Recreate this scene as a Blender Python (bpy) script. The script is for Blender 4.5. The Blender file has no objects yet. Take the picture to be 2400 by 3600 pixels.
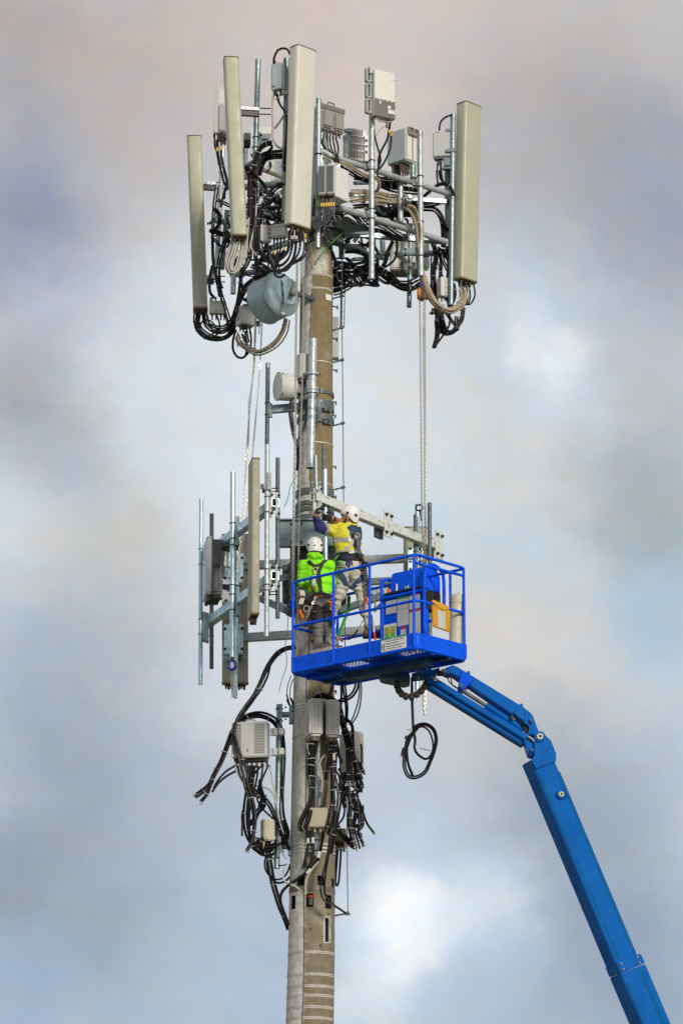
import bpy, bmesh, math, random
from mathutils import Vector, Matrix
from mathutils.bvhtree import BVHTree
random.seed(7)
V = Vector
SC = bpy.context.scene
COL = SC.collection
R = math.radians
U = 0.875                      # metres per building unit (everything below is laid out in units)

# ------------------------------------------------------------------ camera
FOV = R(18.0); PITCH = R(15.5); CAM = V((0, -44.0, 1.83))
FPX = 1800 / math.tan(FOV / 2)
cd = bpy.data.cameras.new('camera'); cam = bpy.data.objects.new('camera', cd); COL.objects.link(cam)
cam.location = CAM * U; cam.rotation_euler = (math.pi / 2 + PITCH, 0, 0)
cd.sensor_fit = 'VERTICAL'; cd.sensor_height = 36; cd.lens = 18 / math.tan(FOV / 2)
cd.clip_start = 0.5; cd.clip_end = 9000
SC.camera = cam
# ------------------------------------------------------------------ sky
SUN_EL, SUN_AZ = R(19), R(152)           # azimuth clockwise from +Y (north): the sun stands behind the camera to the right
wd = bpy.data.worlds.new('World'); SC.world = wd; wd.use_nodes = True
nt = wd.node_tree; nt.nodes.clear()
class NB:
    """tiny node-graph writer"""
    def __init__(s, nt): s.nt = nt; s.L = nt.links
    def n(s, t, **k):
        x = s.nt.nodes.new(t)
        for a, b in k.items(): setattr(x, a, b)
        return x
    def put(s, sock, v):
        if hasattr(v, 'is_output'): s.L.new(v, sock)
        else: sock.default_value = v
    def m(s, op, a, b=0.0, c=0.0, clamp=False):
        x = s.n('ShaderNodeMath', operation=op, use_clamp=clamp)
        for i, v in enumerate((a, b, c)): s.put(x.inputs[i], v)
        return x.outputs[0]
    def mix(s, f, a, b, mode='MIX'):
        x = s.n('ShaderNodeMix', data_type='RGBA', blend_type=mode)
        for sock, v in ((x.inputs[0], f), (x.inputs[6], a), (x.inputs[7], b)):
            s.put(sock, v if hasattr(v, 'is_output') or isinstance(v, float) else (*v, 1) if len(v) == 3 else v)
        return x.outputs[2]
    def noise(s, vec, scale, detail=4, rough=.5, dist=0.0):
        x = s.n('ShaderNodeTexNoise'); s.put(x.inputs['Vector'], vec)
        x.inputs['Scale'].default_value = scale; x.inputs['Detail'].default_value = detail
        x.inputs['Roughness'].default_value = rough; x.inputs['Distortion'].default_value = dist
        return x.outputs['Fac']
    def ramp(s, f, pts):
        x = s.n('ShaderNodeValToRGB'); s.put(x.inputs[0], f); e = x.color_ramp.elements
        while len(e) < len(pts): e.new(.5)
        for k, (p, c) in zip(e, pts): k.position = p; k.color = (*c, 1) if len(c) == 3 else c
        return x.outputs[0]
    def mr(s, f, a, b, c=0.0, d=1.0, smooth=True):
        x = s.n('ShaderNodeMapRange', interpolation_type='SMOOTHSTEP' if smooth else 'LINEAR')
        for i, v in enumerate((f, a, b, c, d)): s.put(x.inputs[i], v)
        return x.outputs[0]
def sdir(px, py):
    """sky direction seen at a spot of the photograph (2400 x 3600)"""
    v = V(((px - 1200) / FPX, (1800 - py) / FPX, -1)); v.rotate(cam.rotation_euler); return v.normalized()
b = NB(nt)
tc = b.n('ShaderNodeTexCoord').outputs['Generated']
sx = b.n('ShaderNodeSeparateXYZ'); b.L.new(tc, sx.inputs[0])
el = b.m('ARCSINE', sx.outputs[2])                                   # elevation in radians
big = b.noise(tc, 9, 3, .5, .3); mid = b.noise(tc, 22, 5, .55, .4); fine = b.noise(tc, 60, 5, .55)
elw = b.m('ADD', el, b.m('MULTIPLY', b.m('SUBTRACT', big, .5), .14))
base = b.ramp(b.mr(elw, R(3), R(30), smooth=False),
              [(0, (.40, .50, .66)), (.20, (.46, .54, .66)), (.42, (.66, .70, .745)), (.58, (.71, .73, .74)), (.74, (.60, .585, .575)), (1, (.63, .585, .535))])
clump = b.m('ADD', b.m('MULTIPLY', big, .55), b.m('MULTIPLY', mid, .45))
dark = b.mr(clump, .36, .58)
col = b.mix(b.m('MULTIPLY', b.m('SUBTRACT', 1.0, dark), .2), base, (.45, .445, .49))
wn = b.n('ShaderNodeTexNoise'); b.L.new(tc, wn.inputs['Vector']); wn.inputs['Scale'].default_value = 16; wn.inputs['Detail'].default_value = 6; wn.inputs['Roughness'].default_value = .6
wa = b.n('ShaderNodeVectorMath', operation='SUBTRACT'); b.L.new(wn.outputs['Color'], wa.inputs[0]); wa.inputs[1].default_value = (.5, .5, .5)
wb = b.n('ShaderNodeVectorMath', operation='SCALE'); b.L.new(wa.outputs[0], wb.inputs[0]); wb.inputs['Scale'].default_value = .05
wc = b.n('ShaderNodeVectorMath', operation='ADD'); b.L.new(tc, wc.inputs[0]); b.L.new(wb.outputs[0], wc.inputs[1])
tcw = wc.outputs[0]                                                  # direction bent by noise: cloud edges fray
def blob(px, py, rad_px, amount, colour, c, soft=.1, wobble=.14):
    d = sdir(px, py); dp = b.n('ShaderNodeVectorMath', operation='DISTANCE'); b.L.new(tcw, dp.inputs[0]); dp.inputs[1].default_value = d
    r = rad_px / FPX
    dd = b.m('ADD', dp.outputs['Value'], b.m('MULTIPLY', b.m('SUBTRACT', mid, .5), r * wobble * 2))
    f = b.m('MULTIPLY', b.mr(dd, r, r * soft), amount)
    return b.mix(f, c, colour)

for a in [(500, 250, 800, .75, (.53, .45, .41)), (1250, 200, 850, .85, (.70, .605, .545)), (1950, 300, 600, .75, (.56, .50, .46)), (60, 150, 420, .7, (.43, .385, .375)),
          (40, 780, 560, .95, (.30, .335, .45)), (480, 720, 420, .7, (.52, .49, .485)), (700, 1000, 520, .7, (.66, .66, .67)), (2050, 640, 620, .8, (.40, .395, .425)), (2400, 700, 480, .8, (.30, .335, .44)),
          (200, 1080, 330, .9, (.56, .57, .66)), (380, 1150, 260, .7, (.58, .59, .66)), (130, 1430, 420, .85, (.36, .37, .41)), (2250, 1050, 480, .75, (.40, .435, .51)), (1800, 980, 330, .6, (.50, .55, .62)),
          (1000, 1450, 1000, .9, (.78, .835, .875)), (1720, 1480, 560, .9, (.74, .715, .665)), (2250, 1500, 380, .7, (.50, .52, .555)), (330, 1900, 460, .85, (.59, .575, .535)), (180, 1680, 260, .6, (.44, .50, .57)),
          (1500, 1850, 480, .7, (.64, .73, .79)), (2300, 1830, 480, .85, (.38, .425, .455)), (1850, 2080, 360, .7, (.56, .66, .73)), (1850, 2400, 560, .9, (.71, .675, .63)), (1000, 2350, 700, .8, (.73, .755, .785)),
          (100, 2350, 500, .8, (.355, .42, .52)), (450, 2300, 420, .6, (.52, .53, .54)), (300, 2750, 620, .85, (.325, .375, .45)), (2050, 2900, 640, .85, (.335, .385, .465)), (700, 2750, 420, .6, (.42, .46, .53)),
          (100, 3150, 480, .85, (.285, .325, .40)), (420, 3300, 420, .8, (.32, .385, .47)), (850, 3400, 520, .8, (.46, .545, .67)), (60, 3500, 330, .8, (.32, .44, .62)), (2330, 2170, 320, .85, (.44, .60, .74)), (2250, 3400, 560, .8, (.295, .36, .47)),
          (1850, 1270, 520, .8, (.60, .685, .77)), (1960, 1330, 260, .6, (.74, .80, .86)), (1800, 1230, 240, .6, (.76, .82, .87)), (1950, 1285, 170, .7, (.93, .95, .97)), (1840, 1235, 170, .7, (.92, .945, .97)),
          (1480, 3250, 560, .85, (.62, .72, .84)), (1460, 3200, 360, .7, (.80, .87, .94)), (1440, 3170, 190, .95, (1.03, 1.04, 1.06)), (1450, 3300, 180, .85, (.98, 1.0, 1.02)), (1560, 3230, 170, .5, (.92, .95, .98)), (1330, 3420, 190, .5, (.84, .90, .95)), (1720, 3130, 230, .5, (.70, .78, .87)), (1230, 3530, 260, .75, (.74, .81, .88)), (1650, 3450, 300, .6, (.42, .52, .68))]:
    col = blob(*a[:5], col, *a[5:])
mp_ = b.n('ShaderNodeMapping'); b.L.new(tcw, mp_.inputs[0]); mp_.inputs['Scale'].default_value = (1, 1, 1.9)          # cloud flecks lie flat
fleck = b.noise(mp_.outputs[0], 26, 6, .58, .3); fleck2 = b.noise(mp_.outputs[0], 60, 5, .6)
tint = b.mix(b.mr(fleck2, .35, .65), (1.03, 1.0, .965), (.965, 1.0, 1.04))
col = b.mix(1.0, col, tint, 'MULTIPLY')
grain = b.m('ADD', b.m('ADD', .85, b.m('MULTIPLY', fine, .06)), b.m('MULTIPLY', fleck, .25))
vm = b.n('ShaderNodeVectorMath', operation='SCALE'); b.L.new(col, vm.inputs[0]); b.L.new(grain, vm.inputs['Scale'])
sky = b.n('ShaderNodeTexSky', sky_type='NISHITA', sun_disc=False); sky.sun_elevation = SUN_EL; sky.sun_rotation = SUN_AZ
sky.air_density = 1.0; sky.dust_density = 2.0
vs = b.n('ShaderNodeVectorMath', operation='SCALE'); b.L.new(sky.outputs[0], vs.inputs[0]); vs.inputs['Scale'].default_value = .09
fin = b.mix(.10, vm.outputs[0], vs.outputs[0])                          # the clear sky just glimmers through the overcast
bg = b.n('ShaderNodeBackground'); b.L.new(fin, bg.inputs[0]); bg.inputs[1].default_value = .615
wd.cycles.sampling_method = 'MANUAL'; wd.cycles.sample_map_resolution = 512
SC.cycles.max_bounces = 5; SC.cycles.diffuse_bounces = 3; SC.cycles.glossy_bounces = 3; SC.cycles.use_denoising = True
wo = b.n('ShaderNodeOutputWorld'); b.L.new(bg.outputs[0], wo.inputs[0])
# ------------------------------------------------------------------ sun and exposure
sl = bpy.data.lights.new('sun', 'SUN'); sl.energy = 1.5; sl.angle = R(12); sl.color = (1.0, .935, .83)
so = bpy.data.objects.new('sun', sl); COL.objects.link(so)
sdv = V((math.sin(SUN_AZ) * math.cos(SUN_EL), math.cos(SUN_AZ) * math.cos(SUN_EL), math.sin(SUN_EL)))
so.rotation_euler = (-sdv).to_track_quat('-Z', 'Y').to_euler(); so.location = sdv * 60
SC.view_settings.view_transform = 'Standard'; SC.view_settings.look = 'None'
SC.view_settings.exposure = 0.70; SC.view_settings.gamma = 1.0; SC.view_settings.use_curve_mapping = False

# ------------------------------------------------------------------ layout helpers
def P(x, y, Y):
    """point at depth Y seen at photograph position (x, y)"""
    d = sdir(x, y); return CAM + d * ((Y - CAM.y) / d.y)
def PZ(x, y, z):
    """point at height z seen at photograph position (x, y)"""
    d = sdir(x, y); return CAM + d * ((z - CAM.z) / d.z)
def crop(x0, y0, k):
    return lambda x, y: (x0 + x * k, y0 + y * k)
def src(x, y): return (x, y)
A = crop(0, 0, 2400 / 1568)
c1 = crop(600, 100, 600 / 1568); c2 = crop(1000, 100, 750 / 1568); c3 = crop(600, 650, 600 / 1568); c4 = crop(1050, 600, 700 / 1568)
c5 = crop(850, 1150, 700 / 1568); c6 = crop(650, 1550, 500 / 1307); c7 = crop(980, 1700, 700 / 1568); c8 = crop(650, 2200, 700 / 1568)
c9 = crop(900, 2850, 400 / 1254); c10 = crop(1350, 2250, 700 / 1568); c11 = crop(1750, 2500, 650 / 1390); c12 = crop(1040, 1730, 300 / 1176)
c13 = crop(760, 400, 400 / 1568); c14 = crop(1080, 480, 400 / 1568); c15 = crop(1280, 1900, 400 / 1568); c16 = crop(1020, 2040, 300 / 1568)
c17 = crop(660, 1700, 300 / 1568); c18 = crop(1000, 2400, 340 / 1568)

# ------------------------------------------------------------------ materials
MATS = {}
def mat(name, colour, rough=.5, metal=0.0, vary=.0, vscale=8.0, colour2=None, bump=0.0, bscale=40.0, bz=1.0, coat=0.0, spec=.5, stain=None, sscale=3.0, samount=.5, sz=1.0, chips=0.0):
    m = bpy.data.materials.new(name); m.use_nodes = True; t = m.node_tree; g = NB(t)
    p = t.nodes['Principled BSDF']; p.inputs['Roughness'].default_value = rough; p.inputs['Metallic'].default_value = metal
    p.inputs['Coat Weight'].default_value = coat; p.inputs['Specular IOR Level'].default_value = spec
    oc = g.n('ShaderNodeTexCoord').outputs['Object']
    ge = g.n('ShaderNodeNewGeometry').outputs['Position']
    c = (*colour, 1)
    if vary or colour2:
        c2_ = colour2 or tuple(v * (1 - vary) for v in colour)
        c = g.mix(g.mr(g.noise(ge, vscale, 5, .6), .35, .65), colour, c2_)
    if stain:
        ms = g.n('ShaderNodeMapping'); t.links.new(ge, ms.inputs[0]); ms.inputs['Scale'].default_value = (1, 1, sz)
        c = g.mix(g.m('MULTIPLY', g.mr(g.noise(ms.outputs[0], sscale, 6, .65), .52, .70), samount), c, stain)
    if chips:
        c = g.mix(g.m('MULTIPLY', g.mr(g.noise(ge, 38, 5, .7), .66, .72), chips), c, (.16, .17, .19))
    g.put(p.inputs['Base Color'], c)
    if vary: g.put(p.inputs['Roughness'], g.mr(g.noise(ge, vscale * 2, 4), .3, .7, max(.05, rough - .12), min(1, rough + .12)))
    if bump:
        bn = g.n('ShaderNodeBump'); bn.inputs['Strength'].default_value = bump; bn.inputs['Distance'].default_value = .01
        mq = g.n('ShaderNodeMapping'); t.links.new(ge, mq.inputs[0]); mq.inputs['Scale'].default_value = (1, 1, bz)
        bn.inputs['Distance'].default_value = .01 if bz == 1 else .03
        g.put(bn.inputs['Height'], g.noise(mq.outputs[0], bscale, 3)); t.links.new(bn.outputs[0], p.inputs['Normal'])
    MATS[name] = m; return m
mat('galv', (.28, .365, .39), .42, .55, .22, 30, stain=(.17, .15, .12), sscale=5, samount=.35)
mat('galv_dark', (.15, .175, .18), .55, .35, .3, 26, stain=(.09, .085, .08), sscale=8, samount=.6)
mat('galv_new', (.52, .69, .76), .38, .7, .12, 7, stain=(.30, .34, .36), sscale=9, samount=.4)  # bluish base colour imitates sky reflected in the zinc
mat('galv_pale', (.50, .545, .56), .45, .4, .2, 24, stain=(.28, .275, .26), sscale=6, samount=.4)
mat('spangle', (.80, .81, .74), .36, .4, 0, 8, stain=(.22, .22, .19), sscale=20, samount=1.0)
mat('rusty', (.22, .20, .17), .7, .3, .3, 20, stain=(.20, .10, .04), sscale=6, samount=.6)
mat('bolt', (.06, .06, .06), .5, .6)
mat('radome', (.455, .455, .335), .48, 0, .05, 3, stain=(.33, .32, .22), sscale=3.5, samount=.32, sz=.25, bump=.03, bscale=150)
mat('radome_pale', (.66, .635, .55), .48, 0, .04, 3, stain=(.46, .43, .35), sscale=3.5, samount=.32, sz=.25)
mat('radome_old', (.40, .375, .285), .6, 0, .08, 6, stain=(.27, .245, .17), sscale=5, samount=.4)
mat('cap', (.13, .095, .06), .6, 0, .2, 20)
mat('cap_tan', (.36, .29, .19), .6, 0, .2, 20)
mat('radio', (.54, .55, .545), .45, 0, .05, 5, stain=(.42, .41, .38), sscale=4, samount=.25)
mat('radio_white', (.70, .705, .68), .42, 0, .05, 5, stain=(.5, .47, .40), sscale=4, samount=.25)
mat('radio_blue', (.47, .53, .57), .42, 0, .05, 5)
mat('radio_warm', (.74, .72, .68), .45, 0, .05, 5, stain=(.42, .36, .28), sscale=5, samount=.3)
mat('fin_grey', (.40, .385, .36), .5, .1, .1, 6, stain=(.24, .19, .13), sscale=7, samount=.35)
mat('beige_box', (.47, .41, .28), .5, 0, .06, 6, stain=(.33, .28, .18), sscale=5, samount=.3)
mat('dark_grey', (.12, .125, .14), .5, 0, .1, 8)
mat('mid_grey', (.13, .135, .145), .5, 0, .1, 8)
mat('connector', (.10, .075, .05), .5, .3, .4, 30)
mat('brass', (.62, .52, .33), .35, .8)
mat('cable', (.009, .007, .009), .45, 0, .3, 12, spec=.3)
mat('cable_grey', (.035, .035, .042), .45, 0, .2, 10)
mat('cable_beige', (.44, .36, .25), .5, 0, .25, 14)
mat('cable_pale', (.52, .51, .46), .5, 0, .15, 14)
mat('wire_green', (.10, .38, .08), .5)
mat('wire_yellow', (.42, .36, .10), .5)
mat('tie', (.60, .58, .53), .5)
mat('tape_yellow', (.72, .46, .06), .5)
mat('tape_purple', (.10, .01, .32), .5)
mat('tape_red', (.55, .05, .02), .5)
mat('chain', (.66, .64, .55), .35, .45, .2, 40)
mat('hoist_orange', (.75, .27, .01), .45, 0, .1, 20)
mat('hoist_blue', (.012, .03, .33), .4, 0, .1, 20)
mat('blue', (.0, .10, .88), .45, 0, .06, 5, spec=.12, stain=(.002, .03, .40), sscale=6, samount=.5, chips=.7)
mat('blue_boom', (.0, .128, .50), .5, 0, .06, 2, spec=.10, stain=(.0, .065, .34), sscale=2.2, samount=.6, chips=.5)
mat('blue_edge', (.0, .125, .36), .6, 0, .1, 4, spec=.1)
mat('teal_steel', (.015, .075, .17), .5, 0, .3, 8)
mat('white_label', (.80, .80, .77), .5)
mat('ink', (.03, .03, .03), .6)
mat('green_label', (.02, .28, .14), .5)
mat('green_bright', (.10, .52, .04), .5)
mat('red_label', (.55, .03, .03), .5)
mat('orange_label', (.70, .32, .02), .5)
mat('pouch', (.68, .33, .01), .6, 0, .15, 20, stain=(.35, .17, .02), sscale=9, samount=.5)
mat('tube_cream', (.60, .55, .43), .5, 0, .06, 6, stain=(.25, .21, .15), sscale=12, samount=.3)
mat('foam_black', (.035, .028, .02), .9, 0, .3, 60)
mat('black', (.012, .012, .014), .6)
mat('carrier', (.05, .035, .025), .7, 0, .3, 30)
mat('orange', (.85, .16, .01), .45)
mat('red', (.60, .02, .02), .45)
mat('box_card', (.62, .52, .42), .8, 0, .1, 10)
mat('box_yellow', (.85, .42, .02), .5)
mat('strap_green', (.01, .30, .03), .6)
mat('rope', (.66, .62, .52), .8, 0, .2, 50, bump=.4, bscale=120)
mat('helmet', (.80, .80, .76), .3, 0, .03, 6, coat=.3)
mat('lime', (.26, .85, .003), .8, 0, .12, 9, bump=.7, bscale=7, bz=1.6)
mat('shirt_yellow', (.74, .68, .05), .8, 0, .12, 9, bump=.8, bscale=7, bz=1.8)
mat('reflective', (.46, .43, .36), .45, .2, .1, 20)
mat('navy', (.035, .032, .17), .8, 0, .3, 12, bump=.5, bscale=18)
mat('trouser_grey', (.20, .195, .18), .85, 0, .2, 14, bump=.75, bscale=4, bz=4)
mat('trouser_black', (.03, .028, .028), .8, 0, .4, 14, bump=.6, bscale=22)
mat('trouser_stone', (.64, .58, .50), .85, 0, .12, 12, bump=.7, bscale=4, bz=2.6)
mat('skin', (.36, .17, .09), .5, 0, .1, 12)
mat('hair', (.012, .010, .009), .6, bump=.4, bscale=90)
mat('glove', (.03, .022, .026), .7, 0, .4, 30)
mat('boot', (.30, .15, .06), .7, 0, .3, 20)
mat('sole', (.03, .025, .02), .8)
mat('harness_black', (.025, .022, .020), .7, 0, .4, 30)
mat('harness_blue', (.03, .075, .17), .7, 0, .3, 20)
mat('harness_green', (.10, .34, .05), .7)
mat('steel_hook', (.70, .66, .60), .25, .9)
mat('ground', (.16, .17, .10), .95, 0, .4, .8, stain=(.24, .20, .14), sscale=.35, samount=.8)
mat('concrete_new', (.42, .41, .38), .9, 0, .2, 3)
mat('rubber', (.02, .02, .02), .8)

def concrete_mat():
    m = bpy.data.materials.new('concrete'); m.use_nodes = True; t = m.node_tree; g = NB(t); p = t.nodes['Principled BSDF']
    p.inputs['Roughness'].default_value = .88; p.inputs['Specular IOR Level'].default_value = .25
    ge = g.n('ShaderNodeNewGeometry').outputs['Position']
    mp = g.n('ShaderNodeMapping'); t.links.new(ge, mp.inputs[0]); mp.inputs['Scale'].default_value = (1, 1, .22)
    oc = g.n('ShaderNodeTexCoord').outputs['Object']; sx = g.n('ShaderNodeSeparateXYZ'); t.links.new(oc, sx.inputs[0])
    big = g.noise(ge, 2.2, 5, .6); speck = g.noise(ge, 48, 5, .7); blot = g.noise(ge, 14, 5, .65); streak = g.noise(mp.outputs[0], 9, 5, .6)
    grey = g.mix(g.mr(blot, .40, .62), (.64, .63, .58), (.46, .445, .395))
    oliv = g.mix(g.mr(blot, .35, .65), (.265, .208, .115), (.215, .167, .09)); low = g.mix(g.mr(blot, .35, .65), (.25, .21, .145), (.195, .165, .112))
    sz = g.n('ShaderNodeSeparateXYZ'); t.links.new(ge, sz.inputs[0])
    brown = g.mix(g.mr(g.m('ADD', sz.outputs[2], g.m('MULTIPLY', big, 3.0)), 10.0, 13.5), low, oliv)
    # grey left of the seam, brown right of it; noise makes the border wander
    vc = g.n('ShaderNodeAttribute', attribute_name='half').outputs['Fac']
    seam = g.mr(g.m('ADD', vc, g.m('MULTIPLY', g.m('SUBTRACT', blot, .5), .34)), .36, .64)
    c = g.mix(seam, grey, brown)
    c = g.mix(g.m('MULTIPLY', g.mr(speck, .58, .66), .65), c, (.085, .075, .06))
    c = g.mix(g.m('MULTIPLY', g.mr(streak, .55, .75), .45), c, (.16, .135, .10))
    c = g.mix(g.m('MULTIPLY', g.mr(big, .55, .72), .35), c, (.44, .42, .37))
    g.put(p.inputs['Base Color'], c)
    bn = g.n('ShaderNodeBump'); bn.inputs['Strength'].default_value = .35; bn.inputs['Distance'].default_value = .006
    g.put(bn.inputs['Height'], speck); t.links.new(bn.outputs[0], p.inputs['Normal'])
    MATS['concrete'] = m
concrete_mat()
mat('galv_dish', (.42, .54, .60), .45, .35, .12, 10, stain=(.22, .26, .27), sscale=4, samount=.4)
def pattern_mat(name, base, dark, kind, scale):
    """perforated sheet, louvres and small print"""
    m = bpy.data.materials.new(name); m.use_nodes = True; t = m.node_tree; g = NB(t); p = t.nodes['Principled BSDF']; p.inputs['Roughness'].default_value = .5
    uv = g.n('ShaderNodeUVMap').outputs[0]; sx = g.n('ShaderNodeSeparateXYZ'); t.links.new(uv, sx.inputs[0]); u, v = sx.outputs[0], sx.outputs[1]
    if kind == 'dots':
        vv = g.m('MULTIPLY', v, scale); row = g.m('FLOOR', vv)
        uu = g.m('ADD', g.m('MULTIPLY', u, scale), g.m('MULTIPLY', g.m('MODULO', row, 2.0), .5))
        a = g.m('SUBTRACT', g.m('FRACT', uu), .5); c = g.m('SUBTRACT', g.m('FRACT', vv), .5)
        f = g.mr(g.m('SQRT', g.m('ADD', g.m('MULTIPLY', a, a), g.m('MULTIPLY', c, c))), .36, .30)
    elif kind == 'lines':
        f = g.mr(g.m('ABSOLUTE', g.m('SUBTRACT', g.m('FRACT', g.m('MULTIPLY', v, scale)), .5)), .24, .16)
    else:                                                     # rows of small print in columns
        ln = g.mr(g.m('ABSOLUTE', g.m('SUBTRACT', g.m('FRACT', g.m('MULTIPLY', v, scale)), .5)), .26, .16)
        mp = g.n('ShaderNodeMapping'); t.links.new(uv, mp.inputs[0]); mp.inputs['Scale'].default_value = (scale * 2.2, scale, 1)
        wd = g.n('ShaderNodeTexWhiteNoise'); fl = g.n('ShaderNodeVectorMath', operation='FLOOR'); t.links.new(mp.outputs[0], fl.inputs[0]); t.links.new(fl.outputs[0], wd.inputs['Vector'])
        f = g.m('MULTIPLY', ln, g.mr(wd.outputs['Value'], .25, .3))
    g.put(p.inputs['Base Color'], g.mix(f, base, dark)); MATS[name] = m
pattern_mat('perforated', (.46, .45, .42), (.012, .012, .012), 'dots', 34)
pattern_mat('grille', (.15, .16, .14), (.02, .022, .02), 'dots', 60)
pattern_mat('louvre', (.60, .60, .60), (.10, .11, .13), 'lines', 26)
pattern_mat('louvre_tan', (.58, .50, .38), (.12, .09, .06), 'lines', 30)
pattern_mat('print', (.62, .63, .61), (.30, .31, .32), 'print', 64)

# ------------------------------------------------------------------ mesh builder
def basis(d, up=V((0, 0, 1))):
    d = d.normalized()
    a = d.cross(up)
    if a.length < 1e-4: a = d.cross(V((1, 0, 0)))
    a.normalize(); return a, a.cross(d).normalized()
def smooth_path(pts, step=.034):
    """Catmull-Rom through the points, sampled about every step"""
    pts = [V(p) for p in pts]
    if len(pts) < 3: return pts
    q = [pts[0] * 2 - pts[1]] + pts + [pts[-1] * 2 - pts[-2]]; out = []
    for i in range(1, len(q) - 2):
        p0, p1, p2, p3 = q[i - 1:i + 3]; n = max(2, min(18, int((p2 - p1).length / step)))
        for k in range(n):
            t = k / n
            out.append(.5 * ((2 * p1) + (p2 - p0) * t + (2 * p0 - 5 * p1 + 4 * p2 - p3) * t * t + (3 * p1 - p0 - 3 * p2 + p3) * t ** 3))
    out.append(pts[-1]); return out
class MB:
    def __init__(s, M=None): s.v = []; s.f = []; s.M = M; s.uv = {}
    def add(s, vs, fs):
        o = len(s.v); s.v += [s.M @ V(p) if s.M else V(p) for p in vs]; s.f += [tuple(i + o for i in f) for f in fs]; return s
    def box(s, c, w, d, h, yaw=0.0, up=None, taper=1.0):
        r = V((math.cos(yaw), math.sin(yaw), 0)); bk = V((-math.sin(yaw), math.cos(yaw), 0)); u = V((0, 0, 1)) if up is None else up.normalized()
        c = V(c); vs = []
        for k in (-1, 1):
            q = taper if k > 0 else 1
            for i, j in ((-1, -1), (1, -1), (1, 1), (-1, 1)): vs.append(c + r * (i * w / 2 * q) + bk * (j * d / 2 * q) + u * (k * h / 2))
        return s.add(vs, [(3, 2, 1, 0), (4, 5, 6, 7), (0, 1, 5, 4), (1, 2, 6, 5), (2, 3, 7, 6), (3, 0, 4, 7)])
    def beam(s, p0, p1, w, h, up=V((0, 0, 1)), hollow=0.0):
        """rectangular bar; w sideways, h along up; hollow = wall thickness"""
        p0, p1 = V(p0), V(p1); a, u = basis(p1 - p0, up)
        def ring(p, w, h): return [p - a * w / 2 - u * h / 2, p + a * w / 2 - u * h / 2, p + a * w / 2 + u * h / 2, p - a * w / 2 + u * h / 2]
        if not hollow:
            return s.add(ring(p0, w, h) + ring(p1, w, h), [(0, 1, 2, 3), (7, 6, 5, 4)] + [(i, i + 4, (i + 1) % 4 + 4, (i + 1) % 4) for i in range(4)])
        vs = ring(p0, w, h) + ring(p1, w, h) + ring(p0, w - 2 * hollow, h - 2 * hollow) + ring(p1, w - 2 * hollow, h - 2 * hollow); fs = []
        for i in range(4):
            j = (i + 1) % 4
            fs += [(i, i + 4, j + 4, j), (i + 8, j + 8, j + 12, i + 12), (i, j, j + 8, i + 8), (i + 4, i + 12, j + 12, j + 4)]
        return s.add(vs, fs)
    def tube(s, path, r, n=8, cap=True, flat=1.0, up=None):
        path = [V(p) for p in path]; vs = []; fs = []; m = len(path)
        rr = r if isinstance(r, (list, tuple)) else [r] * m
        t = (path[1] - path[0]).normalized(); a, u = basis(t, up or V((0, 0, 1)))
        for i, p in enumerate(path):
            t2 = (path[min(i + 1, m - 1)] - path[max(i - 1, 0)])
            if t2.length > 1e-9:
                t2.normalize(); a = (a - t2 * a.dot(t2)); a = a.normalized() if a.length > 1e-6 else basis(t2)[0]; u = a.cross(t2)
            for k in range(n):
                g = 2 * math.pi * k / n; vs.append(p + a * (rr[i] * math.cos(g)) + u * (rr[i] * flat * math.sin(g)))
        for i in range(m - 1):
            for k in range(n): fs.append((i * n + k, i * n + (k + 1) % n, (i + 1) * n + (k + 1) % n, (i + 1) * n + k))
        if cap: fs += [tuple(range(n))[::-1], tuple(range((m - 1) * n, m * n))]
        return s.add(vs, fs)
    def pipe(s, p0, p1, r, n=14, wall=.15):
        """open-ended pipe with a wall"""
        p0, p1 = V(p0), V(p1); a, u = basis(p1 - p0); vs = []; fs = []
        for p, q in ((p0, r), (p1, r), (p1, r * (1 - wall)), (p0, r * (1 - wall))):
            vs += [p + a * (q * math.cos(2 * math.pi * k / n)) + u * (q * math.sin(2 * math.pi * k / n)) for k in range(n)]
        for j in range(4):
            for k in range(n): fs.append((j * n + k, j * n + (k + 1) % n, ((j + 1) % 4) * n + (k + 1) % n, ((j + 1) % 4) * n + k))
        return s.add(vs, fs)
    def cyl(s, p0, p1, r0, r1=None, n=12): return s.tube([p0, p1], [r0, r0 if r1 is None else r1], n)
    def rev(s, c, axis, prof, n=24, caps=True):
        """profile of (distance along axis, radius) turned about the axis"""
        c = V(c); axis = V(axis).normalized(); a, u = basis(axis); vs = []; fs = []
        for z, r in prof: vs += [c + axis * z + a * (r * math.cos(2 * math.pi * k / n)) + u * (r * math.sin(2 * math.pi * k / n)) for k in range(n)]
        for i in range(len(prof) - 1):
            for k in range(n): fs.append((i * n + k, i * n + (k + 1) % n, (i + 1) * n + (k + 1) % n, (i + 1) * n + k))
        if caps: fs += [tuple(range(n))[::-1], tuple(range((len(prof) - 1) * n, len(prof) * n))]
        return s.add(vs, fs)
    def prism(s, pts, off):
        """polygon of points pushed by the vector off"""
        pts = [V(p) for p in pts]; n = len(pts); off = V(off)
        return s.add(pts + [p + off for p in pts], [tuple(range(n))[::-1], tuple(range(n, 2 * n))] + [(i, (i + 1) % n, (i + 1) % n + n, i + n) for i in range(n)])
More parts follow.
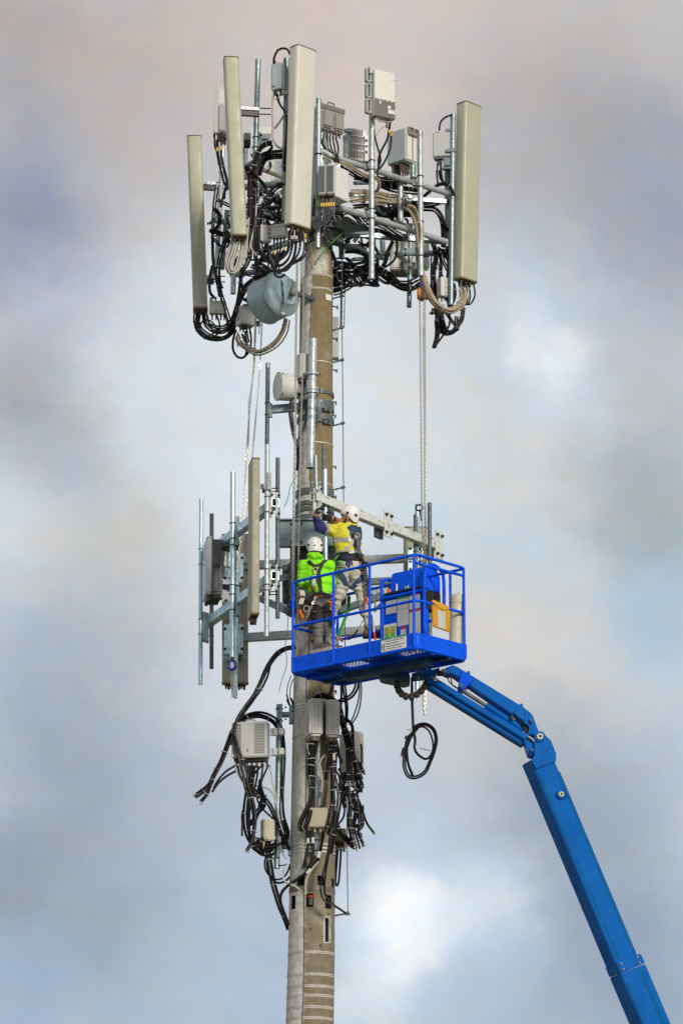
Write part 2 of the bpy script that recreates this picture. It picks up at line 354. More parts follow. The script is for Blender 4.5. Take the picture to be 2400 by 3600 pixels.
    def torus(s, c, axis, r, q, n=12, m=6, ex=1.0, exd=None):
        c = V(c); a, u = basis(V(axis)); ax = V(axis).normalized(); vs = []; fs = []
        for i in range(n):
            g = 2 * math.pi * i / n; d = a * math.cos(g) + u * math.sin(g)
            o = exd * (ex * (1 if d.dot(exd) > 0 else -1)) if exd else V((0, 0, 0))
            for j in range(m):
                h = 2 * math.pi * j / m; vs.append(c + o + d * (r + q * math.cos(h)) + ax * (q * math.sin(h)))
        for i in range(n):
            for j in range(m): fs.append((i * m + j, ((i + 1) % n) * m + j, ((i + 1) % n) * m + (j + 1) % m, i * m + (j + 1) % m))
        return s.add(vs, fs)
    def ball(s, c, rx, ry=None, rz=None, n=14, m=9, yaw=0.0):
        c = V(c); ry = ry or rx; rz = rz or rx; vs = [c + V((0, 0, rz))]; fs = []; cy, sy = math.cos(yaw), math.sin(yaw)
        for i in range(1, m):
            t = math.pi * i / m
            for k in range(n):
                g = 2 * math.pi * k / n; x = rx * math.sin(t) * math.cos(g); y = ry * math.sin(t) * math.sin(g)
                vs.append(c + V((x * cy - y * sy, x * sy + y * cy, rz * math.cos(t))))
        vs.append(c - V((0, 0, rz))); L = len(vs) - 1
        for k in range(n): fs += [(0, 1 + k, 1 + (k + 1) % n), (L, L - n + (k + 1) % n, L - n + k)]
        for i in range(m - 2):
            for k in range(n): fs.append((1 + i * n + k, 1 + (i + 1) * n + k, 1 + (i + 1) * n + (k + 1) % n, 1 + i * n + (k + 1) % n))
        return s.add(vs, fs)
    def capsule(s, p0, p1, r0, r1=None, n=12):
        r1 = r0 if r1 is None else r1; s.ball(p0, r0); s.ball(p1, r1)
        return s.tube([p0, p1], [r0, r1], n)
    def quad(s, a, b_, c, d, uv=True):
        if uv: s.uv[len(s.f)] = [(0, 0), (1, 0), (1, 1), (0, 1)]
        return s.add([a, b_, c, d], [(0, 1, 2, 3)])
    def mesh(s, name, material, origin, bevel=0.0, angle=38, segs=2):
        me = bpy.data.meshes.new(name); me.from_pydata([(p - origin) * U for p in s.v], [], s.f); me.update()
        bm = bmesh.new(); bm.from_mesh(me); bmesh.ops.recalc_face_normals(bm, faces=bm.faces) if not s.uv else None
        if bevel:
            ed = [e for e in bm.edges if len(e.link_faces) == 2 and e.calc_face_angle(0) > R(30)]
            bmesh.ops.bevel(bm, geom=ed, offset=bevel * U, segments=segs, affect='EDGES', clamp_overlap=True)
        bm.to_mesh(me); bm.free()
        if s.uv:
            l = me.uv_layers.new(name='UVMap')
            for p in me.polygons:
                for k, li in enumerate(p.loop_indices): l.data[li].uv = s.uv.get(p.index, [(0, 0)] * 4)[k % 4]
        me.materials.append(MATS[material] if isinstance(material, str) else material)
        me.polygons.foreach_set('use_smooth', [True] * len(me.polygons)); me.set_sharp_from_angle(angle=R(min(angle, 18) if bevel else angle)); me.update()
        return me
ORG = {}                                     # world origin (units) of each object
def link(name, data, parent=None, loc=None):
    o = bpy.data.objects.new(name, data); COL.objects.link(o)
    loc = V((0, 0, 0)) if loc is None else V(loc)
    ORG[o.name] = loc
    if parent is not None:
        o.parent = parent; o.location = (loc - ORG[parent.name]) * U
    else: o.location = loc * U
    return o
def tag(o, label, cat, group=None, kind=None):
    if label: o['label'] = label
    if cat: o['category'] = cat
    if group: o['group'] = group
    if kind: o['kind'] = kind
    return o
def thing(name, label, cat, loc, group=None):
    o = link(name, None, None, loc); o.empty_display_size = .1
    return tag(o, label, cat, group)
def part(mb, name, material, parent, bevel=0.0, label=None, kind=None, angle=38):
    c = sum(mb.v, V((0, 0, 0))) / len(mb.v)
    o = link(name, mb.mesh(name, material, c, bevel, angle), parent, c)
    if label: o['label'] = label
    if kind: o['kind'] = kind
    return o
def single(mb, name, material, label, cat, group=None, bevel=0.0, kind=None):
    o = part(mb, name, material, None, bevel); return tag(o, label, cat, group, kind)
def frame(c, yaw, tilt=None):
    """local axes: x right, y back, z up, origin c"""
    return Matrix.Translation(V(c)) @ Matrix.Rotation(yaw, 4, 'Z')
# shared small pieces: cable tie and bolt head
TIE = MB().torus((0, 0, 0), (0, 0, 1), 1.0, .095, 12, 5).mesh('cable_tie', 'tie', V((0, 0, 0)))
BOLT = MB().rev((0, 0, 0), (0, 0, 1), [(0, 1.5), (.25, 1.5), (.3, 1.05), (1.1, 1.0), (1.15, .55), (2.0, .5)], 6).mesh('bolt', 'bolt', V((0, 0, 0)))
UB = MB().torus((0, 0, 0), (0, 0, 1), 1.0, .17, 14, 6).mesh('u_bolt', 'bolt', V((0, 0, 0)))
def put(mesh, name, parent, c, axis, s):
    o = link(name, mesh, parent, c); o.rotation_euler = V(axis).to_track_quat('Z', 'Y').to_euler(); o.scale = (s,) * 3; return o
def bolt(parent, c, axis, s=.012): return put(BOLT, 'bolt', parent, c, axis, s)
def ubolt(parent, c, r): return put(UB, 'u_bolt', parent, c, (0, 0, 1), r * 1.12)
def vpipe(x, y0, y1, Y, x2=None):
    """ends of a pipe seen from (x, y0) at its top to (x2, y1) at its foot"""
    return P(x, y0, Y), P(x2 if x2 is not None else x, y1, Y)

# cables -----------------------------------------------------------
def cpath(conv, pts, Y):
    n = len(pts); out = []
    for i, p in enumerate(pts):
        if len(p) > 2: y = p[2]
        elif isinstance(Y, tuple): y = Y[0] + (Y[1] - Y[0]) * i / max(1, n - 1)
        else: y = Y
        out.append(P(*conv(p[0], p[1]), y))
    return out
def strands(par, path, n=1, r=.013, spread=None, material='cable', ties=0, loose=.22, name='cable', seed=None, n_side=7):
    """n cables laid side by side along a path, each its own part; ties round the bundle"""
    rnd = random.Random(seed if seed is not None else len(bpy.data.objects))
    pth = smooth_path(path); R0 = spread if spread is not None else r * (0 if n == 1 else .80 * math.sqrt(n) + .25)
    last = None
    for k in range(n):
        a0 = 2 * math.pi * (k + rnd.random() * .4) / max(1, n); rad = R0 * (1 if n < 5 or k else .15) * (.85 + .3 * rnd.random())
        if n > 5: rad = R0 * math.sqrt((k + .5) / n)
        ph = rnd.random() * 6; q = []; fa = None
        for i, p in enumerate(pth):
            t = pth[min(i + 1, len(pth) - 1)] - pth[max(i - 1, 0)]
            t = t.normalized() if t.length > 1e-6 else V((0, 0, 1))
            if fa is None: fa = basis(t)[0]
            fa = fa - t * fa.dot(t); fa = fa.normalized() if fa.length > 1e-3 else basis(t)[0]
            a, u = fa, fa.cross(t)
            w = a0 + .5 * math.sin(i * .11 + ph); l = 1 + loose * math.sin(i * .17 + ph * 2)
            q.append(p + a * (rad * l * math.cos(w)) + u * (rad * l * math.sin(w)))
        last = part(MB().tube(q, r * (.9 + .2 * rnd.random()), n_side), name, material, par)
    if ties:
        L = len(pth)
        for i in range(ties):
            j = int((i + .5 + .3 * (rnd.random() - .5)) * L / ties); j = max(1, min(L - 2, j))
            put(TIE, 'cable_tie', par, pth[j], pth[j + 1] - pth[j - 1] + V((rnd.uniform(-.01, .01),) * 3), (R0 + r) * .94)
    return pth
def bundle(name, label, items, cat='cables', group=None):
    """one harness: items are (crop, points, depth, options)"""
    first = cpath(items[0][0], items[0][1], items[0][2]); low = min(first, key=lambda p: p.z)
    e = thing(name, label, cat, low, group)
    for conv, pts, Y, opt in items: strands(e, cpath(conv, pts, Y), **opt)
    return e

# ================================================================== ground
g = MB(); N_ = 40; rad = [0, 6, 12, 20, 30, 45, 70, 120, 250, 600, 1500, 4000]
vs = [V((0, 0, 0))]; fs = []
for i, r_ in enumerate(rad[1:]):
    for k in range(N_):
        a = 2 * math.pi * k / N_; h = 0 if r_ < 60 else math.sin(a * 3 + i) * r_ * .002
        vs.append(V((r_ * math.cos(a), r_ * math.sin(a), h)))
for k in range(N_): fs.append((0, 1 + k, 1 + (k + 1) % N_))
for i in range(len(rad) - 2):
    for k in range(N_): fs.append((1 + i * N_ + k, 1 + (i + 1) * N_ + k, 1 + (i + 1) * N_ + (k + 1) % N_, 1 + i * N_ + (k + 1) % N_))
g.add(vs, fs); go = link('ground', g.mesh('ground', 'ground', V((0, 0, 0)))); go['kind'] = 'structure'

# ================================================================== concrete pole
POLE = [(3600, 1089, 83), (3328, 1094.5, 81), (2850, 1100, 77), (2300, 1103.5, 70), (1800, 1106, 63.6), (1150, 1111, 58), (985, 1112.5, 57.3)]
NECK = [(984, 1120, 49.5), (820, 1121, 47.5)]
def psec(y, cx, hw):
    p = P(cx, y, 0); d = (p - CAM).length; return (p.z, p.x, hw * d / FPX)
SEC = [psec(*a) for a in POLE]
k0 = (SEC[0][2] - SEC[2][2]) / (SEC[0][0] - SEC[2][0]); x0 = (SEC[0][1] - SEC[2][1]) / (SEC[0][0] - SEC[2][0])
SEC = [(-.2, SEC[0][1] + x0 * (-.2 - SEC[0][0]), SEC[0][2] + k0 * (-.2 - SEC[0][0]))] + SEC
NSEC = [psec(*a) for a in NECK]
def pole_at(z, sec=None):
    s = sec or (SEC if z <= SEC[-1][0] else NSEC)
    for a, b_ in zip(s, s[1:]):
        if z <= b_[0] or b_ is s[-1]:
            t = (z - a[0]) / (b_[0] - a[0]); return a[1] + (b_[1] - a[1]) * t, a[2] + (b_[2] - a[2]) * t
def pole_z(y, x=1105): return P(x, y, 0).z
NA = 80
def on_pole(x, y, out=0.0):
    """spot on the pole's near side seen at (x, y)"""
    Y = 0.0
    for _ in range(4):
        p = P(x, y, Y); cx, r = pole_at(p.z); dx = max(-r * .999, min(r * .999, p.x - cx)); Y = -math.sqrt(r * r - dx * dx)
    p = P(x, y, Y); n = V((p.x - cx, p.y, 0)).normalized(); return p + n * out, n
pole = thing('concrete_pole', 'tall tapering weathered concrete monopole carrying all the antennas', 'pole', (SEC[0][1], 0, 0))
PORTS = [c9(457, 715) + c9(537, 862), c9(665, 715) + c9(755, 860), c9(832, 750) + c9(858, 900), c9(376, 755) + c9(386, 900),
         c9(392, 935) + c9(440, 1085), c9(555, 915) + c9(640, 1060), c9(765, 930) + c9(828, 1080), c9(757, 1182) + c9(803, 1450)]
holes = []
for x0_, y0_, x1_, y1_ in PORTS:
    (a, n0), (b_, n1) = on_pole(x0_, (y0_ + y1_) / 2), on_pole(x1_, (y0_ + y1_) / 2)
    t0 = round(math.atan2(n0.x, -n0.y) / (2 * math.pi / NA)); t1 = max(t0 + 1, round(math.atan2(n1.x, -n1.y) / (2 * math.pi / NA)))
    zt = on_pole((x0_ + x1_) / 2, y0_)[0].z; zb = on_pole((x0_ + x1_) / 2, y1_)[0].z; holes.append((t0, t1, zb, zt))
def shaft(sec, holes):
    zs = sorted(set([a[0] for a in sec] + [h for q in holes for h in q[2:]] + [sec[0][0] + (sec[-1][0] - sec[0][0]) * i / 30 for i in range(31)]))
    vs = []; fs = []; half = []
    for z in zs:
        cx, r = pole_at(z, sec)
        for k in range(NA):
            th = 2 * math.pi * k / NA; vs.append(V((cx + r * math.sin(th), -r * math.cos(th), z)))
            d = (th + R(17) + math.pi) % (2 * math.pi) - math.pi; half.append(.5 + (d if d < R(120) else R(200) - d) / R(46))
    for i in range(len(zs) - 1):
        zm = (zs[i] + zs[i + 1]) / 2
        for k in range(NA):
            kk = k if k < NA / 2 else k - NA
            if any(h[0] <= kk < h[1] and h[2] < zm < h[3] for h in holes): continue
            fs.append((i * NA + k, i * NA + (k + 1) % NA, (i + 1) * NA + (k + 1) % NA, (i + 1) * NA + k))
    fs.append(tuple((len(zs) - 1) * NA + k for k in range(NA)))
    m = MB(); m.add(vs, fs); c = V((pole_at(zs[0], sec)[0], 0, zs[0]))
    me = m.mesh('shaft', 'concrete', c); at = me.attributes.new('half', 'FLOAT', 'POINT')
    at.data.foreach_set('value', [h * (1 if sec is SEC else .3) for h in half[:len(me.vertices)]]); return link('shaft', me, pole, c)
shaft(SEC, holes); shaft(NSEC, [])
for t0, t1, zb, zt in holes:                                             # real openings with walls and back; black colour stands for the dark inside
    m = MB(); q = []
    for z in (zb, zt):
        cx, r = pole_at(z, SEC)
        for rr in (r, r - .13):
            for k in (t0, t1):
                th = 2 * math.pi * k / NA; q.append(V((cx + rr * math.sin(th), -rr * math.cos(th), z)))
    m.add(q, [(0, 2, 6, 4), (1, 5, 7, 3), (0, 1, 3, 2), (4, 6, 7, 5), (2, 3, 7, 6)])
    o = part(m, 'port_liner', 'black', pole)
for x, y, ma in ((c9(600, 940) + ('tape_red',)), (c9(510, 862) + ('tape_red',)), (c9(705, 855) + ('tape_red',))):
    p, n = on_pole(x, y, -.05); part(MB().rev(p, V((0, 0, 1)), [(-.02, .055), (.012, .055)], 16), 'port_ring', ma, pole)
    part(MB().rev(p - V((0, 0, .06)), V((0, 0, 1)), [(-.06, .038), (.05, .038)], 12), 'conduit', 'mid_grey', pole)
p, n = on_pole(*c9(779, 1310), -.06); part(MB().box(p, .05, .02, .3), 'slot_plate', 'rusty', pole)
for (xa, ya, xb, yb) in ((738, 1165, 757, 1462), (803, 1165, 820, 1462), (757, 1165, 803, 1183), (757, 1446, 803, 1462)):   # white mortar edge of the slot
    a, n = on_pole(*c9(xa, ya), .004); b1, _ = on_pole(*c9(xb, ya), .004); c_, _ = on_pole(*c9(xb, yb), .004); d, _ = on_pole(*c9(xa, yb), .004)
    part(MB().prism([a, b1, c_, d], -n * .02), 'slot_edge', 'cable_pale', pole)
def ring(y, h, out, material, name, x=1105, half=None, wall=.03):
    """band round the pole; half = (from, to) angles from the camera side"""
    z = pole_z(y, x); m = MB(); n = 64; a0, a1 = half or (0, 2 * math.pi); vs = []; fs = []
    k_ = n + (1 if half else 0)
    for zz, o in ((z - h / 2, -wall), (z - h / 2, out), (z + h / 2, out), (z + h / 2, -wall)):
        cx, r = pole_at(z)
        for k in range(k_):
            th = a0 + (a1 - a0) * k / n; vs.append(V((cx + (r + o) * math.sin(th), -(r + o) * math.cos(th), zz)))
    for j in range(3):
        for k in range(k_ - (1 if half else 0)): fs.append((j * k_ + k, j * k_ + (k + 1) % k_, (j + 1) * k_ + (k + 1) % k_, (j + 1) * k_ + k))
    m.add(vs, fs); return part(m, name, material, pole)
mat('band_white', (.68, .66, .60), .5, .2, .15, 20)
mat('band_faint', (.52, .49, .43), .8, 0, .2, 14)
for y in (2476, 2487.5, 2500): ring(y, .018, .008, 'band_white', 'strap')
for y in c9(0, 402)[1], c9(0, 445)[1], c9(0, 486)[1]: ring(y, .022, .009, 'band_white', 'strap')
for yy in (1590, 1831, 1961, 2064, 2190, 2311):
    for dy in (-8, 10): ring(c9(0, yy + dy)[1], .018, .004, 'band_faint', 'paint_band')
ring(c9(0, 890)[1], .07, .006, 'rusty', 'joint_band')
for y in (1286, 1571): ring(y, .012, .006, 'band_white', 'strap')
for y in (2597, 1712): ring(y, .014, .005, 'band_faint', 'strap')
for y, h in ((980, .03), (1030, .03)): ring(y, h, .004, 'band_faint', 'collar')
for y, h in ((1392, .055), (1437, .13), (1481, .07), (1741, .09), (1782, .06), (1803, .06)):
    ring(y, h, .02, 'galv_dark', 'clamp_collar')
for y in (1437, 1481, 1741, 1782):                                        # clamp ears with bolts
    p, n = on_pole(1146, y + 6, .02); o = part(MB().box(p, .14, .05, .05, math.atan2(n.x, -n.y)), 'clamp_ear', 'galv_dark', pole, .004); bolt(pole, p + n * .03, n, .011)
ring(1874, .40, .06, 'galv_dark', 'mount_collar'); ring(1957, .26, .08, 'black', 'gap_shade'); ring(2066, .64, .12, 'galv_dark', 'mount_sleeve')  # black ring stands in for the dark gap above the sleeve
for a in range(-75, 90, 30):
    z = pole_z(2066); cx, r = pole_at(z); n = V((math.sin(R(a)), -math.cos(R(a)), 0)); part(MB().box(V((cx, 0, z)) + n * (r + .15), .03, .09, .60, R(a)), 'sleeve_rib', 'galv_dark', pole, .004)
z = pole_z(2151); cx, r = pole_at(z); part(MB().rev((cx, 0, z), (0, 0, 1), [(-.02, r + .01), (-.02, .41), (.02, .41), (.02, r + .01)], 40, False), 'flange', 'rusty', pole)
for k in range(14):
    a = 2 * math.pi * k / 14; bolt(pole, V((cx + .36 * math.sin(a), -.36 * math.cos(a), z + .02)), (0, 0, 1), .014)
for k in range(10):
    a = R(-80 + k * 18)
    for yy in (2010, 2110):
        z = pole_z(yy); cx, r = pole_at(z); n = V((math.sin(a), -math.cos(a), 0)); bolt(pole, V((cx, 0, z)) + n * (r + .12), n, .013)
# steel wing plates of the mount
for (xa, xb, ya, yb, Y) in ((983, 1180, 1827, 1921, -.40),):
    m = MB(); a, b1, c_, d = P(xa, ya, Y), P(xb, ya, Y), P(xb, yb, Y), P(xa, yb, Y); m.prism([a, b1, c_, d], (0, .03, 0))
    m.prism([a + V((0, -.05, .004)), b1 + V((0, -.05, .004)), b1 + V((0, -.05, -.012)), a + V((0, -.05, -.012))], (0, .13, 0))
    m.prism([d + V((0, -.05, .012)), c_ + V((0, -.05, .012)), c_ + V((0, -.05, -.004)), d + V((0, -.05, -.004))], (0, .13, 0))
    wp = part(m, 'wing_plate', 'galv', pole)
    if xa < 1000:
        for (x, y) in ((1026, 1842), (1058, 1842), (1026, 1906), (1058, 1906)): bolt(wp, P(x, y, Y), (0, -1, 0), .015)
# step bolts and climbing cable on the right side
wx = [(c4(340, 700)), c5(788, 0), c5(794, 500), c5(800, 1275), c9(1000, 0), c9(1010, 1150)]
for (x, y) in [c4(0, 765), c4(0, 1000), c4(0, 1250), c5(0, 272), c5(0, 770), c5(0, 1275), c9(0, 1150)]:
    wxx = [a[0] + (b_[0] - a[0]) * (y - a[1]) / (b_[1] - a[1]) for a, b_ in zip(wx, wx[1:]) if a[1] <= y <= b_[1]]
    e = P(wxx[0] if wxx else 1202, y - 6, -.10); cx, r = pole_at(e.z); part(MB().cyl(V((cx + r * .96, -.06, e.z - .03)), e, .012, n=8).cyl(e - V((.03, 0, .01)), e + V((.02, 0, .01)), .024, n=8), 'step_bolt', 'galv_dark', pole)
for (x, y) in [c4(300, 830), c4(303, 1077), c4(300, 1330), c5(745, 97), c5(745, 345), c5(740, 597), c5(735, 702), c5(738, 1105), c8(1187, 520), c9(965, 435), c5(738, 1340)]:
    e = P(x, y, .06); cx, r = pole_at(e.z); part(MB().cyl(V((cx + r * .96, .02, e.z + .01)), e, .011, n=8).cyl(e - V((.008, 0, 0)), e + V((.012, 0, 0)), .028, n=10), 'step_bolt', 'galv_dark', pole)
part(MB().tube([P(x, y, -.10) for x, y in wx], .008, 6), 'climbing_cable', 'galv_dark', pole)
sm = [on_pole(x, y, .008)[0] for x, y in [c3(1310, 830), c3(1300, 1000), c3(1290, 1250), c3(1285, 1400), c5(540, 1150), c5(545, 1250), c6(1150, 1750), c6(1130, 2050), c8(958, 500), c8(955, 900), c8(955, 1200), c9(545, 600), c9(530, 1000), c9(535, 1220), c9(532, 1600), c9(525, 2000), c9(510, 2352)]]
part(MB().tube(sm, .006, 6), 'earth_wire', 'galv_dark', pole)
a, n = on_pole(*c3(1418, 1003), .016); b1, _ = on_pole(*c3(1467, 1015), .016); c_, _ = on_pole(*c3(1467, 1070), .016); d, _ = on_pole(*c3(1418, 1056), .016)
m = MB(); m.quad(d, c_, b1, a); part(m, 'sticker', 'white_label', pole)
m = MB(); m.box(P(*c5(730, 92), .34), .12, .16, .62); part(m, 'rear_box', 'radio', pole, .01)
for (x, y, r_) in [(797, 1135, .014), (708, 1485, .018), (602, 1302, .016), (690, 1150, .01)]:
    p, n = on_pole(*c9(x, y), .001); part(MB().rev(p, n, [(-.01, r_), (.004, r_), (.004, r_ * .5), (-.006, r_ * .5)], 12, False), 'anchor_hole', 'black', pole)

# ================================================================== pipes with clamps: helper
def pipe_part(par, top, foot, r, material, name='mounting_pipe', cap=False):
    o = part(MB().pipe(foot, top, r), name, material, par)
    if cap: part(MB().rev(top, (0, 0, 1), [(-.07, r * 1.07), (.006, r * 1.07), (.010, r * .9)], 14), 'pipe_cap', 'galv', o)
    return o
def cplate(par, c, w, h, yaw, material='galv_pale', t=.02, nb=4, s=.014):
    """clamp plate with bolts at its corners, facing yaw"""
    n = V((math.sin(yaw), -math.cos(yaw), 0)); r_ = V((math.cos(yaw), math.sin(yaw), 0))
    o = part(MB().box(c, w, t, h, yaw), 'clamp_plate', material, par, .004)
    for i in (-1, 1):
        for j in (-1, 1): bolt(o, V(c) + n * t / 2 + r_ * (i * w * .33) + V((0, 0, j * h * .34)), n, s)
    return o

# ================================================================== head frame at the top
hf = thing('head_frame', 'galvanised tube frame at the pole top that holds the upper antennas', 'frame', (NSEC[-1][1], 0, NSEC[-1][0] - .2))
Yr0, Yr1 = -1.15, .42
def tubeH(pa, pb, Ya, Yb, r, material='galv_pale', name='frame_tube'):
    return part(MB().tube([P(*pa, Ya), P(*pb, Yb)], r, 16), name, material, hf)
tubeH(c14(330, 275), c4(1165, 178), -1.1, .42, .042)
part(MB().tube(smooth_path([P(*c14(140, 215), -1.2), P(*c14(230, 215), -1.15), P(*c14(330, 275), -1.1)]), .042, 14), 'frame_elbow', 'galv_pale', hf)
tubeH(c14(420, 975), c4(1160, 560), -1.05, .42, .044)
tubeH(c14(1280, 590), c14(1282, 1215), -.05, -.05, .042)
for q in (c14(1275, 590), c14(1275, 1225)):
    p = P(*q, -.05); d = (P(*c4(1160, 178), .42) - P(*c14(330, 275), -1.1)).normalized(); part(MB().tube([p - d * .13, p + d * .13], .055, 16), 'tee_sleeve', 'rusty', hf)
tubeH(c4(660, 655), c4(1060, 650), 1.35, .75, .042, 'galv'); tubeH(c4(655, 500), c4(660, 640), 1.35, 1.35, .04, 'galv')
tubeH(c4(360, 600), c4(660, 690), .1, 1.0, .035, 'galv'); tubeH(c4(430, 700), c4(560, 690), .1, .4, .03, 'galv')
tubeH(c4(520, 480), c4(640, 670), .3, .9, .026, 'galv'); tubeH(c4(600, 290), c4(760, 400), -.3, .5, .028, 'galv')
tubeH(c3(560, 830), c3(960, 772), 1.0, .3, .042, 'galv'); tubeH(c3(405, 320), c3(530, 345), .9, .75, .052, 'galv')
tubeH(c3(520, 230), c3(470, 780), .95, 1.3, .04, 'galv'); tubeH(c13(400, 1010), c13(960, 965), .35, -.15, .05, 'galv')
tubeH(c13(650, 775), c13(960, 890), -.1, -.4, .032, 'cable_beige'); tubeH(c13(430, 720), c13(660, 560), .3, -.2, .04, 'galv')
tubeH(c4(440, 98), c4(560, 95), -.2, .1, .03, 'galv'); tubeH(c13(720, 1240), c13(870, 1095), -.3, -.5, .035, 'galv_pale')
tubeH(c3(1000, 300), c3(1400, 380), -.4, -.2, .04, 'galv'); tubeH(c3(700, 250), c3(1100, 290), .5, -.2, .04, 'galv')
# ribbed deck plate under the front cables, and the pole-top bracket
m = MB(); q = [P(*c14(430, 1120), -.75), P(*c14(560, 1130), -.7), P(*c14(830, 1290), -.3), P(*c14(560, 1305), -.35), P(*c14(350, 1200), -.7)]
dk = part(MB().prism(q, (0, 0, .03)), 'deck_plate', 'galv', hf)
m = MB()
for k in range(9):
    t = k / 8; a = q[0].lerp(q[4], t) - V((0, 0, .012)); b1 = q[2].lerp(q[3], t) - V((0, 0, .012)); m.tube([a, b1], .014, 6)
part(m, 'deck_ribs', 'galv', dk)
part(MB().prism([P(*c14(270, 1260), -.38), P(*c14(500, 1340), -.30), P(*c14(500, 1460), -.30), P(*c14(270, 1400), -.38)], (0, .25, 0)), 'top_bracket', 'galv_dark', hf, .01)
part(MB().beam(P(*c14(500, 1365), -.3), P(*c14(850, 1300), -.1), .05, .09), 'top_arm', 'galv', hf)
part(MB().beam(P(*c14(490, 1500), -.1), P(*c14(760, 1570), .3), .16, .05), 'top_arm', 'galv', hf)
zt = NSEC[-1][0]; part(MB().rev((NSEC[-1][1], 0, zt), (0, 0, 1), [(-.01, .2), (-.01, .34), (.05, .34), (.05, .05)], 32), 'top_flange', 'galv_dark', hf)
part(MB().rev((NSEC[-1][1], 0, zt), (0, 0, 1), [(.05, .16), (1.9, .13)], 24), 'core_post', 'galv', hf)
for a_, ya in (((c14(420, 975)), -1.05), ((c4(1160, 560)), .42), ((c3(560, 700)), 1.2)):
    e = P(*a_, ya); part(MB().beam(V((NSEC[-1][1], 0, e.z)), e, .07, .07), 'radial_arm', 'galv', hf)
    e2 = e + V((0, 0, .62)); part(MB().beam(V((NSEC[-1][1], 0, e2.z)), e2, .06, .06), 'radial_arm', 'galv', hf)
HP = {}
for nm, a, b_, Y, r_, ma, cap in [
    ('a', c1(803, 292), c3(750, 690), -.85, .04, 'galv', 1), ('b', c1(1066, 275), c3(1040, 330), -1.18, .038, 'galv', 1), ('c', c2(250, 520), c3(1350, 580), -1.25, .036, 'galv_pale', 1),
    ('d', c2(640, 560), c4(573, 855), -.80, .041, 'galv_pale', 0), ('e', c2(993, 765), c4(960, 830), -.18, .041, 'galv_pale', 1), ('f', c2(1237, 635), c4(1196, 1060), .48, .041, 'galv', 1),
    ('g', c4(880, 420), c4(867, 1075), .95, .037, 'galv', 0), ('h', c4(347, 930), c4(342, 1230), .35, .037, 'galv', 0), ('h2', c4(335, 560), c4(335, 692), .2, .04, 'galv', 0),
    ('i', c1(480, 1100), c3(425, 760), 1.25, .037, 'galv_pale', 0), ('j', c3(580, 700), c3(573, 1000), .6, .04, 'galv_pale', 0), ('k', c2(450, 795), c2(450, 990), -.1, .042, 'galv_pale', 1), ('l', c1(685, 1105), c13(400, 900), .3, .038, 'galv_pale', 1),
    ('m', c4(1165, 0), c4(1170, 560), .62, .038, 'galv', 0), ('n', c2(940, 980), c2(940, 1100), .2, .04, 'galv', 0)]:
    t, f_ = P(*a, Y), P(*b_, Y); HP[nm] = (t, f_); pipe_part(hf, t, f_, r_, ma, cap=cap)
def along(nm, y):
    t, f_ = HP[nm]; yt = 0
    lo, hi = 0.0, 1.0
    for _ in range(24):
        mid_ = (lo + hi) / 2; p = t.lerp(f_, mid_); v = p - CAM; v.rotate(cam.rotation_euler.to_matrix().inverted()); py = 1800 - v.y / -v.z * FPX
        lo, hi = (mid_, hi) if py < y else (lo, mid_)
    return t.lerp(f_, lo)
for nm, y in [('d', c14(0, 335)[1]), ('d', c14(0, 462)[1]), ('d', c14(0, 1000)[1]), ('d', c14(0, 1135)[1]), ('e', c14(0, 548)[1]), ('e', c14(0, 695)[1]), ('a', c13(0, 325)[1]), ('a', c13(0, 468)[1]), ('c', c14(0, 245)[1]), ('e', 780), ('e', 900), ('f', 690), ('g', c4(0, 740)[1]), ('i', 760), ('i', 830)]:
    ubolt(hf, along(nm, y), .041)
for q, Y, w, h in [(c14(808, 410), -.72, .065, .17), (c14(808, 1070), -.72, .065, .2), (c14(1472, 630), -.1, .065, .18), (c13(605, 390), -.75, .04, .3), (c14(1335, 890), -.15, .03, .22), (c3(530, 340), .72, .04, .28)]:
    cplate(hf, P(*q, Y), w, h, R(40), s=.011)
part(MB().rev(P(*c14(1400, 850), -.25), V((.25, -1, .12)), [(-.25, .05), (.0, .06), (.02, .06), (.03, .035), (.06, .03)], 16), 'pipe_stub', 'galv_pale', hf)
part(MB().rev(P(*c13(633, 1045), -.6), V((.1, -1, 0)), [(-.05, .04), (.0, .048), (.012, .048), (.014, .012)], 18), 'round_knob', 'galv_pale', hf)
for q, Y in ((c3(805, 800), .6), (c4(1005, 655), .85)):
    p = P(*q, Y); part(MB().tube([p - V((.06, -.02, .006)), p + V((.06, -.02, .006))], .047, 14), 'purple_tape', 'tape_purple', hf)
for q, Y in [(c3(710, 140), -1.0), (c3(375, 815), 1.5)]:
    o = part(MB().box(P(*q, Y), .06, .04, .07), 'small_bracket', 'radio_white', hf, .004); bolt(o, P(*q, Y - .02), (0, -1, 0), .01)
m = MB()
for k in range(5):
    p = P(*c13(560 + (k % 2) * 25, 980 + k * 60), -.8); m.box(p, .06, .03, .012)
m.cyl(P(*c13(585, 960), -.8), P(*c13(585, 1230), -.8), .008).cyl(P(*c13(640, 970), -.8), P(*c13(640, 1150), -.8), .008)
part(m, 'cable_hanger', 'galv_pale', hf)
cplate(hf, P(*c4(880, 640), .7), .24, .12, 0, 'galv', .02); cplate(hf, P(*c4(860, 740), .7), .26, .05, 0, 'galv', .02)

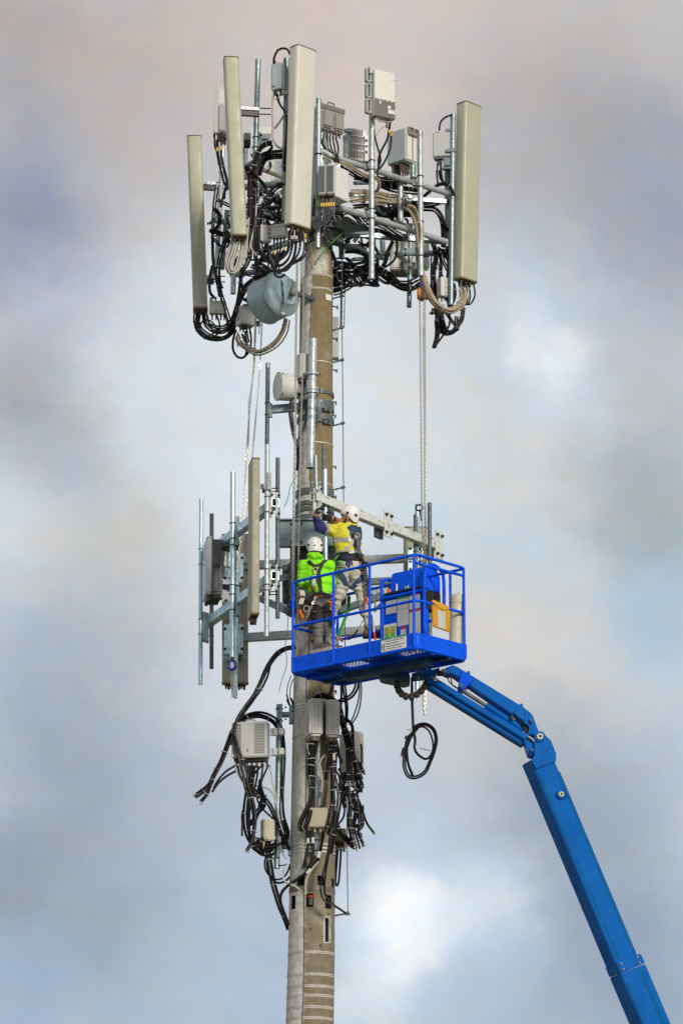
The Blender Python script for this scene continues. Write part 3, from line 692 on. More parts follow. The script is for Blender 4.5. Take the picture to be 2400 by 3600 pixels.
# ================================================================== panel antennas
def panel(name, label, top, bot, Y, w, d, yaw, material='radome', fr=.05, conn=5, Yb=None, capm='cap', backbox=False, brackets=()):
    T, B = P(*top, Y), P(*bot, Y if Yb is None else Yb); e = thing(name, label, 'antenna', B, 'panel antennas')
    rr = V((math.cos(yaw), math.sin(yaw), 0)); bk = V((-math.sin(yaw), math.cos(yaw), 0))
    def sec(k=1.0):
        pts = []
        for cx_, cy_, r_, a0 in ((w / 2, -d / 2, fr, -90), (w / 2, d / 2, .02, 0), (-w / 2, d / 2, .02, 90), (-w / 2, -d / 2, fr, 180)):
            ox, oy = cx_ - math.copysign(r_, cx_), cy_ - math.copysign(r_, cy_)
            for i in range(6): a = R(a0 + 18 * i); pts.append(((ox + r_ * math.cos(a)) * k, (oy + r_ * math.sin(a)) * k))
        return pts
    def loft(c0, c1_, k0=1.0, k1=1.0):
        s0, s1 = sec(k0), sec(k1); n = len(s0); m = MB()
        m.add([c0 + rr * x + bk * y for x, y in s0] + [c1_ + rr * x + bk * y for x, y in s1],
              [tuple(range(n))[::-1], tuple(range(n, 2 * n))] + [(i, (i + 1) % n, (i + 1) % n + n, i + n) for i in range(n)])
        return m
    u = (T - B).normalized()
    part(loft(B + u * .02, T - u * .014), 'radome_shell', material, e, angle=50)
    part(loft(T - u * .014, T, 1.035, 1.02), 'top_cap', capm, e, angle=50)
    bc = part(loft(B, B + u * .022, 1.0, 1.035), 'bottom_cap', 'cap_tan', e, angle=50)
    for i in range(conn):
        x = (i + .5) / conn - .5; p = B + rr * (x * w * .8) + bk * ((.28 if i % 2 else -.12) * d)
        part(MB().rev(p, -u, [(0, .022), (.03, .022), (.032, .017), (.075, .016)], 10), 'connector', 'connector', e)
    for frac, side, ln in brackets:                                        # stand-off bracket to the pipe behind
        p = B.lerp(T, frac) + bk * (d / 2); q = p + bk * ln * .6 + rr * side
        o = part(MB().beam(p + V((0, -.02, .03)), q + V((0, -.02, .03)), .06, .045), 'tilt_bracket', 'galv_pale', e, .003); part(MB().beam(p - V((0, 0, .035)), q - V((0, 0, .035)), .06, .07), 'tilt_link', 'bolt', e, .003)
        for s_ in (-.045, .045): part(MB().cyl(q + V((0, -.04, s_)), q + V((.0, -.04, s_)) + rr * .17, .009, n=6), 'threaded_rod', 'bolt', o)
        for s_ in (.25, .5, .75): part(MB().cyl(p.lerp(q, s_) + V((0, -.056, .03)), p.lerp(q, s_) + V((0, -.049, .03)), .009, n=8), 'slot', 'bolt', o)
    return e
panel('panel_antenna', 'tall cream panel antenna nearest the pole top, broadest of the upper ones', c1(1221, 190), c3(1167, 398), -1.55, .378, .175, R(43), 'radome_pale', .05, 6)
panel('panel_antenna', 'tall olive-beige panel antenna standing left of the bare grey pipe', c1(553, 290), c3(630, 490), -1.35, .212, .28, R(5), 'radome', .045, 5, brackets=[(.735, .38, .05)])
panel('panel_antenna', 'olive-beige panel antenna hanging lowest at the far left of the head frame', c1(218, 1010), c3(275, 1155), 1.75, .217, .28, R(3), 'radome', .045, 5, brackets=[(.745, .30, .05), (.2, .22, .05)])
panel('panel_antenna', 'tall beige panel antenna at the far right above the tan cable loop', c2(1357, 565), c4(1311, 873), .62, .365, .19, R(45), 'radome', .05, 6)
panel('panel_antenna', 'narrow beige panel antenna beside the two steel pipes of the lower mount', c6(636, 195), c6(631, 1622), -1.0, .115, .45, R(8), 'radome_old', .03, 6, brackets=[])
panel('panel_antenna', 'broad tan panel antenna seen from behind at the lower left', c6(462, 868), c6(462, 2235), 1.62, .378, .17, R(1), 'radome_old', .04, 8)
panel('panel_antenna', 'tan panel antenna half hidden behind the blue basket on the right', c7(1072, 350), c7(1072, 1290), 1.55, .335, .17, R(2), 'radome_old', .04, 6)

# ================================================================== radios and boxes
def unit(name, label, c, Y, cat='radio'):
    p = P(*c, Y); e = thing(name, label, cat, p); return e, p
def cable_glands(e, F, xs, y, z, r_=.016, l=.07, material='connector'):
    for x in xs: part(MB(F).rev((x, y, z), (0, 0, -1), [(0, r_), (l * .4, r_), (l * .42, r_ * .75), (l, r_ * .75)], 8), 'connector', material, e)
# small grey amplifier on the pipe beside the tallest panel
e, p = unit('amplifier_box', 'small pale grey amplifier box under a black cable arch', c1(985, 450), -1.3); F = frame(p, R(-35))
part(MB(F).box((0, 0, 0), .17, .11, .40), 'case', 'radio_blue', e, .008); part(MB(F).box((0, .0, .01), .185, .05, .34), 'lid_flange', 'radio', e, .005)
part(MB(F).box((-.03, -.065, .0), .05, .02, .3), 'rib', 'radio_blue', e, .004); cable_glands(e, F, (-.05, .05), 0, -.2); part(MB(F).rev((-.05, 0, .2), (0, 0, 1), [(0, .015), (.06, .014)], 8), 'connector', 'connector', e)
part(MB().beam(p + V((0, 0, -.26)), p + V((.2, .05, -.2)), .05, .05), 'bracket', 'galv_pale', e, .003); part(MB().box(p + V((.1, .02, .23)), .05, .03, .12), 'bracket', 'galv_dark', e, .003)
# finned radio with carry handle
e, p = unit('remote_radio', 'grey finned radio with carry handle above a fan of cables', c2(340, 670), -1.0); F = frame(p, R(38))
part(MB(F).box((0, .03, 0), .44, .13, .36), 'body', 'fin_grey', e, .012)
for x0_, x1_ in ((-.2, .0), (.0, .2)):
    o = part(MB(F).box(((x0_ + x1_) / 2, -.05, -.03), .17, .05, .26), 'cover', 'fin_grey', e, .02)
    m = MB(F)
    for k in range(6): m.box((x0_ + .035 + k * .026, -.078, -.03), .010, .014, .22)
    part(m, 'fins', 'fin_grey', o, kind='stuff')
m = MB(F)
for k in range(16): m.box((-.2 + k * .0267, -.05, .15), .009, .04, .07)
part(m, 'fins', 'fin_grey', e, kind='stuff')
part(MB(F).tube(smooth_path([V((-.06, 0, .18)), V((-.055, 0, .245)), V((0, 0, .255)), V((.055, 0, .245)), V((.06, 0, .18))], .02), .010, 8), 'handle', 'dark_grey', e)
m = MB(F)
for k in range(7): m.box((-.225, .03, -.15 + k * .05), .02, .06, .02)
part(m, 'clips', 'radio', e); cable_glands(e, F, [-.17 + k * .055 for k in range(7)], 0, -.18, .018)
# square active antenna on top of a pipe
e, p = unit('active_antenna', 'square white active antenna with ribbed lower half on a pale pipe', c2(725, 490), -.85, 'antenna'); F = frame(p, R(30))
part(MB(F).box((0, .03, 0), .35, .10, .72), 'body', 'radio', e, .008)
part(MB(F).box((0, -.032, .125), .345, .03, .46), 'front_cover', 'radio_warm', e, .01)
o = part(MB(F).box((0, -.026, -.235), .335, .02, .245), 'heat_sink', 'fin_grey', e, .003); m = MB(F)
for k in range(20): m.box((-.158 + k * .0166, -.045, -.235), .006, .03, .245)
part(m, 'fins', 'fin_grey', o, kind='stuff')
for x, z, w, h in ((.06, -.20, .05, .05), (.10, -.265, .12, .06), (-.09, -.15, .02, .06)): part(MB(F).box((x, -.062, z), w, .006, h), 'label_plate', 'radio_white', e)
for zc in (.28, .04, -.2):                                                 # cast side bracket with windows
    m = MB(F); m.box((-.215, .06, zc + .1), .08, .08, .02).box((-.215, .06, zc - .1), .08, .08, .02).box((-.19, .06, zc), .02, .08, .2).box((-.25, .06, zc), .02, .08, .2); part(m, 'side_bracket', 'radio', e, .006)
part(MB(F).box((-.19, .03, .35), .07, .07, .11), 'top_bracket', 'radio', e, .006)
for k in range(9): part(MB(F).box((.178, -.02, -.33 + k * .083), .012, .03, .018), 'clip', 'dark_grey', e)
for k in range(5): part(MB(F).box((-.14 + k * .07, -.045, -.105), .012, .03, .018), 'clip', 'dark_grey', e)
cable_glands(e, F, (-.15, .07, .12), .02, -.36, .02, .12)
m = MB(F); m.tube([V((-.13, 0, -.38)), V((-.05, 0, -.41)), V((.05, 0, -.41)), V((.14, 0, -.38))], .012, 8); part(m, 'guard_bar', 'fin_grey', e)
# white slotted radio behind the pipes
e, p = unit('slotted_radio', 'white slotted radio seen from behind between finned radio and pale pipe', c2(530, 855), .15); F = frame(p, R(18))
part(MB(F).box((0, .04, 0), .30, .1, .5), 'body', 'radio_white', e, .01)
for k, zc in enumerate((.19, .06, -.05, -.16)):
    m = MB(F)
    for i in range(9): m.box((-.12 + i * .025, -.02, zc), .010, .03, .085)
    part(m, 'fins', 'radio', e, kind='stuff')
m = MB(F); m.box((.13, -.03, -.06), .05, .05, .4).box((0, -.03, .0), .22, .03, .02).box((0, -.03, .12), .22, .03, .02).box((0, -.03, -.11), .22, .03, .02); part(m, 'frame', 'radio_white', e, .004)
for zc in (.06, -.03, -.12): part(MB(F).cyl((.13, -.058, zc), (.13, -.05, zc), .02, n=14), 'round_hole', 'black', e)
part(MB(F).box((-.16, -.06, .17), .14, .08, .04), 'clamp', 'galv_pale', e, .004)
# pale blue-grey radio with open bracket
e, p = unit('remote_radio', 'pale blue-grey radio box clamped left of the capped steel pipe', c2(865, 885), -.2); F = frame(p, R(48))
part(MB(F).box((-.02, 0, 0), .2, .36, .5), 'case', 'radio_white', e, .012)
part(MB(F).box((-.13, -.0, .0), .02, .34, .48), 'side_panel', 'radio_blue', e, .004); part(MB(F).box((-.02, -.186, -.03), .19, .012, .40), 'front_plate', 'radio_warm', e, .004)
part(MB(F).box((-.0, -.195, -.03), .012, .012, .38), 'seam', 'dark_grey', e)
for x in (-.06, .05):
    m = MB(F); m.box((x, -.21, .25), .09, .06, .012).box((x, -.21, .15), .09, .06, .012).box((x - .04, -.21, .2), .012, .06, .1).box((x + .04, -.21, .2), .012, .06, .1); part(m, 'bracket_pocket', 'fin_grey', e, .003)
cable_glands(e, F, [-.1 + k * .035 for k in range(6)], -.05, -.25, .02, .14); cable_glands(e, F, [-.1 + k * .035 for k in range(5)], .1, -.25, .02, .12)
# light grey radio beside the right panel
e, p = unit('remote_radio', 'flat light grey radio box on the blue-grey pipe by the far right antenna', c2(1155, 850), .5); F = frame(p, R(-8))
part(MB(F).box((0, .06, 0), .27, .12, .40), 'case', 'radio_white', e, .01); part(MB(F).box((0, -.006, 0), .25, .014, .38), 'front_plate', 'radio', e, .004)
m = MB(F); m.box((.14, -.02, -.12), .15, .06, .05).box((.10, 0, .21), .09, .06, .04); part(m, 'bracket', 'galv', e, .004); part(MB(F).box((0, .05, -.215), .24, .1, .03), 'base', 'dark_grey', e, .004); cable_glands(e, F, (-.06, -.02, .05, .1), .05, -.225, .018, .09)
m = MB(F); m.box((.07, -.02, -.3), .1, .06, .12).box((.07, -.02, -.4), .13, .08, .03); part(m, 'lower_bracket', 'galv', e, .004)
# twin-grille cabinet
e, p = unit('radio_cabinet', 'white cabinet with two dark vertical grilles in front of the frame', c14(400, 660), -1.3); F = frame(p, R(52))
part(MB(F).box((.03, .06, 0), .30, .28, .46), 'case', 'radio_white', e, .008)
part(MB(F).box((.185, .06, 0), .012, .27, .45), 'side_panel', 'radio', e, .003)
for yy in (-.035, .105):
    pass
FL = frame(p, R(52 - 62)); 
for x in (-.165, -.045):
    o = part(MB(FL).box((x, -.15, .0), .108, .16, .44), 'radio_front', 'radio', e, .012)
    m = MB(FL); m.quad(V((x - .042, -.233, -.195)), V((x + .042, -.233, -.195)), V((x + .042, -.233, .195)), V((x - .042, -.233, .195))); part(m, 'grille', 'grille', o)
for k in range(8): part(MB(FL).rev((-.2 + k * .028, -.12, -.22), (0, 0, -1), [(0, .012), (.10, .011), (.101, .016), (.145, .016)], 8), 'connector', 'cable_grey' if k % 2 else 'cable', e)
for k in range(6): part(MB(FL).rev((-.19 + k * .035, -.13, -.32), (0, 0, -1), [(0, .017), (.055, .017)], 8), 'yellow_sleeve', 'tape_yellow', e)
# slim active antenna seen edge-on behind the left panel
e, p = unit('active_antenna', 'slim white active antenna edge-on behind the left olive panel', c1(470, 780), .1, 'antenna'); F = frame(p, R(62))
part(MB(F).box((0, .0, .0), .30, .10, .72), 'body', 'radio_white', e, .01); part(MB(F).box((-.06, -.07, -.13), .22, .07, .44), 'heat_sink', 'radio', e, .02)
for k in range(8): part(MB(F).box((.152, -.02 + .03 * (k % 2), -.32 + k * .09), .01, .03, .02), 'clip', 'dark_grey', e)
cable_glands(e, F, (-.1, -.04, .04, .1), 0, -.36, .022, .10)
# boxes hung low on the left half of the head frame
e, p = unit('filter_box', 'narrow pale grey filter box with side ribs under the grey frame tube', c3(865, 455), -.95, 'box'); F = frame(p, R(22))
part(MB(F).box((0, 0, 0), .165, .12, .25), 'case', 'radio_white', e, .01); part(MB(F).box((-.03, -.065, 0), .012, .02, .2), 'rib', 'radio', e)
for z in (-.06, 0, .06): part(MB(F).box((.04, -.064, z), .04, .012, .012), 'latch', 'dark_grey', e)
cable_glands(e, F, (-.04, .04), 0, -.125)
e, p = unit('combiner_box', 'white bumpy combiner box left of the cream panel\'s connectors', c3(1000, 430), -1.1, 'box'); F = frame(p, R(-20))
part(MB(F).box((0, 0, 0), .21, .10, .20), 'case', 'radio_white', e, .008)
for k in range(10): part(MB(F).box((-.09 + .045 * (k % 5), -.055, .07 - .14 * (k // 5)), .03, .02, .03), 'screw_boss', 'radio_white', e, .004)
cable_glands(e, F, (-.08, -.03, .02, .07), 0, -.1, .016, .08); cable_glands(e, frame(p + V((0, 0, .2)), R(-20)), (-.03, .03), 0, -.02, .016, .08)
e, p = unit('filter_box', 'light grey filter box with three latches left of the far right panel', c4(1145, 925), .55, 'box'); F = frame(p, R(30))
part(MB(F).box((0, 0, 0), .19, .13, .29), 'case', 'radio_white', e, .01); part(MB(F).box((-.03, -.07, 0), .014, .02, .26), 'rib', 'radio', e)
for z in (-.08, 0, .08): part(MB(F).box((.02, -.07, z), .07, .014, .014), 'latch', 'radio', e, .003)
cable_glands(e, F, (-.05, .05), 0, -.145)
e, p = unit('combiner_box', 'small white combiner box beside the lowest olive panel\'s plugs', c3(432, 1130), 1.5, 'box'); F = frame(p, R(6))
part(MB(F).box((0, 0, 0), .25, .09, .20), 'case', 'radio_white', e, .008)
for k in range(8): part(MB(F).box((-.1 + .065 * (k % 4), -.05, .085 - .13 * (k // 4)), .03, .02, .025), 'screw_boss', 'radio_white', e, .004)
part(MB(F).box((-.1, -.03, .12), .05, .03, .05), 'tab', 'radio', e, .003); cable_glands(e, F, (-.08, -.02, .05, .1), 0, -.1, .016, .09); cable_glands(e, frame(p + V((0, 0, .2)), R(6)), (-.03, .05), 0, -.03, .016, .08)
e, p = unit('equipment_box', 'plain grey box with cable loop below hanging left of the big drum dish', c3(690, 1215), .75, 'box'); F = frame(p, R(30))
part(MB(F).box((0, 0, 0), .24, .19, .28), 'case', 'radio', e, .008); part(MB(F).box((-.05, -.02, -.16), .09, .08, .08), 'plug_block', 'connector', e, .004); cable_glands(e, F, (-.08, -.03, .03, .08), .02, -.14, .016, .09)
part(MB(F).box((0, 0, .16), .1, .08, .06), 'top_lug', 'galv_dark', e, .005)
e, p = unit('equipment_box', 'pale green-grey cabinet glimpsed behind the bare grey pipe', c13(620, 330), .5, 'box'); F = frame(p, R(-3))
part(MB(F).box((0, .06, -.05), .32, .16, .42), 'case', 'radio_white', e, .008); m = MB(F)
for k in range(10): m.box((-.0 + k * .016, -.03, -.02), .006, .02, .16)
part(m, 'fins', 'radio', e, kind='stuff'); part(MB(F).box((.03, -.06, -.02), .16, .05, .06), 'bracket', 'galv', e, .01)
e, p = unit('equipment_box', 'small dark grey box behind the left olive panel', c13(425, 375), -.2, 'box'); F = frame(p, R(10))
part(MB(F).box((0, 0, .05), .10, .1, .12), 'case', 'fin_grey', e, .006); part(MB(F).box((0, 0, -.05), .09, .1, .1), 'plug_block', 'black', e, .006); m = MB(F)
for k in range(5): m.box((-.035 + k * .017, -.056, .05), .007, .02, .1)
part(m, 'fins', 'radio', e, kind='stuff')
e, p = unit('equipment_box', 'white rear cabinet with small keyhole glimpsed left of the cream panel', c13(880, 790), .9, 'box'); F = frame(p, R(0))
part(MB(F).box((0, 0, 0), .26, .14, .36), 'case', 'radio_white', e, .008); part(MB(F).box((.02, -.072, -.01), .2, .01, .3), 'door', 'radio_blue', e, .003); part(MB(F).box((.03, -.08, .06), .008, .006, .03), 'keyhole', 'black', e)
e, p = unit('equipment_box', 'large grey cabinet behind the right frame tubes above the orange hoist', c4(835, 690), 1.3, 'box'); F = frame(p, R(4))
part(MB(F).box((0, 0, .02), .44, .22, .50), 'case', 'radio', e, .012); part(MB(F).box((-.02, -.06, -.26), .42, .2, .06), 'base', 'rusty', e, .006); part(MB(F).box((.3, .05, .06), .12, .2, .4), 'side_unit', 'radio', e, .01)
part(MB(F).box((.0, -.115, .02), .38, .01, .42), 'door', 'radio_warm', e, .003)
# ------------------------------------------------ microwave dishes
e = thing('microwave_dish', 'large galvanised drum-shaped microwave dish on the left of the pole', 'dish', P(*c3(990, 1000), -.45))
bc, fc = P(*c3(1035, 992), -.50), P(*c3(875, 1072), -.22); ax = (fc - bc).normalized(); L_ = (fc - bc).length
part(MB().rev(bc, ax, [(.02, .30), (.05, .322), (L_, .328), (L_ + .02, .335), (L_ + .03, .335), (L_ + .03, .30)], 48, False), 'shroud', 'galv_dish', e)
part(MB().rev(bc, ax, [(L_ + .012, .315), (L_ + .02, .31), (L_ + .03, .0)], 48, False), 'radome_cover', 'radio_white', e)
part(MB().rev(bc, ax, [(.06, .318), (.03, .325), (.028, .325), (.01, .31), (-.02, .26), (-.05, .22), (-.09, .20), (-.09, .12), (-.14, .11), (-.17, .07)], 48), 'back_dish', 'galv_dish', e)
part(MB().torus(bc + ax * .05, ax, .327, .010, 48, 8), 'rim_hoop', 'galv_dish', e)
n_ = V((.35, -.9, 0)).normalized(); part(MB().prism([P(*c3(1030, 835), -.72), P(*c3(1122, 868), -.72), P(*c3(1048, 1100), -.72)], (0.01, .03, 0)), 'stay_plate', 'galv_dish', e, .003)
part(MB().cyl(bc - ax * .1, V((-.30, -.12, bc.z)), .04, n=16), 'mount_hub', 'galv_dark', e); part(MB().box(bc - ax * .2, .1, .08, .2, R(20)), 'mount_plate', 'galv_dark', e, .01)
a = P(*c3(1018, 1185), -.88); part(MB().quad(a, a + V((.05, 0, -.01)), a + V((.05, 0, .02)), a + V((0, 0, .03))), 'sticker', 'print', e)
e = thing('microwave_dish', 'small white round microwave dish pointing left at mid pole', 'dish', P(*c5(430, 500), -.28))
fc, bc = P(*c5(292, 467), -.36), P(*c5(412, 478), -.28); ax = (fc - bc).normalized(); L_ = (fc - bc).length; Rr = .20
part(MB().rev(bc, ax, [(-.02, .13), (0, .17), (.03, .195), (L_ - .01, Rr), (L_, Rr * 1.03), (L_ + .02, Rr * 1.03)], 40, False), 'drum', 'radio_white', e)
part(MB().rev(bc, ax, [(L_ + .012, Rr * 1.0), (L_ + .022, Rr * .99), (L_ + .03, .0)], 40, False), 'radome_cover', 'radio_white', e)
part(MB().rev(bc, ax, [(-.02, .135), (-.05, .10), (-.10, .09), (-.14, .06)], 24), 'feed_housing', 'radio', e)
part(MB().box(P(*c5(470, 460), -.32), .12, .1, .26, R(20)), 'mount_arm', 'galv_dark', e, .008)
for k in range(4):
    a = R(45 + 90 * k); aa, uu = basis(ax); q = bc + ax * (L_ - .005) + (aa * math.cos(a) + uu * math.sin(a)) * (Rr * 1.03); part(MB().box(q, .02, .02, .02), 'rim_clip', 'galv_dark', e)
e, p = unit('equipment_box', 'plain pale grey box behind the hoist chains above the small white dish', c5(478, 315), -.42, 'box'); F = frame(p, R(28))
part(MB(F).box((0, 0, 0), .15, .16, .36), 'case', 'radio', e, .008); part(MB(F).box((0, .02, -.2), .1, .1, .05), 'base', 'galv_dark', e, .004)
# thick pipe strapped to the front of the pole
e = thing('standoff_pipe', 'thick short grey pipe strapped upright in front of the pole', 'pipe', P(*c5(540, 1115), -.55))
t, f_ = P(*c5(560, 95), -.55), P(*c5(540, 1110), -.55); part(MB().pipe(f_, t, .06, 24, .08), 'tube', 'galv_pale', e)
for y in (372, 492, 515): 
    p = t.lerp(f_, (y - 95) / 1015); part(MB().rev(p, (0, 0, 1), [(-.018, .064), (-.018, .088), (.018, .088), (.018, .064)], 24, False).box(p + V((.09, 0, 0)), .08, .04, .03).box(p + V((-.09, .02, 0)), .08, .04, .03), 'pipe_clamp', 'galv_pale', e, .003)
    for s_ in (-1, 1): bolt(e, p + V((s_ * .11, -.02, 0)), (0, -1, 0), .011)
for y in (560, 645, 715): p = t.lerp(f_, (y - 95) / 1015); part(MB().rev(p, (0, 0, 1), [(-.02, .058), (-.02, .067), (.02, .067), (.02, .058)], 24, False), 'band', 'galv', e)
for y in (480, 600, 700):
    p = t.lerp(f_, (y - 95) / 1015); part(MB().beam(p + V((.02, .03, 0)), p + V((.06, .42, 0)), .06, .06), 'standoff_arm', 'galv_dark', e, .003)
o = part(MB().box(P(*c5(612, 690), -.42), .05, .1, .22), 'standoff_bracket', 'galv_dark', e, .005)
# upper left pipe on its arm
e = thing('outrigger_pipe', 'slim dark pipe on a bracket arm left of the small white dish', 'pipe', P(*c5(197, 925), -.15))
pipe_part(e, P(*c5(205, 287), -.15), P(*c5(198, 925), -.15), .032, 'galv_dark', 'tube', 1)
part(MB().beam(P(*c5(215, 650), -.12), P(*c5(460, 630), -.1), .09, .11), 'bracket_arm', 'galv', e, .006)
part(MB().beam(P(*c5(220, 600), -.16), P(*c5(228, 712), -.16), .05, .05), 'clamp_channel', 'galv', e, .004)
for y in (598, 690): ubolt(e, P(*c5(202, y), -.15), .034); bolt(e, P(*c5(228, y + 12), -.16), (1, -.3, 0), .012)

# ================================================================== lower mount of square beams
lm = thing('beam_mount', 'unfinished triangular mount of new galvanised square beams behind the workers', 'frame', P(1105, 2030, 0))
zU = P(*c7(283, 113), -1.3).z; DZ = P(*c6(835, 1235), -1.2).z - P(*c6(833, 565), -1.2).z
BN, BR = PZ(*c7(270, 100), zU), PZ(*c7(1240, 495), zU)
zU2 = P(*c6(833, 565), -1.2).z
LN, LF = PZ(*c6(833, 565), zU2), PZ(*c6(185, 1065), zU2)
bw = .115
beams = {}
for nm, a, b_, ma in (('right beam', BN, BR, 'spangle'), ('', BN + V((0, 0, DZ)), BR + V((0, 0, DZ)), 'galv_pale'), ('', LN, LF, 'galv_new'), ('', LN + V((0, 0, DZ)), LF + V((0, 0, DZ)), 'galv_new')):
    part(MB().beam(a, b_, bw, bw * 1.05, hollow=.012), 'square_beam', ma, lm, .002)
for xa, ya, xb, yb in ((838, 1990, 1490, 1960), (838, 2243, 1490, 2206)):
    part(MB().beam(P(xa, ya, 1.55), P(xb, yb, 1.2), bw, bw), 'square_beam', 'galv_pale', lm, .003)
rm = lambda t: BN.lerp(BR, t)
yr = math.atan2((BR - BN).y, (BR - BN).x)
nr = V((math.sin(yr), -math.cos(yr), 0))
for t, w, h in ((.56, .20, .38), (.985, .19, .42)):
    cplate(lm, rm(t) + nr * (bw / 2 + .014), w, h, yr, 'spangle', .02, s=.02); cplate(lm, rm(t) + V((0, 0, DZ)) + nr * (bw / 2 + .014), w, h, yr, 'spangle', .02, s=.02)
    part(MB().box(rm(t) - nr * .09 - V((0, 0, .03)), w * .9, .05, h * .8, yr), 'clamp_back', 'galv_dark', lm, .004)
# end plates facing the viewer at both near ends
for q, Y in ((c7(322, 118), -1.33), (c6(785, 585), -1.22), (c6(848, 590), -1.18), (c6(785, 1250), -1.22), (c6(848, 1255), -1.18), (c7(285, 140), -1.36)):
    yw = R(55) if q[0] > 1050 else R(70); o = part(MB().box(P(*q, Y), .07, .02, .36, yw), 'clamp_plate', 'spangle', lm, .003)
    for dz in (-.13, .13): bolt(o, P(*q, Y) + V((.02, -.03, dz)), (.8, -.6, 0), .015)
# clamp plates along the left beam
for (x, y) in ((485, 835), (485, 1480), (180, 1710), (205, 1720)):
    o = part(MB().box(P(*c6(x, y), .25 if x > 300 else 1.45), .05, .14, .42), 'clamp_plate', 'galv', lm, .004)
# back plates round the rear beam
for y in (1168, 1820):
    for x in (395, 502): cplate(lm, P(*c6(x, y), 1.3), .11, .44, 0, 'galv_new', .02, s=.016)
for y in (1090, 1990):
    for x in (378, 548): 
        o = part(MB().box(P(*c6(x, y), 1.45), .085, .02, .11), 'hole_plate', 'galv_pale', lm, .006)
        for dx in (-.02, .02):
            for dz in (-.03, .03): part(MB().cyl(P(*c6(x, y), 1.435) + V((dx, 0, dz)), P(*c6(x, y), 1.445) + V((dx, 0, dz)), .009, n=8), 'slot', 'bolt', o)
    part(MB().beam(P(*c6(378, y), 1.5), P(*c6(548, y), 1.5), .05, .07), 'cross_channel', 'galv_dark', lm, .003)
for y in (545, 645): cplate(lm, P(*c7(1070, y), .95), .20, .16, R(3), 'galv_new', .02, s=.014)
# radial arms and braces from the pole sleeve
for a, ya, b_, yb in ((c6(930, 1250), -.25, c6(690, 1310), -.6), (c6(930, 1560), -.3, c6(690, 1445), .1), (c7(690, 775), .0, c7(890, 765), -.1), (c7(480, 1000), -.15, c7(830, 880), -.3), (c7(0, 960), -.2, c7(60, 985), -.2)):
    part(MB().beam(P(*a, ya), P(*b_, yb), .09, .09), 'brace', 'galv', lm, .004)
LP = [('', c6(151, 537), c6(143, 2238), 1.42, .0315, 'galv_new'), ('', c6(247, 670), c6(245, 2093), 1.85, .031, 'galv_dark'), ('', c6(441, 287), c6(434, 2018), .22, .038, 'galv_new'),
      ('', c6(482, 930), c8(397, 570), 1.2, .03, 'galv_new'), ('', c5(200, 925), c6(750, 1800), -1.28, .034, 'galv_pale'), ('', c6(853, 158), c6(852, 1630), -1.08, .031, 'galv_dark'),
      ('', c5(580, 1013), c7(300, 330), -1.15, .032, 'galv'), ('', c5(645, 928), c7(355, 330), -.95, .03, 'galv_dark'), ('', c5(655, 1122), c12(408, 940), -1.15, .034, 'galv_new'),
      ('', c7(1075, 245), c7(1072, 1250), .95, .031, 'galv_dark'), ('', c7(1088, 165), c7(1087, 1622), 1.1, .034, 'galv_new'), ('', c7(1185, 152), c7(1188, 1250), .75, .031, 'galv_dark')]
LPE = []
for nm, a, b_, Y, r_, ma in LP:
    t, f_ = P(*a, Y), P(*b_, Y); LPE.append((t, f_, r_)); pipe_part(lm, t, f_, r_, ma)
def ub_at(i, ys):
    t, f_, r_ = LPE[i]
    for y in ys:
        zz = P(1000, y, t.y).z; k = (t.z - zz) / (t.z - f_.z); ubolt(lm, t.lerp(f_, k), r_)
y6 = lambda *a: [c6(0, v)[1] for v in a]
ub_at(0, y6(995, 1135, 1640, 1778)); ub_at(1, y6(1792,)); ub_at(2, y6(757, 900, 1412, 1553, 960, 1325)); ub_at(4, y6(515, 655, 1180, 1322, 460, 1375)); ub_at(5, y6(525, 667, 1192, 1330))
ub_at(8, [c7(0, 185)[1]]); ub_at(9, [c7(0, 535)[1], c7(0, 655)[1]]); ub_at(11, [c7(0, 600)[1]])
for q, Y in ((c6(710, 418), -1.15), (c6(708, 1365), -1.15)):              # white brackets of the narrow panel
    o = part(MB().box(P(*q, Y), .055, .03, .07), 'panel_bracket', 'radio_white', lm, .004); part(MB().cyl(P(*q, Y - .02), P(*q, Y - .014), .011, n=10), 'slot', 'bolt', o)
    part(MB().beam(P(q[0], q[1] + 16, Y), P(q[0] + 30, q[1] + 16, Y), .05, .05), 'panel_bracket', 'bolt', lm, .004)
    for dy in (-3, 8): part(MB().cyl(P(q[0] + 20, q[1] + dy + 10, Y - .06), P(q[0] + 58, q[1] + dy + 10, Y - .06), .008, n=6), 'threaded_rod', 'bolt', lm)
o = part(MB().box(P(*c6(778, 365), -1.33), .055, .02, .25), 'hole_strip', 'galv_pale', lm, .003)
for k in range(7): part(MB().cyl(P(*c6(776, 310 + k * 17), -1.345), P(*c6(776, 310 + k * 17), -1.339), .007, n=8), 'slot', 'bolt', o)
part(MB().torus(P(*c7(368, 186), -1.15), (0, .2, 1), .05, .008, 16, 6), 'u_bolt', 'bolt', lm)
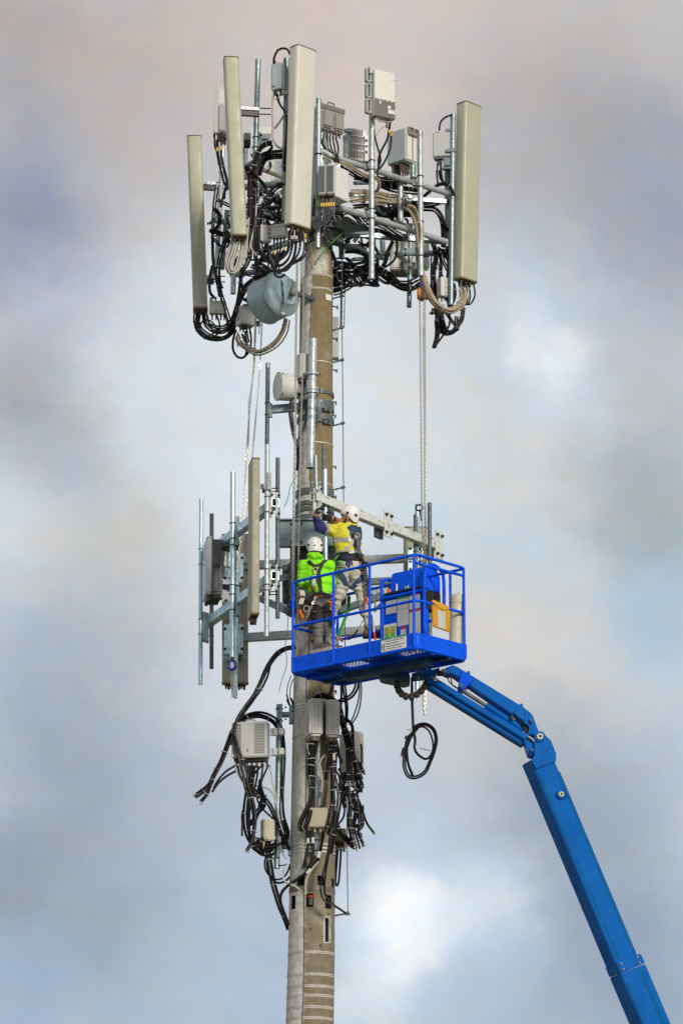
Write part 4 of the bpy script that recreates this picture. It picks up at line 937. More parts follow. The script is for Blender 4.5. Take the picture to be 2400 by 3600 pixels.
# ------------------------------------------------ active antenna on the left corner
e = thing('active_antenna', 'light grey active antenna with dark recessed back between the left pipes', 'antenna', P(*c17(445, 1980), .9))
Yq = .75; T0, B0 = P(*c17(395, 960), Yq), P(*c17(395, 2030), Yq); C0 = (T0 + B0) / 2; H0 = T0.z - B0.z; F = frame(C0, R(7))
part(MB(F).box((0, .27, 0), .075, .56, H0), 'radome_shell', 'radio_blue', e, .012)
for z in (H0 * .465, -H0 * .465): part(MB(F).box((.0, .27, z), .079, .564, .01), 'seam', 'mid_grey', e)
part(MB(F).box((.115, .27, -.02), .155, .52, H0 * .95), 'heat_sink', 'mid_grey', e, .012)
for z in (.19, -.20):
    for s in (0.105,): 
        m = MB(F); m.box((s - .055, .0, z), .012, .03, .36).box((s + .05, .0, z), .03, .03, .36).box((s, .0, z + .18), .12, .03, .02).box((s, .0, z - .18), .12, .03, .02); part(m, 'recess_frame', 'mid_grey', e, .006)
part(MB(F).box((.0, .27, -H0 / 2 - .03), .05, .4, .07), 'plug_bay', 'connector', e, .006); part(MB(F).box((.1, .27, -H0 / 2 - .01), .14, .45, .06), 'foot', 'black', e, .006)
for x in (.24, .30): part(MB(F).capsule(V((x, .1, .22)), V((x - .01, .1, .02)), .028, .035), 'tilt_link', 'galv_pale', e)
part(MB(F).beam(V((.2, .1, .27)), V((.42, .0, .27)), .06, .07), 'tilt_bracket', 'bolt', e, .004); part(MB(F).beam(V((.2, .15, -.28)), V((.45, .0, -.32)), .06, .07), 'tilt_bracket', 'bolt', e, .004)
part(MB().prism([P(*c17(615, 1730), .9), P(*c17(770, 1810), .9), P(*c17(770, 2240), .9), P(*c17(590, 2130), .9)], (0, .02, 0)), 'plate', 'radio_warm', e, .004)
for x, y in ((625, 1800), (610, 2110), (705, 2150)): bolt(e, P(*c17(x, y), .89), (0, -1, 0), .016)

# ================================================================== equipment under the basket
e = thing('equipment_pipe', 'upright grey pipe on two brackets left of the lower pole', 'pipe', P(*c9(228, 640), -.05))
pipe_part(e, P(*c8(744, 625), -.05), P(*c9(228, 640), -.05), .042, 'galv', 'tube', 1)
for y, y2 in ((700, 700), (1738, 1740)):
    x0_ = 760 if y < 1000 else 735; part(MB().cyl(P(*c8(x0_, y), -.05), P(*c8(830, y2), -.05), .04, n=14), 'bracket_arm', 'galv', e)
    part(MB().box(P(*c8(834 if y < 1000 else 826, y), -.06), .05, .12, .26), 'bracket_plate', 'galv', e, .005)
    part(MB().box(P(*c8(757 if y < 1000 else 735, y), -.12), .03, .05, .3), 'clamp_channel', 'galv', e, .004)
    for dy in (-45, 48):
        q = P(*c8(743 if y < 1000 else 722, y + dy), -.05); ubolt(e, q, .043); bolt(e, q + V((.08, -.06, .01)), (1, -.2, 0), .013)
def perf_face(F, x0_, x1_, y, z0_, z1_, nu, nv):
    m = MB(F); m.quad(V((x0_, y, z0_)), V((x1_, y, z0_)), V((x1_, y, z1_)), V((x0_, y, z1_))); m.uv[0] = [(0, 0), (nu, 0), (nu, nv), (0, nv)]; return m
e = thing('power_unit', 'square grey perforated-cover unit hung left of the lower pole', 'radio', P(*c8(520, 905), -.25)); p = P(*c8(518, 905), -.25); F = frame(p, R(-9))
part(MB(F).box((0, .0, 0), .50, .20, .50), 'cover', 'radio', e, .012); part(MB(F).box((0, .05, -.265), .46, .13, .05), 'plug_row', 'connector', e, .006)
for x0_, x1_ in ((-.235, -.115), (.07, .21)): part(perf_face(F, x0_, x1_, -.1015, -.2, .22, (x1_ - x0_) * 1.35, .42 * 1.35), 'perforation', 'perforated', e)
part(MB(F).tube(smooth_path([V((-.07, 0, .25)), V((-.06, 0, .285)), V((.0, 0, .292)), V((.06, 0, .285)), V((.07, 0, .25))], .02), .009, 8), 'handle', 'radio', e)
for k in range(3): part(MB(F).prism([V((-.035, -.102, -.15 - k * .013)), V((-.01, -.102, -.143 - k * .013)), V((-.01, -.102, -.136 - k * .013)), V((-.035, -.102, -.143 - k * .013))], (0, -.002, 0)), 'logo_bar', 'mid_grey', e)
for z in (.12, -.16):
    m = MB(F); m.box((.32, .05, z), .10, .08, .10).box((.43, .04, z), .07, .10, .09); part(m, 'pipe_bracket', 'radio_white', e, .006)
    for dz in (-.028, 0, .028): part(MB(F).cyl((.31, .005, z + dz), (.31, .012, z + dz), .008, n=8), 'slot', 'bolt', e)
cable_glands(e, F, [-.2 + k * .07 for k in range(7)], .05, -.29, .02, .08)
def rounded_radio(name, label, c, Y, yaw, w, d, h, louv, lm_='louvre'):
    p = P(*c, Y); e = thing(name, label, 'radio', p); F = frame(p, yaw)
    part(MB(F).box((0, 0, 0), w, d, h), 'cover', 'radio_warm' if lm_ == 'louvre' else 'radome_pale', e, .03, angle=60)
    for x in (-.02, .02): part(MB(F).box((x, -d / 2 - .0005, 0), .005, .004, h * .9), 'groove', 'fin_grey', e)
    part(MB(F).box((0, .0, -h / 2 - .03), w * .62, d * .8, .07), 'plug_bay', 'connector', e, .008)
    sgn = -1 if louv < 0 else 1; x = sgn * (w / 2 + .0015)
    m = MB(F)
    if sgn < 0: m.quad(V((x, d * .32, -h * .4)), V((x, -d * .32, -h * .4)), V((x, -d * .32, h * .42)), V((x, d * .32, h * .42)))
    else: m.quad(V((x, -d * .32, -h * .4)), V((x, d * .32, -h * .4)), V((x, d * .32, h * .42)), V((x, -d * .32, h * .42)))
    part(m, 'louvres', lm_, e); cable_glands(e, F, (-.05, 0, .05), -.05, -h / 2 - .05, .018, .07)
    return e
rounded_radio('remote_radio', 'pale rounded radio with slotted left side, left one of the pair on the pole', c18(475, 590), -.62, R(13), .185, .34, .52, -1)
rounded_radio('remote_radio', 'pale rounded radio, right one of the pair on the pole', c18(775, 605), -.52, R(3), .19, .30, .52, -1)
rounded_radio('remote_radio', 'cream rounded radio with slots on its right, behind the cable tangle', c18(1085, 1150), .32, R(38), .24, .30, .60, 1, 'louvre_tan')
single(MB().box(P(*c18(640, 640), -.36), .045, .16, .5), 'gap_filler', 'rusty', 'dark rusty plate added to darken the gap between the paired radios', 'bracket', None, .006)  # added dark plate that deepens the gap between the radios
m = MB(); e = thing('equipment_pipe', 'short grey pipe running down between the paired radios and tan box', 'pipe', P(*c9(670, 500), -.42)); pipe_part(e, P(*c18(560, 180), -.42), P(*c9(668, 498), -.42), .034, 'galv_pale', 'tube')
for q in ((c9(668, 325)), c9(668, 440), c8(1052, 700)): ubolt(e, P(*q, -.42), .036)
part(MB().box(P(*c9(640, 445), -.36), .10, .12, .06), 'bracket', 'galv_dark', e, .004); part(MB().cyl(P(*c18(550, 200), -.42), P(*c18(550, 200), -.1), .05, n=14), 'bracket_arm', 'galv_pale', e)
def jbox(label, c, Y, yaw, w, d, h, nm='junction_box', glands=3):
    p = P(*c, Y); e = thing(nm, label, 'box', p); F = frame(p, yaw)
    part(MB(F).box((0, .02, 0), w, d, h), 'case', 'beige_box', e, .012); part(MB(F).box((0, -d / 2 + .01, .0), w * .985, .03, h * .985), 'lid', 'beige_box', e, .012)
    for x in (-1, 1):
        for z in (-1, 1): part(MB(F).cyl((x * w * .43, -d / 2 - .008, z * h * .42), (x * w * .43, -d / 2 - .003, z * h * .42), .008, n=8), 'lid_screw', 'galv_dark', e)
    cable_glands(e, F, [(-.36 + .72 * k / max(1, glands - 1)) * w for k in range(glands)], .0, -h / 2, .018, .06, 'beige_box'); return e, F
e, F = jbox('tan junction box on the lower pole front with embossed lid', c8(1045, 1515), -.55, R(0), .325, .13, .27, glands=4)
for z, w in ((.06, .03), (.03, .07), (.012, .07), (-.03, .03), (-.05, .06)): part(MB(F).box((.0, -.0705, z), w, .004, .006), 'embossing', 'beige_box', e)
m = MB(F); m.box((0, -.0705, -.045), .12, .003, .003).box((0, -.0705, -.08), .12, .003, .003); part(m, 'embossing', 'beige_box', e); part(MB(F).box((-.18, .02, .07), .04, .02, .04), 'lug', 'radio_white', e, .003)
e, F = jbox('small tan junction box on the left equipment pipe', c8(652, 1612), -.18, R(20), .16, .13, .30, glands=1)
for z in (.09, -.1): part(MB(F).box((.09, .0, z), .02, .06, .05), 'lug', 'radio_white', e, .003)
e, F = jbox('tan junction box half hidden behind the right edge of the pole', c9(925, 305), .22, R(-8), .17, .13, .26, glands=2)
part(MB(F).box((.0, -.06, -.09), .12, .05, .07), 'plug_block', 'connector', e, .006)

# ================================================================== chains and hoists
def chain_mesh(path, pitch=.034, r=.0115, q=.0042):
    """interlocked oval links, every other one turned a quarter"""
    pts = smooth_path(path, .2) if len(path) > 2 else [V(p) for p in path]
    m = MB(); seg = 0; d = 0.0; k = 0; acc = 0.0
    for a, b_ in zip(pts, pts[1:]):
        L = (b_ - a).length; t = (b_ - a) / L; pos = pitch - acc if acc else 0
        while pos < L:
            c = a + t * pos; s0, s1 = basis(t); ax = (s0 if k % 2 else s1); ax = (ax + (s1 if k % 2 else -s0) * .6).normalized()
            m.torus(c, ax, r, q, 8, 4, ex=pitch * .34, exd=t); k += 1; pos += pitch
        acc = L - (pos - pitch)
    return m
def chains(name, label, parts_, cat='chain'):
    p0 = parts_[0]; e = thing(name, label, cat, p0[-1])
    for pth in parts_:
        o = part(chain_mesh(pth), 'chain', 'chain', e, kind='stuff')
    return e
def hoist(e, c, s, m1, m2='bolt', yaw=0.0):
    F = frame(c, yaw)
    part(MB(F).rev((-.035 * s, 0, 0), (1, 0, 0), [(0, .07 * s), (.02 * s, .085 * s), (.04 * s, .085 * s), (.055 * s, .05 * s)], 20), 'cover', m1, e, .004)
    part(MB(F).rev((.075 * s, 0, 0), (1, 0, 0), [(-.03 * s, .05 * s), (-.02 * s, .08 * s), (.03 * s, .08 * s), (.04 * s, .05 * s)], 20), 'cover', m1, e, .004)
    part(MB(F).box((.035 * s, 0, 0), .05 * s, .12 * s, .17 * s), 'body', m2, e, .006)
    part(MB(F).torus((.03 * s, 0, .13 * s), (0, 1, .2), .035 * s, .011 * s, 14, 6), 'hook', m1 if m1 == 'hoist_blue' else 'hoist_blue', e)
e = chains('chain_hoist', 'orange chain hoist with long double chain on the right side', [
    [P(*c4(951, 1020), .7), P(*c5(1402, 0), .72), P(*c5(1408, 700), .8), P(*c5(1416, 1500), .85), P(*c7(1130, 710), .85)], [P(*c4(983, 1020), .66), P(*c5(1427, 0), .7), P(*c5(1433, 700), .75), P(*c5(1438, 1500), .8), P(*c7(1150, 710), .8)],
    [P(*c4(993, 1020), .66), P(*c5(1440, 0), .7), P(*c5(1444, 700), .78), P(*c5(1444, 1500), .82), P(*c7(1158, 600), .82)],
    [P(*c10(303, 250), .8), P(*c10(303, 450), .8), P(*c10(312, 585), .8), P(*c10(325, 450), .8), P(*c10(326, 390), .8)], [P(*c7(1125, 710), .85), P(*c7(1120, 1000), .85), P(*c7(1130, 1520), .85)]], 'hoist')
hoist(e, P(*c4(952, 970), .68), 1.12, 'hoist_orange'); part(MB().tube([P(*c4(963, 930), .68), P(*c4(963, 890), .68)], .018, 8), 'hook', 'hoist_blue', e)
part(MB().torus(P(*c7(1105, 190), .9), (.2, 1, 0), .045, .014, 16, 6), 'chain_hook', 'black', e); part(MB().cyl(P(*c7(1112, 215), .9), P(*c7(1120, 290), .86), .012), 'hook_shank', 'black', e)
e = chains('chain_hoist', 'pair of pale hoist chains hanging in front of the pole', [
    [P(*c3(1166, 735), -1.0), P(*c3(1150, 1699), -1.0), P(*c5(415, 900), -1.0), P(*c5(402, 1560), -1.0), P(*c7(108, 880), -1.0)], [P(*c3(1158, 735), -1.0), P(*c3(1142, 1699), -1.0), P(*c5(427, 700), -1.0), P(*c5(412, 1560), -1.0), P(*c7(118, 860), -1.0)],
    [P(*c3(1224, 680), -1.0), P(*c3(1210, 1699), -1.0), P(*c5(462, 900), -1.0), P(*c5(452, 1560), -1.0), P(*c7(160, 330), -1.0), P(*c7(143, 1350), -1.0)],
    [P(*c3(1195, 690), -1.0), P(*c3(1198, 905), -1.0)], [P(*c3(1206, 690), -1.0), P(*c3(1206, 900), -1.0)]], 'hoist')
part(MB().cyl(P(*c7(107, 888), -1.0), P(*c7(105, 922), -1.0), .025, n=10), 'swivel', 'hoist_orange', e); part(MB().torus(P(*c7(103, 950), -1.0), (.2, 1, 0), .04, .018, 16, 8), 'hook', 'hoist_blue', e)
e = chains('chain_hoist', 'slanting hoist chains ending in a small blue hoist at the lower left', [
    [P(*c3(786, 1200), .45), P(*c3(765, 1699), .45), P(*c5(55, 600), .6), P(*c6(585, 0), .6), P(*c6(522, 760), .75), P(*c17(885, 1820), .9)], [P(*c3(780, 1200), .45), P(*c3(758, 1699), .45), P(*c5(68, 600), .6), P(*c6(570, 50), .6), P(*c17(1000, 700), .75), P(*c17(930, 1250), .85), P(*c17(900, 1800), .9)],
    [P(*c3(840, 1250), .4), P(*c3(818, 1699), .45), P(*c5(120, 600), .55), P(*c6(632, 0), .6), P(*c6(620, 150), .65), P(*c17(1075, 640), .8), P(*c17(960, 1300), .9)],
    [P(*c3(815, 1200), .45), P(*c3(813, 1370), .45)], [P(*c6(430, 2080), .35), P(*c6(428, 2200), .35), P(*c6(436, 2352), .35)], [P(*c6(443, 2080), .35), P(*c6(445, 2250), .35), P(*c6(440, 2350), .35)]], 'hoist')
c = P(*c6(434, 2063), .2); part(MB().torus(c, (.15, 1, 0), .055, .022, 20, 8), 'blue_wheel', 'hoist_blue', e); part(MB().box(c, .05, .05, .09), 'body', 'galv_pale', e, .005); part(MB().cyl(c + V((0, 0, .06)), c + V((0, 0, .12)), .03, n=10), 'neck', 'bolt', e)
c = P(*c3(808, 1275), .5); part(MB().box(c, .06, .06, .08), 'anchor', 'bolt', e, .006)

# ================================================================== basket
Nc = P(*c7(1085, 1290), -2.9); zF = Nc.z
Lc, Rc = PZ(*c7(95, 1490), zF), PZ(*c7(1475, 1390), zF)
ea = (Lc - Nc); eb = (Rc - Nc); LL = ea.length; ea.normalize(); eb = (eb - ea * eb.dot(ea)); LB = eb.length; eb.normalize()
def bp(s, t, h): return Nc + ea * (s * LL) + eb * (t * LB) + V((0, 0, h))
bk = thing('lift_basket', 'blue railed work basket of the boom lift holding two workers', 'basket', bp(.5, .5, 0))
HT, HM, TB, RT = 1.255, .635, .205, .0195
def btube(pts, r=RT, name='rail', material='blue', sm=False, n=10):
    return part(MB().tube(smooth_path(pts, .03) if sm else pts, r, n), name, material, bk)
def corner_loop(h, k=.05, ins=0.0):
    """closed loop round the basket with rounded corners"""
    q = []; cs = [(ins, ins), (1 - ins, ins), (1 - ins, 1 - ins), (ins, 1 - ins)]
    for i, (s, t) in enumerate(cs):
        a = bp(*cs[i - 1], h); c = bp(s, t, h); b_ = bp(*cs[(i + 1) % 4], h); da = (a - c).normalized() * k * 2; db = (b_ - c).normalized() * k * 2
        for j in range(7): u = j / 6; q.append(c + da * (1 - u) ** 2 + db * u ** 2)
    return q + q[:1]
btube(corner_loop(HT, .055), RT, 'top_rail'); btube(corner_loop(HM, .05), RT, 'mid_rail'); btube(corner_loop(.0, .06), .026, 'base_rail')
btube([bp(.01, .0, HT - .11), bp(0, .97, HT - .11)], RT, 'gate_bar')
for s, t in ((.02, 0), (.365, 0), (.655, 0), (.985, 0), (1, .93), (.6, 1), (.0, .96), (.12, 1)):
    btube([bp(s, t, .0), bp(s, t, HT)], RT, 'post')
btube([bp(.655, 0, .45), bp(.66, 0, HM - .05), bp(.69, 0, HM - .01), bp(.72, 0, HM)], .012, 'gusset', sm=True)
# toe boards: rounded at the near corner
def board(pts, name='toe_board'):
    m = MB(); n = len(pts); q = []
    for i, p in enumerate(pts):
        t = pts[min(i + 1, n - 1)] - pts[max(i - 1, 0)]; nrm = V((t.y, -t.x, 0)).normalized() * .008
        q += [p + nrm + V((0, 0, .02)), p + nrm + V((0, 0, TB)), p - nrm + V((0, 0, TB)), p - nrm + V((0, 0, .02))]
    fs = [(0, 1, 2, 3), tuple(4 * (n - 1) + k for k in (3, 2, 1, 0))]
    for i in range(n - 1):
        for k in range(4): fs.append((4 * i + k, 4 * i + (k + 1) % 4, 4 * i + 4 + (k + 1) % 4, 4 * i + 4 + k))
    return part(m.add(q, fs), name, 'blue', bk)
rc = []
for j in range(9):
    u = j / 8; rc.append(bp(.045, 0, 0) * (1 - u) ** 2 + bp(0, 0, 0) * 2 * u * (1 - u) + bp(0, .10, 0) * u ** 2)
tb1 = board([bp(.995, 0, 0), bp(.5, 0, 0), bp(.05, 0, 0)]); board(rc, 'toe_board_corner'); board([bp(0, .105, 0), bp(0, 1, 0)])
board([bp(1, .98, 0), bp(1, .02, 0)]); board([bp(.02, 1, 0), bp(.98, 1, 0)])
# floor: steel edge frame, cross bars and expanded metal
for t in (.33, .67): part(MB().beam(bp(0, t, -.02), bp(1, t, -.02), .07, .045), 'floor_bar', 'teal_steel' if t > .5 else 'blue', bk, .004)
for s in (.22, .44, .66, .86): part(MB().beam(bp(s, 0, -.005), bp(s, 1, -.005), .05, .03), 'floor_bar', 'blue', bk, .003)
m = MB(); st = .062
def clip(p0, d):
    lo, hi = -9, 9
    for o_, v in ((p0[0], d[0]), (p0[1], d[1])):
        L_ = (LL if v is d[0] else LB)
    return lo, hi
k = -LB
while k < LL:
    for sg in (1, -1):                                                    # two crossing families of strands
        a0, b0 = (max(0, k), max(0, -k)); t_ = min(LL - a0, LB - b0)
        if t_ > .02:
            a1, b1 = a0 + t_, b0 + t_
            if sg < 0: b0, b1 = LB - b0, LB - b1
            m.beam(bp(a0 / LL, b0 / LB, .012 + .004 * sg), bp(a1 / LL, b1 / LB, .012 + .004 * sg), .008, .004)
    k += st
part(m, 'floor_mesh', 'blue', bk, kind='stuff')
for s0_, t0_ in ((.22, 0), (.66, 0), (.0, .34), (.22, .34), (.66, .34), (.0, .67), (.80, .67)):                         # ply sheets laid over some bays of the mesh
    part(MB().prism([bp(s0_ + .005, t0_ + .01, .02), bp(s0_ + .195, t0_ + .01, .02), bp(s0_ + .195, t0_ + .32, .02), bp(s0_ + .005, t0_ + .32, .02)], (0, 0, .006)), 'floor_sheet', 'teal_steel', bk)
# instruction sign on the near toe board
def bq(s, h, t=0.0, out=.012): return bp(s, t, h) - eb * out
sg_a, sg_b = .445, .165
sign = bq
def plate_on(s0_, s1_, h0, h1, material, parent, out=.012, name='label', t=0.0, th=.002):
    m = MB(); m.prism([bq(s0_, h0, t, out), bq(s1_, h0, t, out), bq(s1_, h1, t, out), bq(s0_, h1, t, out)], eb * th); return part(m, name, material, parent)
s0_ = .272; s1_ = .075
o = plate_on(s0_, s1_, .025, .205, 'white_label', tb1, .0125, 'instruction_sign')
plate_on(s0_, s1_, .180, .205, 'green_label', tb1, .0135, 'sign_header')
def text(body, s, h, size, material, parent, out=.0145, t=0.0, name='lettering'):
    cu = bpy.data.curves.new(name, 'FONT'); cu.body = body; cu.size = size * U; cu.extrude = .0003
    tmp = bpy.data.objects.new('tmp', cu); COL.objects.link(tmp); dg = bpy.context.evaluated_depsgraph_get()
    me = bpy.data.meshes.new_from_object(tmp.evaluated_get(dg)); bpy.data.objects.remove(tmp); me.materials.clear(); me.materials.append(MATS[material])
    p = bq(s, h, t, out); o = link(name, me, parent, p)
    x = -ea; z = V((0, 0, 1)); y = -eb                                 # reading direction runs towards the near corner
    o.rotation_euler = Matrix((x, z, x.cross(z))).transposed().to_euler(); return o
text('INSTRUCTIONS', .20, .185, .019, 'white_label', tb1)
for i, ln in enumerate(('Maximum load: 500 lbs / 227 kg', 'Maximum occupants: 2', 'Occupants and equipment must', 'not exceed 500 lbs / 227 kg')): text(ln, .235, .151 - i * .034, .0245, 'ink', tb1)
for s in (.262, .247):                                                    # two little figures
    m = MB(); c = bq(s, .128, 0, .0145); m.ball(c, .007, .002, .007, 10, 6); m.box(c - V((0, 0, .03)), .013, .002, .036, math.atan2(-ea.y, -ea.x)).box(c - V((0, 0, .065)), .009, .002, .04, math.atan2(-ea.y, -ea.x)); part(m, 'figure_mark', 'ink', tb1)
for s, h in ((.72, .07), (.93, .17), (.40, .16)): part(MB().cyl(bq(s, h, 0, .008), bq(s, h, 0, .014), .010, n=8), 'rivet', 'galv_dark', tb1)
# control station at the far rail
T_ = .86; ctl = part(MB().prism([bp(.60, T_, .32), bp(.29, T_, .32), bp(.29, T_ + .14, .32), bp(.60, T_ + .14, .32)], (0, 0, .78)), 'control_panel', 'blue', bk, .01)
hood = MB(); hood.prism([bp(.575, T_ + .05, 1.05), bp(.575, T_ + .10, 1.40), bp(.575, T_ + .32, 1.40), bp(.575, T_ + .40, 1.28), bp(.575, T_ + .40, 1.05)], -ea * (.285 * LL)); part(hood, 'control_hood', 'blue', bk, .02)
part(MB().prism([bp(.585, T_ - .03, 1.07), bp(.29, T_ - .03, 1.07), bp(.29, T_ + .1, 1.07), bp(.585, T_ + .1, 1.07)], (0, 0, .03)), 'control_ledge', 'black', bk, .004)
for s, ma, h in ((.565, 'orange', .06), (.545, 'orange', .05), (.49, 'steel_hook', .10), (.42, 'galv', .04), (.40, 'galv', .05)): part(MB().cyl(bp(s, T_ - .0, 1.09), bp(s, T_ - .0, 1.10 + h), .014, n=8), 'joystick' if h > .08 else 'switch', ma, bk)
btube([bp(.60, T_ - .02, 1.03), bp(.28, T_ - .02, 1.03)], .024, 'control_rail')
part(MB().prism([bp(.285, T_ + .05, .80), bp(.285, T_ + .38, .80), bp(.285, T_ + .38, 1.06), bp(.285, T_ + .05, 1.06)], ea * .14), 'foam_block', 'foam_black', bk, .01)
btube([bp(.61, T_, .2), bp(.61, T_, 1.2), bp(.61, T_ + .03, 1.29), bp(.61, T_ + .12, 1.33), bp(.61, T_ + .25, 1.33)], .024, 'control_hoop', sm=True)
btube([bp(.27, T_, .25), bp(.27, T_, 1.15), bp(.27, T_ + .06, 1.36), bp(.27, T_ + .18, 1.42), bp(.27, T_ + .32, 1.38), bp(.27, T_ + .40, 1.26), bp(.27, T_ + .40, .6)], .024, 'control_hoop', sm=True)
def decal(s0_, s1_, h0, h1, material, header=None, nu=1.0, nv=1.0):
    m = MB(); a = [bp(s0_, T_, h0) - eb * .0125, bp(s1_, T_, h0) - eb * .0125, bp(s1_, T_, h1) - eb * .0125, bp(s0_, T_, h1) - eb * .0125]
    m.quad(*a); m.uv[0] = [(0, 0), (nu, 0), (nu, nv), (0, nv)]; o = part(m, 'decal', material, bk)
    if header:
        hh = h1 - .03; m = MB(); m.quad(*[q - eb * .0015 for q in (bp(s0_, T_, hh) - eb * .0125, bp(s1_, T_, hh) - eb * .0125, a[2], a[3])]); part(m, 'decal_header', header, o)
    return o
decal(.572, .487, .80, .985, 'print', None, .35, .35); decal(.482, .392, .83, 1.005, 'print', 'green_label', .4, .45); decal(.387, .300, .80, 1.02, 'print', 'red_label', .4, .5)
decal(.482, .392, .60, .825, 'print', None, .4, .5); decal(.387, .345, .42, .79, 'print', 'red_label', .2, .8); decal(.340, .296, .42, .79, 'print', 'red_label', .2, .8); decal(.457, .412, .47, .58, 'print', 'red_label', .2, .25)
o = decal(.590, .490, .42, .66, 'white_label')
for sa, sb in ((.583, .545), (.537, .497)):
    m = MB(); m.quad(*[bp(s, T_, h) - eb * .0142 for s, h in ((sa, .47), (sb, .47), (sb, .62), (sa, .62))]); part(m, 'decal_green', 'green_bright', o)
    m = MB(); m.quad(*[bp(s, T_, h) - eb * .0155 for s, h in ((sa - .008, .53), (sb + .008, .53), (sb + .008, .61), (sa - .008, .61))]); part(m, 'decal_orange', 'orange_label', o)
# things in and on the basket
e = thing('document_tube', 'cream plastic document tube standing in the basket\'s right corner', 'tube', bp(.03, .84, .02)); a, b_ = bp(.068, .95, .03), bp(.055, .985, .87)
part(MB().cyl(a, b_, .092, .094, 28), 'tube', 'tube_cream', e); part(MB().cyl(b_ - V((0, 0, .09)), b_ + V((0, 0, .03)), .101, n=28), 'lid', 'tube_cream', e, .008); part(MB().torus(b_ + V((0, 0, .03)), (0, 1, 0), .035, .006, 14, 5), 'lid_handle', 'tube_cream', e)
e = thing('document_pouch', 'yellow document pouch hanging from the basket\'s mid rail', 'pouch', bp(0, .45, .32)); yw = math.atan2(eb.y, eb.x)
def pq(t, h, o_): return bp(0, t, h) - ea * o_
part(MB().prism([pq(.27, .32, .03), pq(.61, .30, .03), pq(.62, .60, .03), pq(.26, .62, .03)], -ea * .025), 'bag', 'pouch', e, .008)
part(MB().prism([pq(.25, .66, .035), pq(.33, .62, .05), pq(.45, .57, .062), pq(.60, .615, .05), pq(.615, .65, .035), pq(.3, .69, .03)], -ea * .008), 'flap', 'pouch', e, .003)
m = MB(); m.quad(*[pq(t, h, .0572) for t, h in ((.36, .33), (.51, .325), (.51, .555), (.36, .56))]); m.uv[0] = [(0, 0), (.3, 0), (.3, .5), (0, .5)]; part(m, 'label_sheet', 'print', e)
e = thing('tool_bag', 'black cloth tool bag on the basket floor under the control panel', 'bag', bp(.4, .5, .02)); m = MB()
for k in range(9): m.ball(bp(.33 + .027 * k, .45 + .03 * math.sin(k * 2), .2 + .03 * math.sin(k * 1.7)), .07, .06, .055 + .02 * math.cos(k))
part(m, 'cloth', 'black', e); part(MB().box(bp(.42, .5, .09), .5, .25, .16, math.atan2(ea.y, ea.x)), 'base', 'black', e, .04)
part(MB().torus(bp(.35, .42, .26), eb, .014, .005, 12, 5), 'ring', 'steel_hook', e)
e = thing('camera_box', 'small white box with a dark round lens under the control panel', 'box', bp(.3, .5, .03)); part(MB().box(bp(.31, .52, .17), .13, .12, .26, math.atan2(ea.y, ea.x)), 'case', 'radio_white', e, .012); part(MB().cyl(bp(.312, .46, .23), bp(.312, .44, .23), .045, n=18), 'lens', 'black', e)
e = thing('cardboard_box', 'open pinkish cardboard box on the floor beside the green-vested worker', 'box', bp(.88, .3, .02)); c = bp(.83, .33, .17); part(MB().box(c, .40, .3, .28, math.atan2(ea.y, ea.x)), 'carton', 'box_card', e, .004)
part(MB().prism([c + V((-.2, -.1, .14)), c + V((.18, -.18, .14)), c + V((.2, -.2, .155)), c + V((-.16, -.2, .19))], (0, .006, 0)), 'flap', 'box_card', e)
single(MB().box(bp(.66, .82, .22), .12, .1, .12, R(10), taper=.9), 'yellow_case', 'box_yellow', 'small orange-yellow case by the green strap in the basket', 'case', None, .012)
e = thing('ratchet_strap', 'green webbing strap tied over the basket\'s back rail', 'strap', P(*c16(890, 1030), -.95)); part(MB().tube(smooth_path([P(*c16(1075, 350), -.85), P(*c16(1060, 560), -.9), P(*c16(960, 820), -.95), P(*c16(890, 1040), -1.0)]), .022, 8, flat=.3), 'webbing', 'strap_green', e)
part(MB().torus(P(*c16(1075, 345), -.86), (1, .3, 0), .035, .018, 14, 6), 'knot', 'strap_green', e)
single(MB().capsule(P(*c16(895, 1065), -1.0), P(*c16(960, 1120), -1.0), .022, .014), 'red_handle', 'red', 'red tool handle lying beside the orange-yellow case', 'tool')
e = thing('coiled_rope', 'small coil of pale rope hanging at the basket post', 'rope', P(*c16(770, 1150), -1.5)); m = MB()
for k in range(4): m.torus(P(*c16(778 + k * 6, 1085 + 8 * (k % 2)), -1.5 - .01 * k), (.4, 1, .2 * k), .05 + .006 * k, .010, 16, 6)
part(m, 'coil', 'rope', e); part(MB().tube(smooth_path([P(*c16(770, 1000), -1.5), P(*c16(800, 1080), -1.52), P(*c16(790, 1150), -1.5)]), .010, 6), 'tail', 'rope', e)
e = thing('rope_bundle', 'bound pale rope bundle hanging on the basket\'s left corner', 'rope', P(*c16(195, 450), -1.45)); m = MB()
for k in range(5): m.tube(smooth_path([P(*c16(180 + k * 14, 190), -1.42), P(*c16(200 + k * 14, 280), -1.45), P(*c16(170 + k * 12, 440), -1.45)]), .015, 6)
part(m, 'loops', 'rope', e); part(MB().torus(P(*c16(210, 315), -1.45), (0, .2, 1), .045, .012, 14, 6), 'binding', 'boot', e)
e = thing('lanyard_absorber', 'orange lanyard shock pack hanging at the basket\'s left corner', 'lanyard', P(*c16(215, 690), -1.4)); part(MB().capsule(P(*c16(185, 575), -1.42), P(*c16(225, 675), -1.4), .026, .028), 'pack', 'orange', e); part(MB().tube([P(*c16(165, 480), -1.42), P(*c16(180, 560), -1.42)], .012, 6), 'loop', 'bolt', e)
e = thing('marker_rod', 'white and red marker rod tied to the front basket post', 'tool', P(*c16(1555, 1090), -2.2)); part(MB().cyl(P(*c16(1515, 700), -2.2), P(*c16(1540, 950), -2.2), .012), 'rod', 'radio_white', e); part(MB().cyl(P(*c16(1540, 950), -2.2), P(*c16(1558, 1095), -2.2), .013), 'tip', 'red', e)

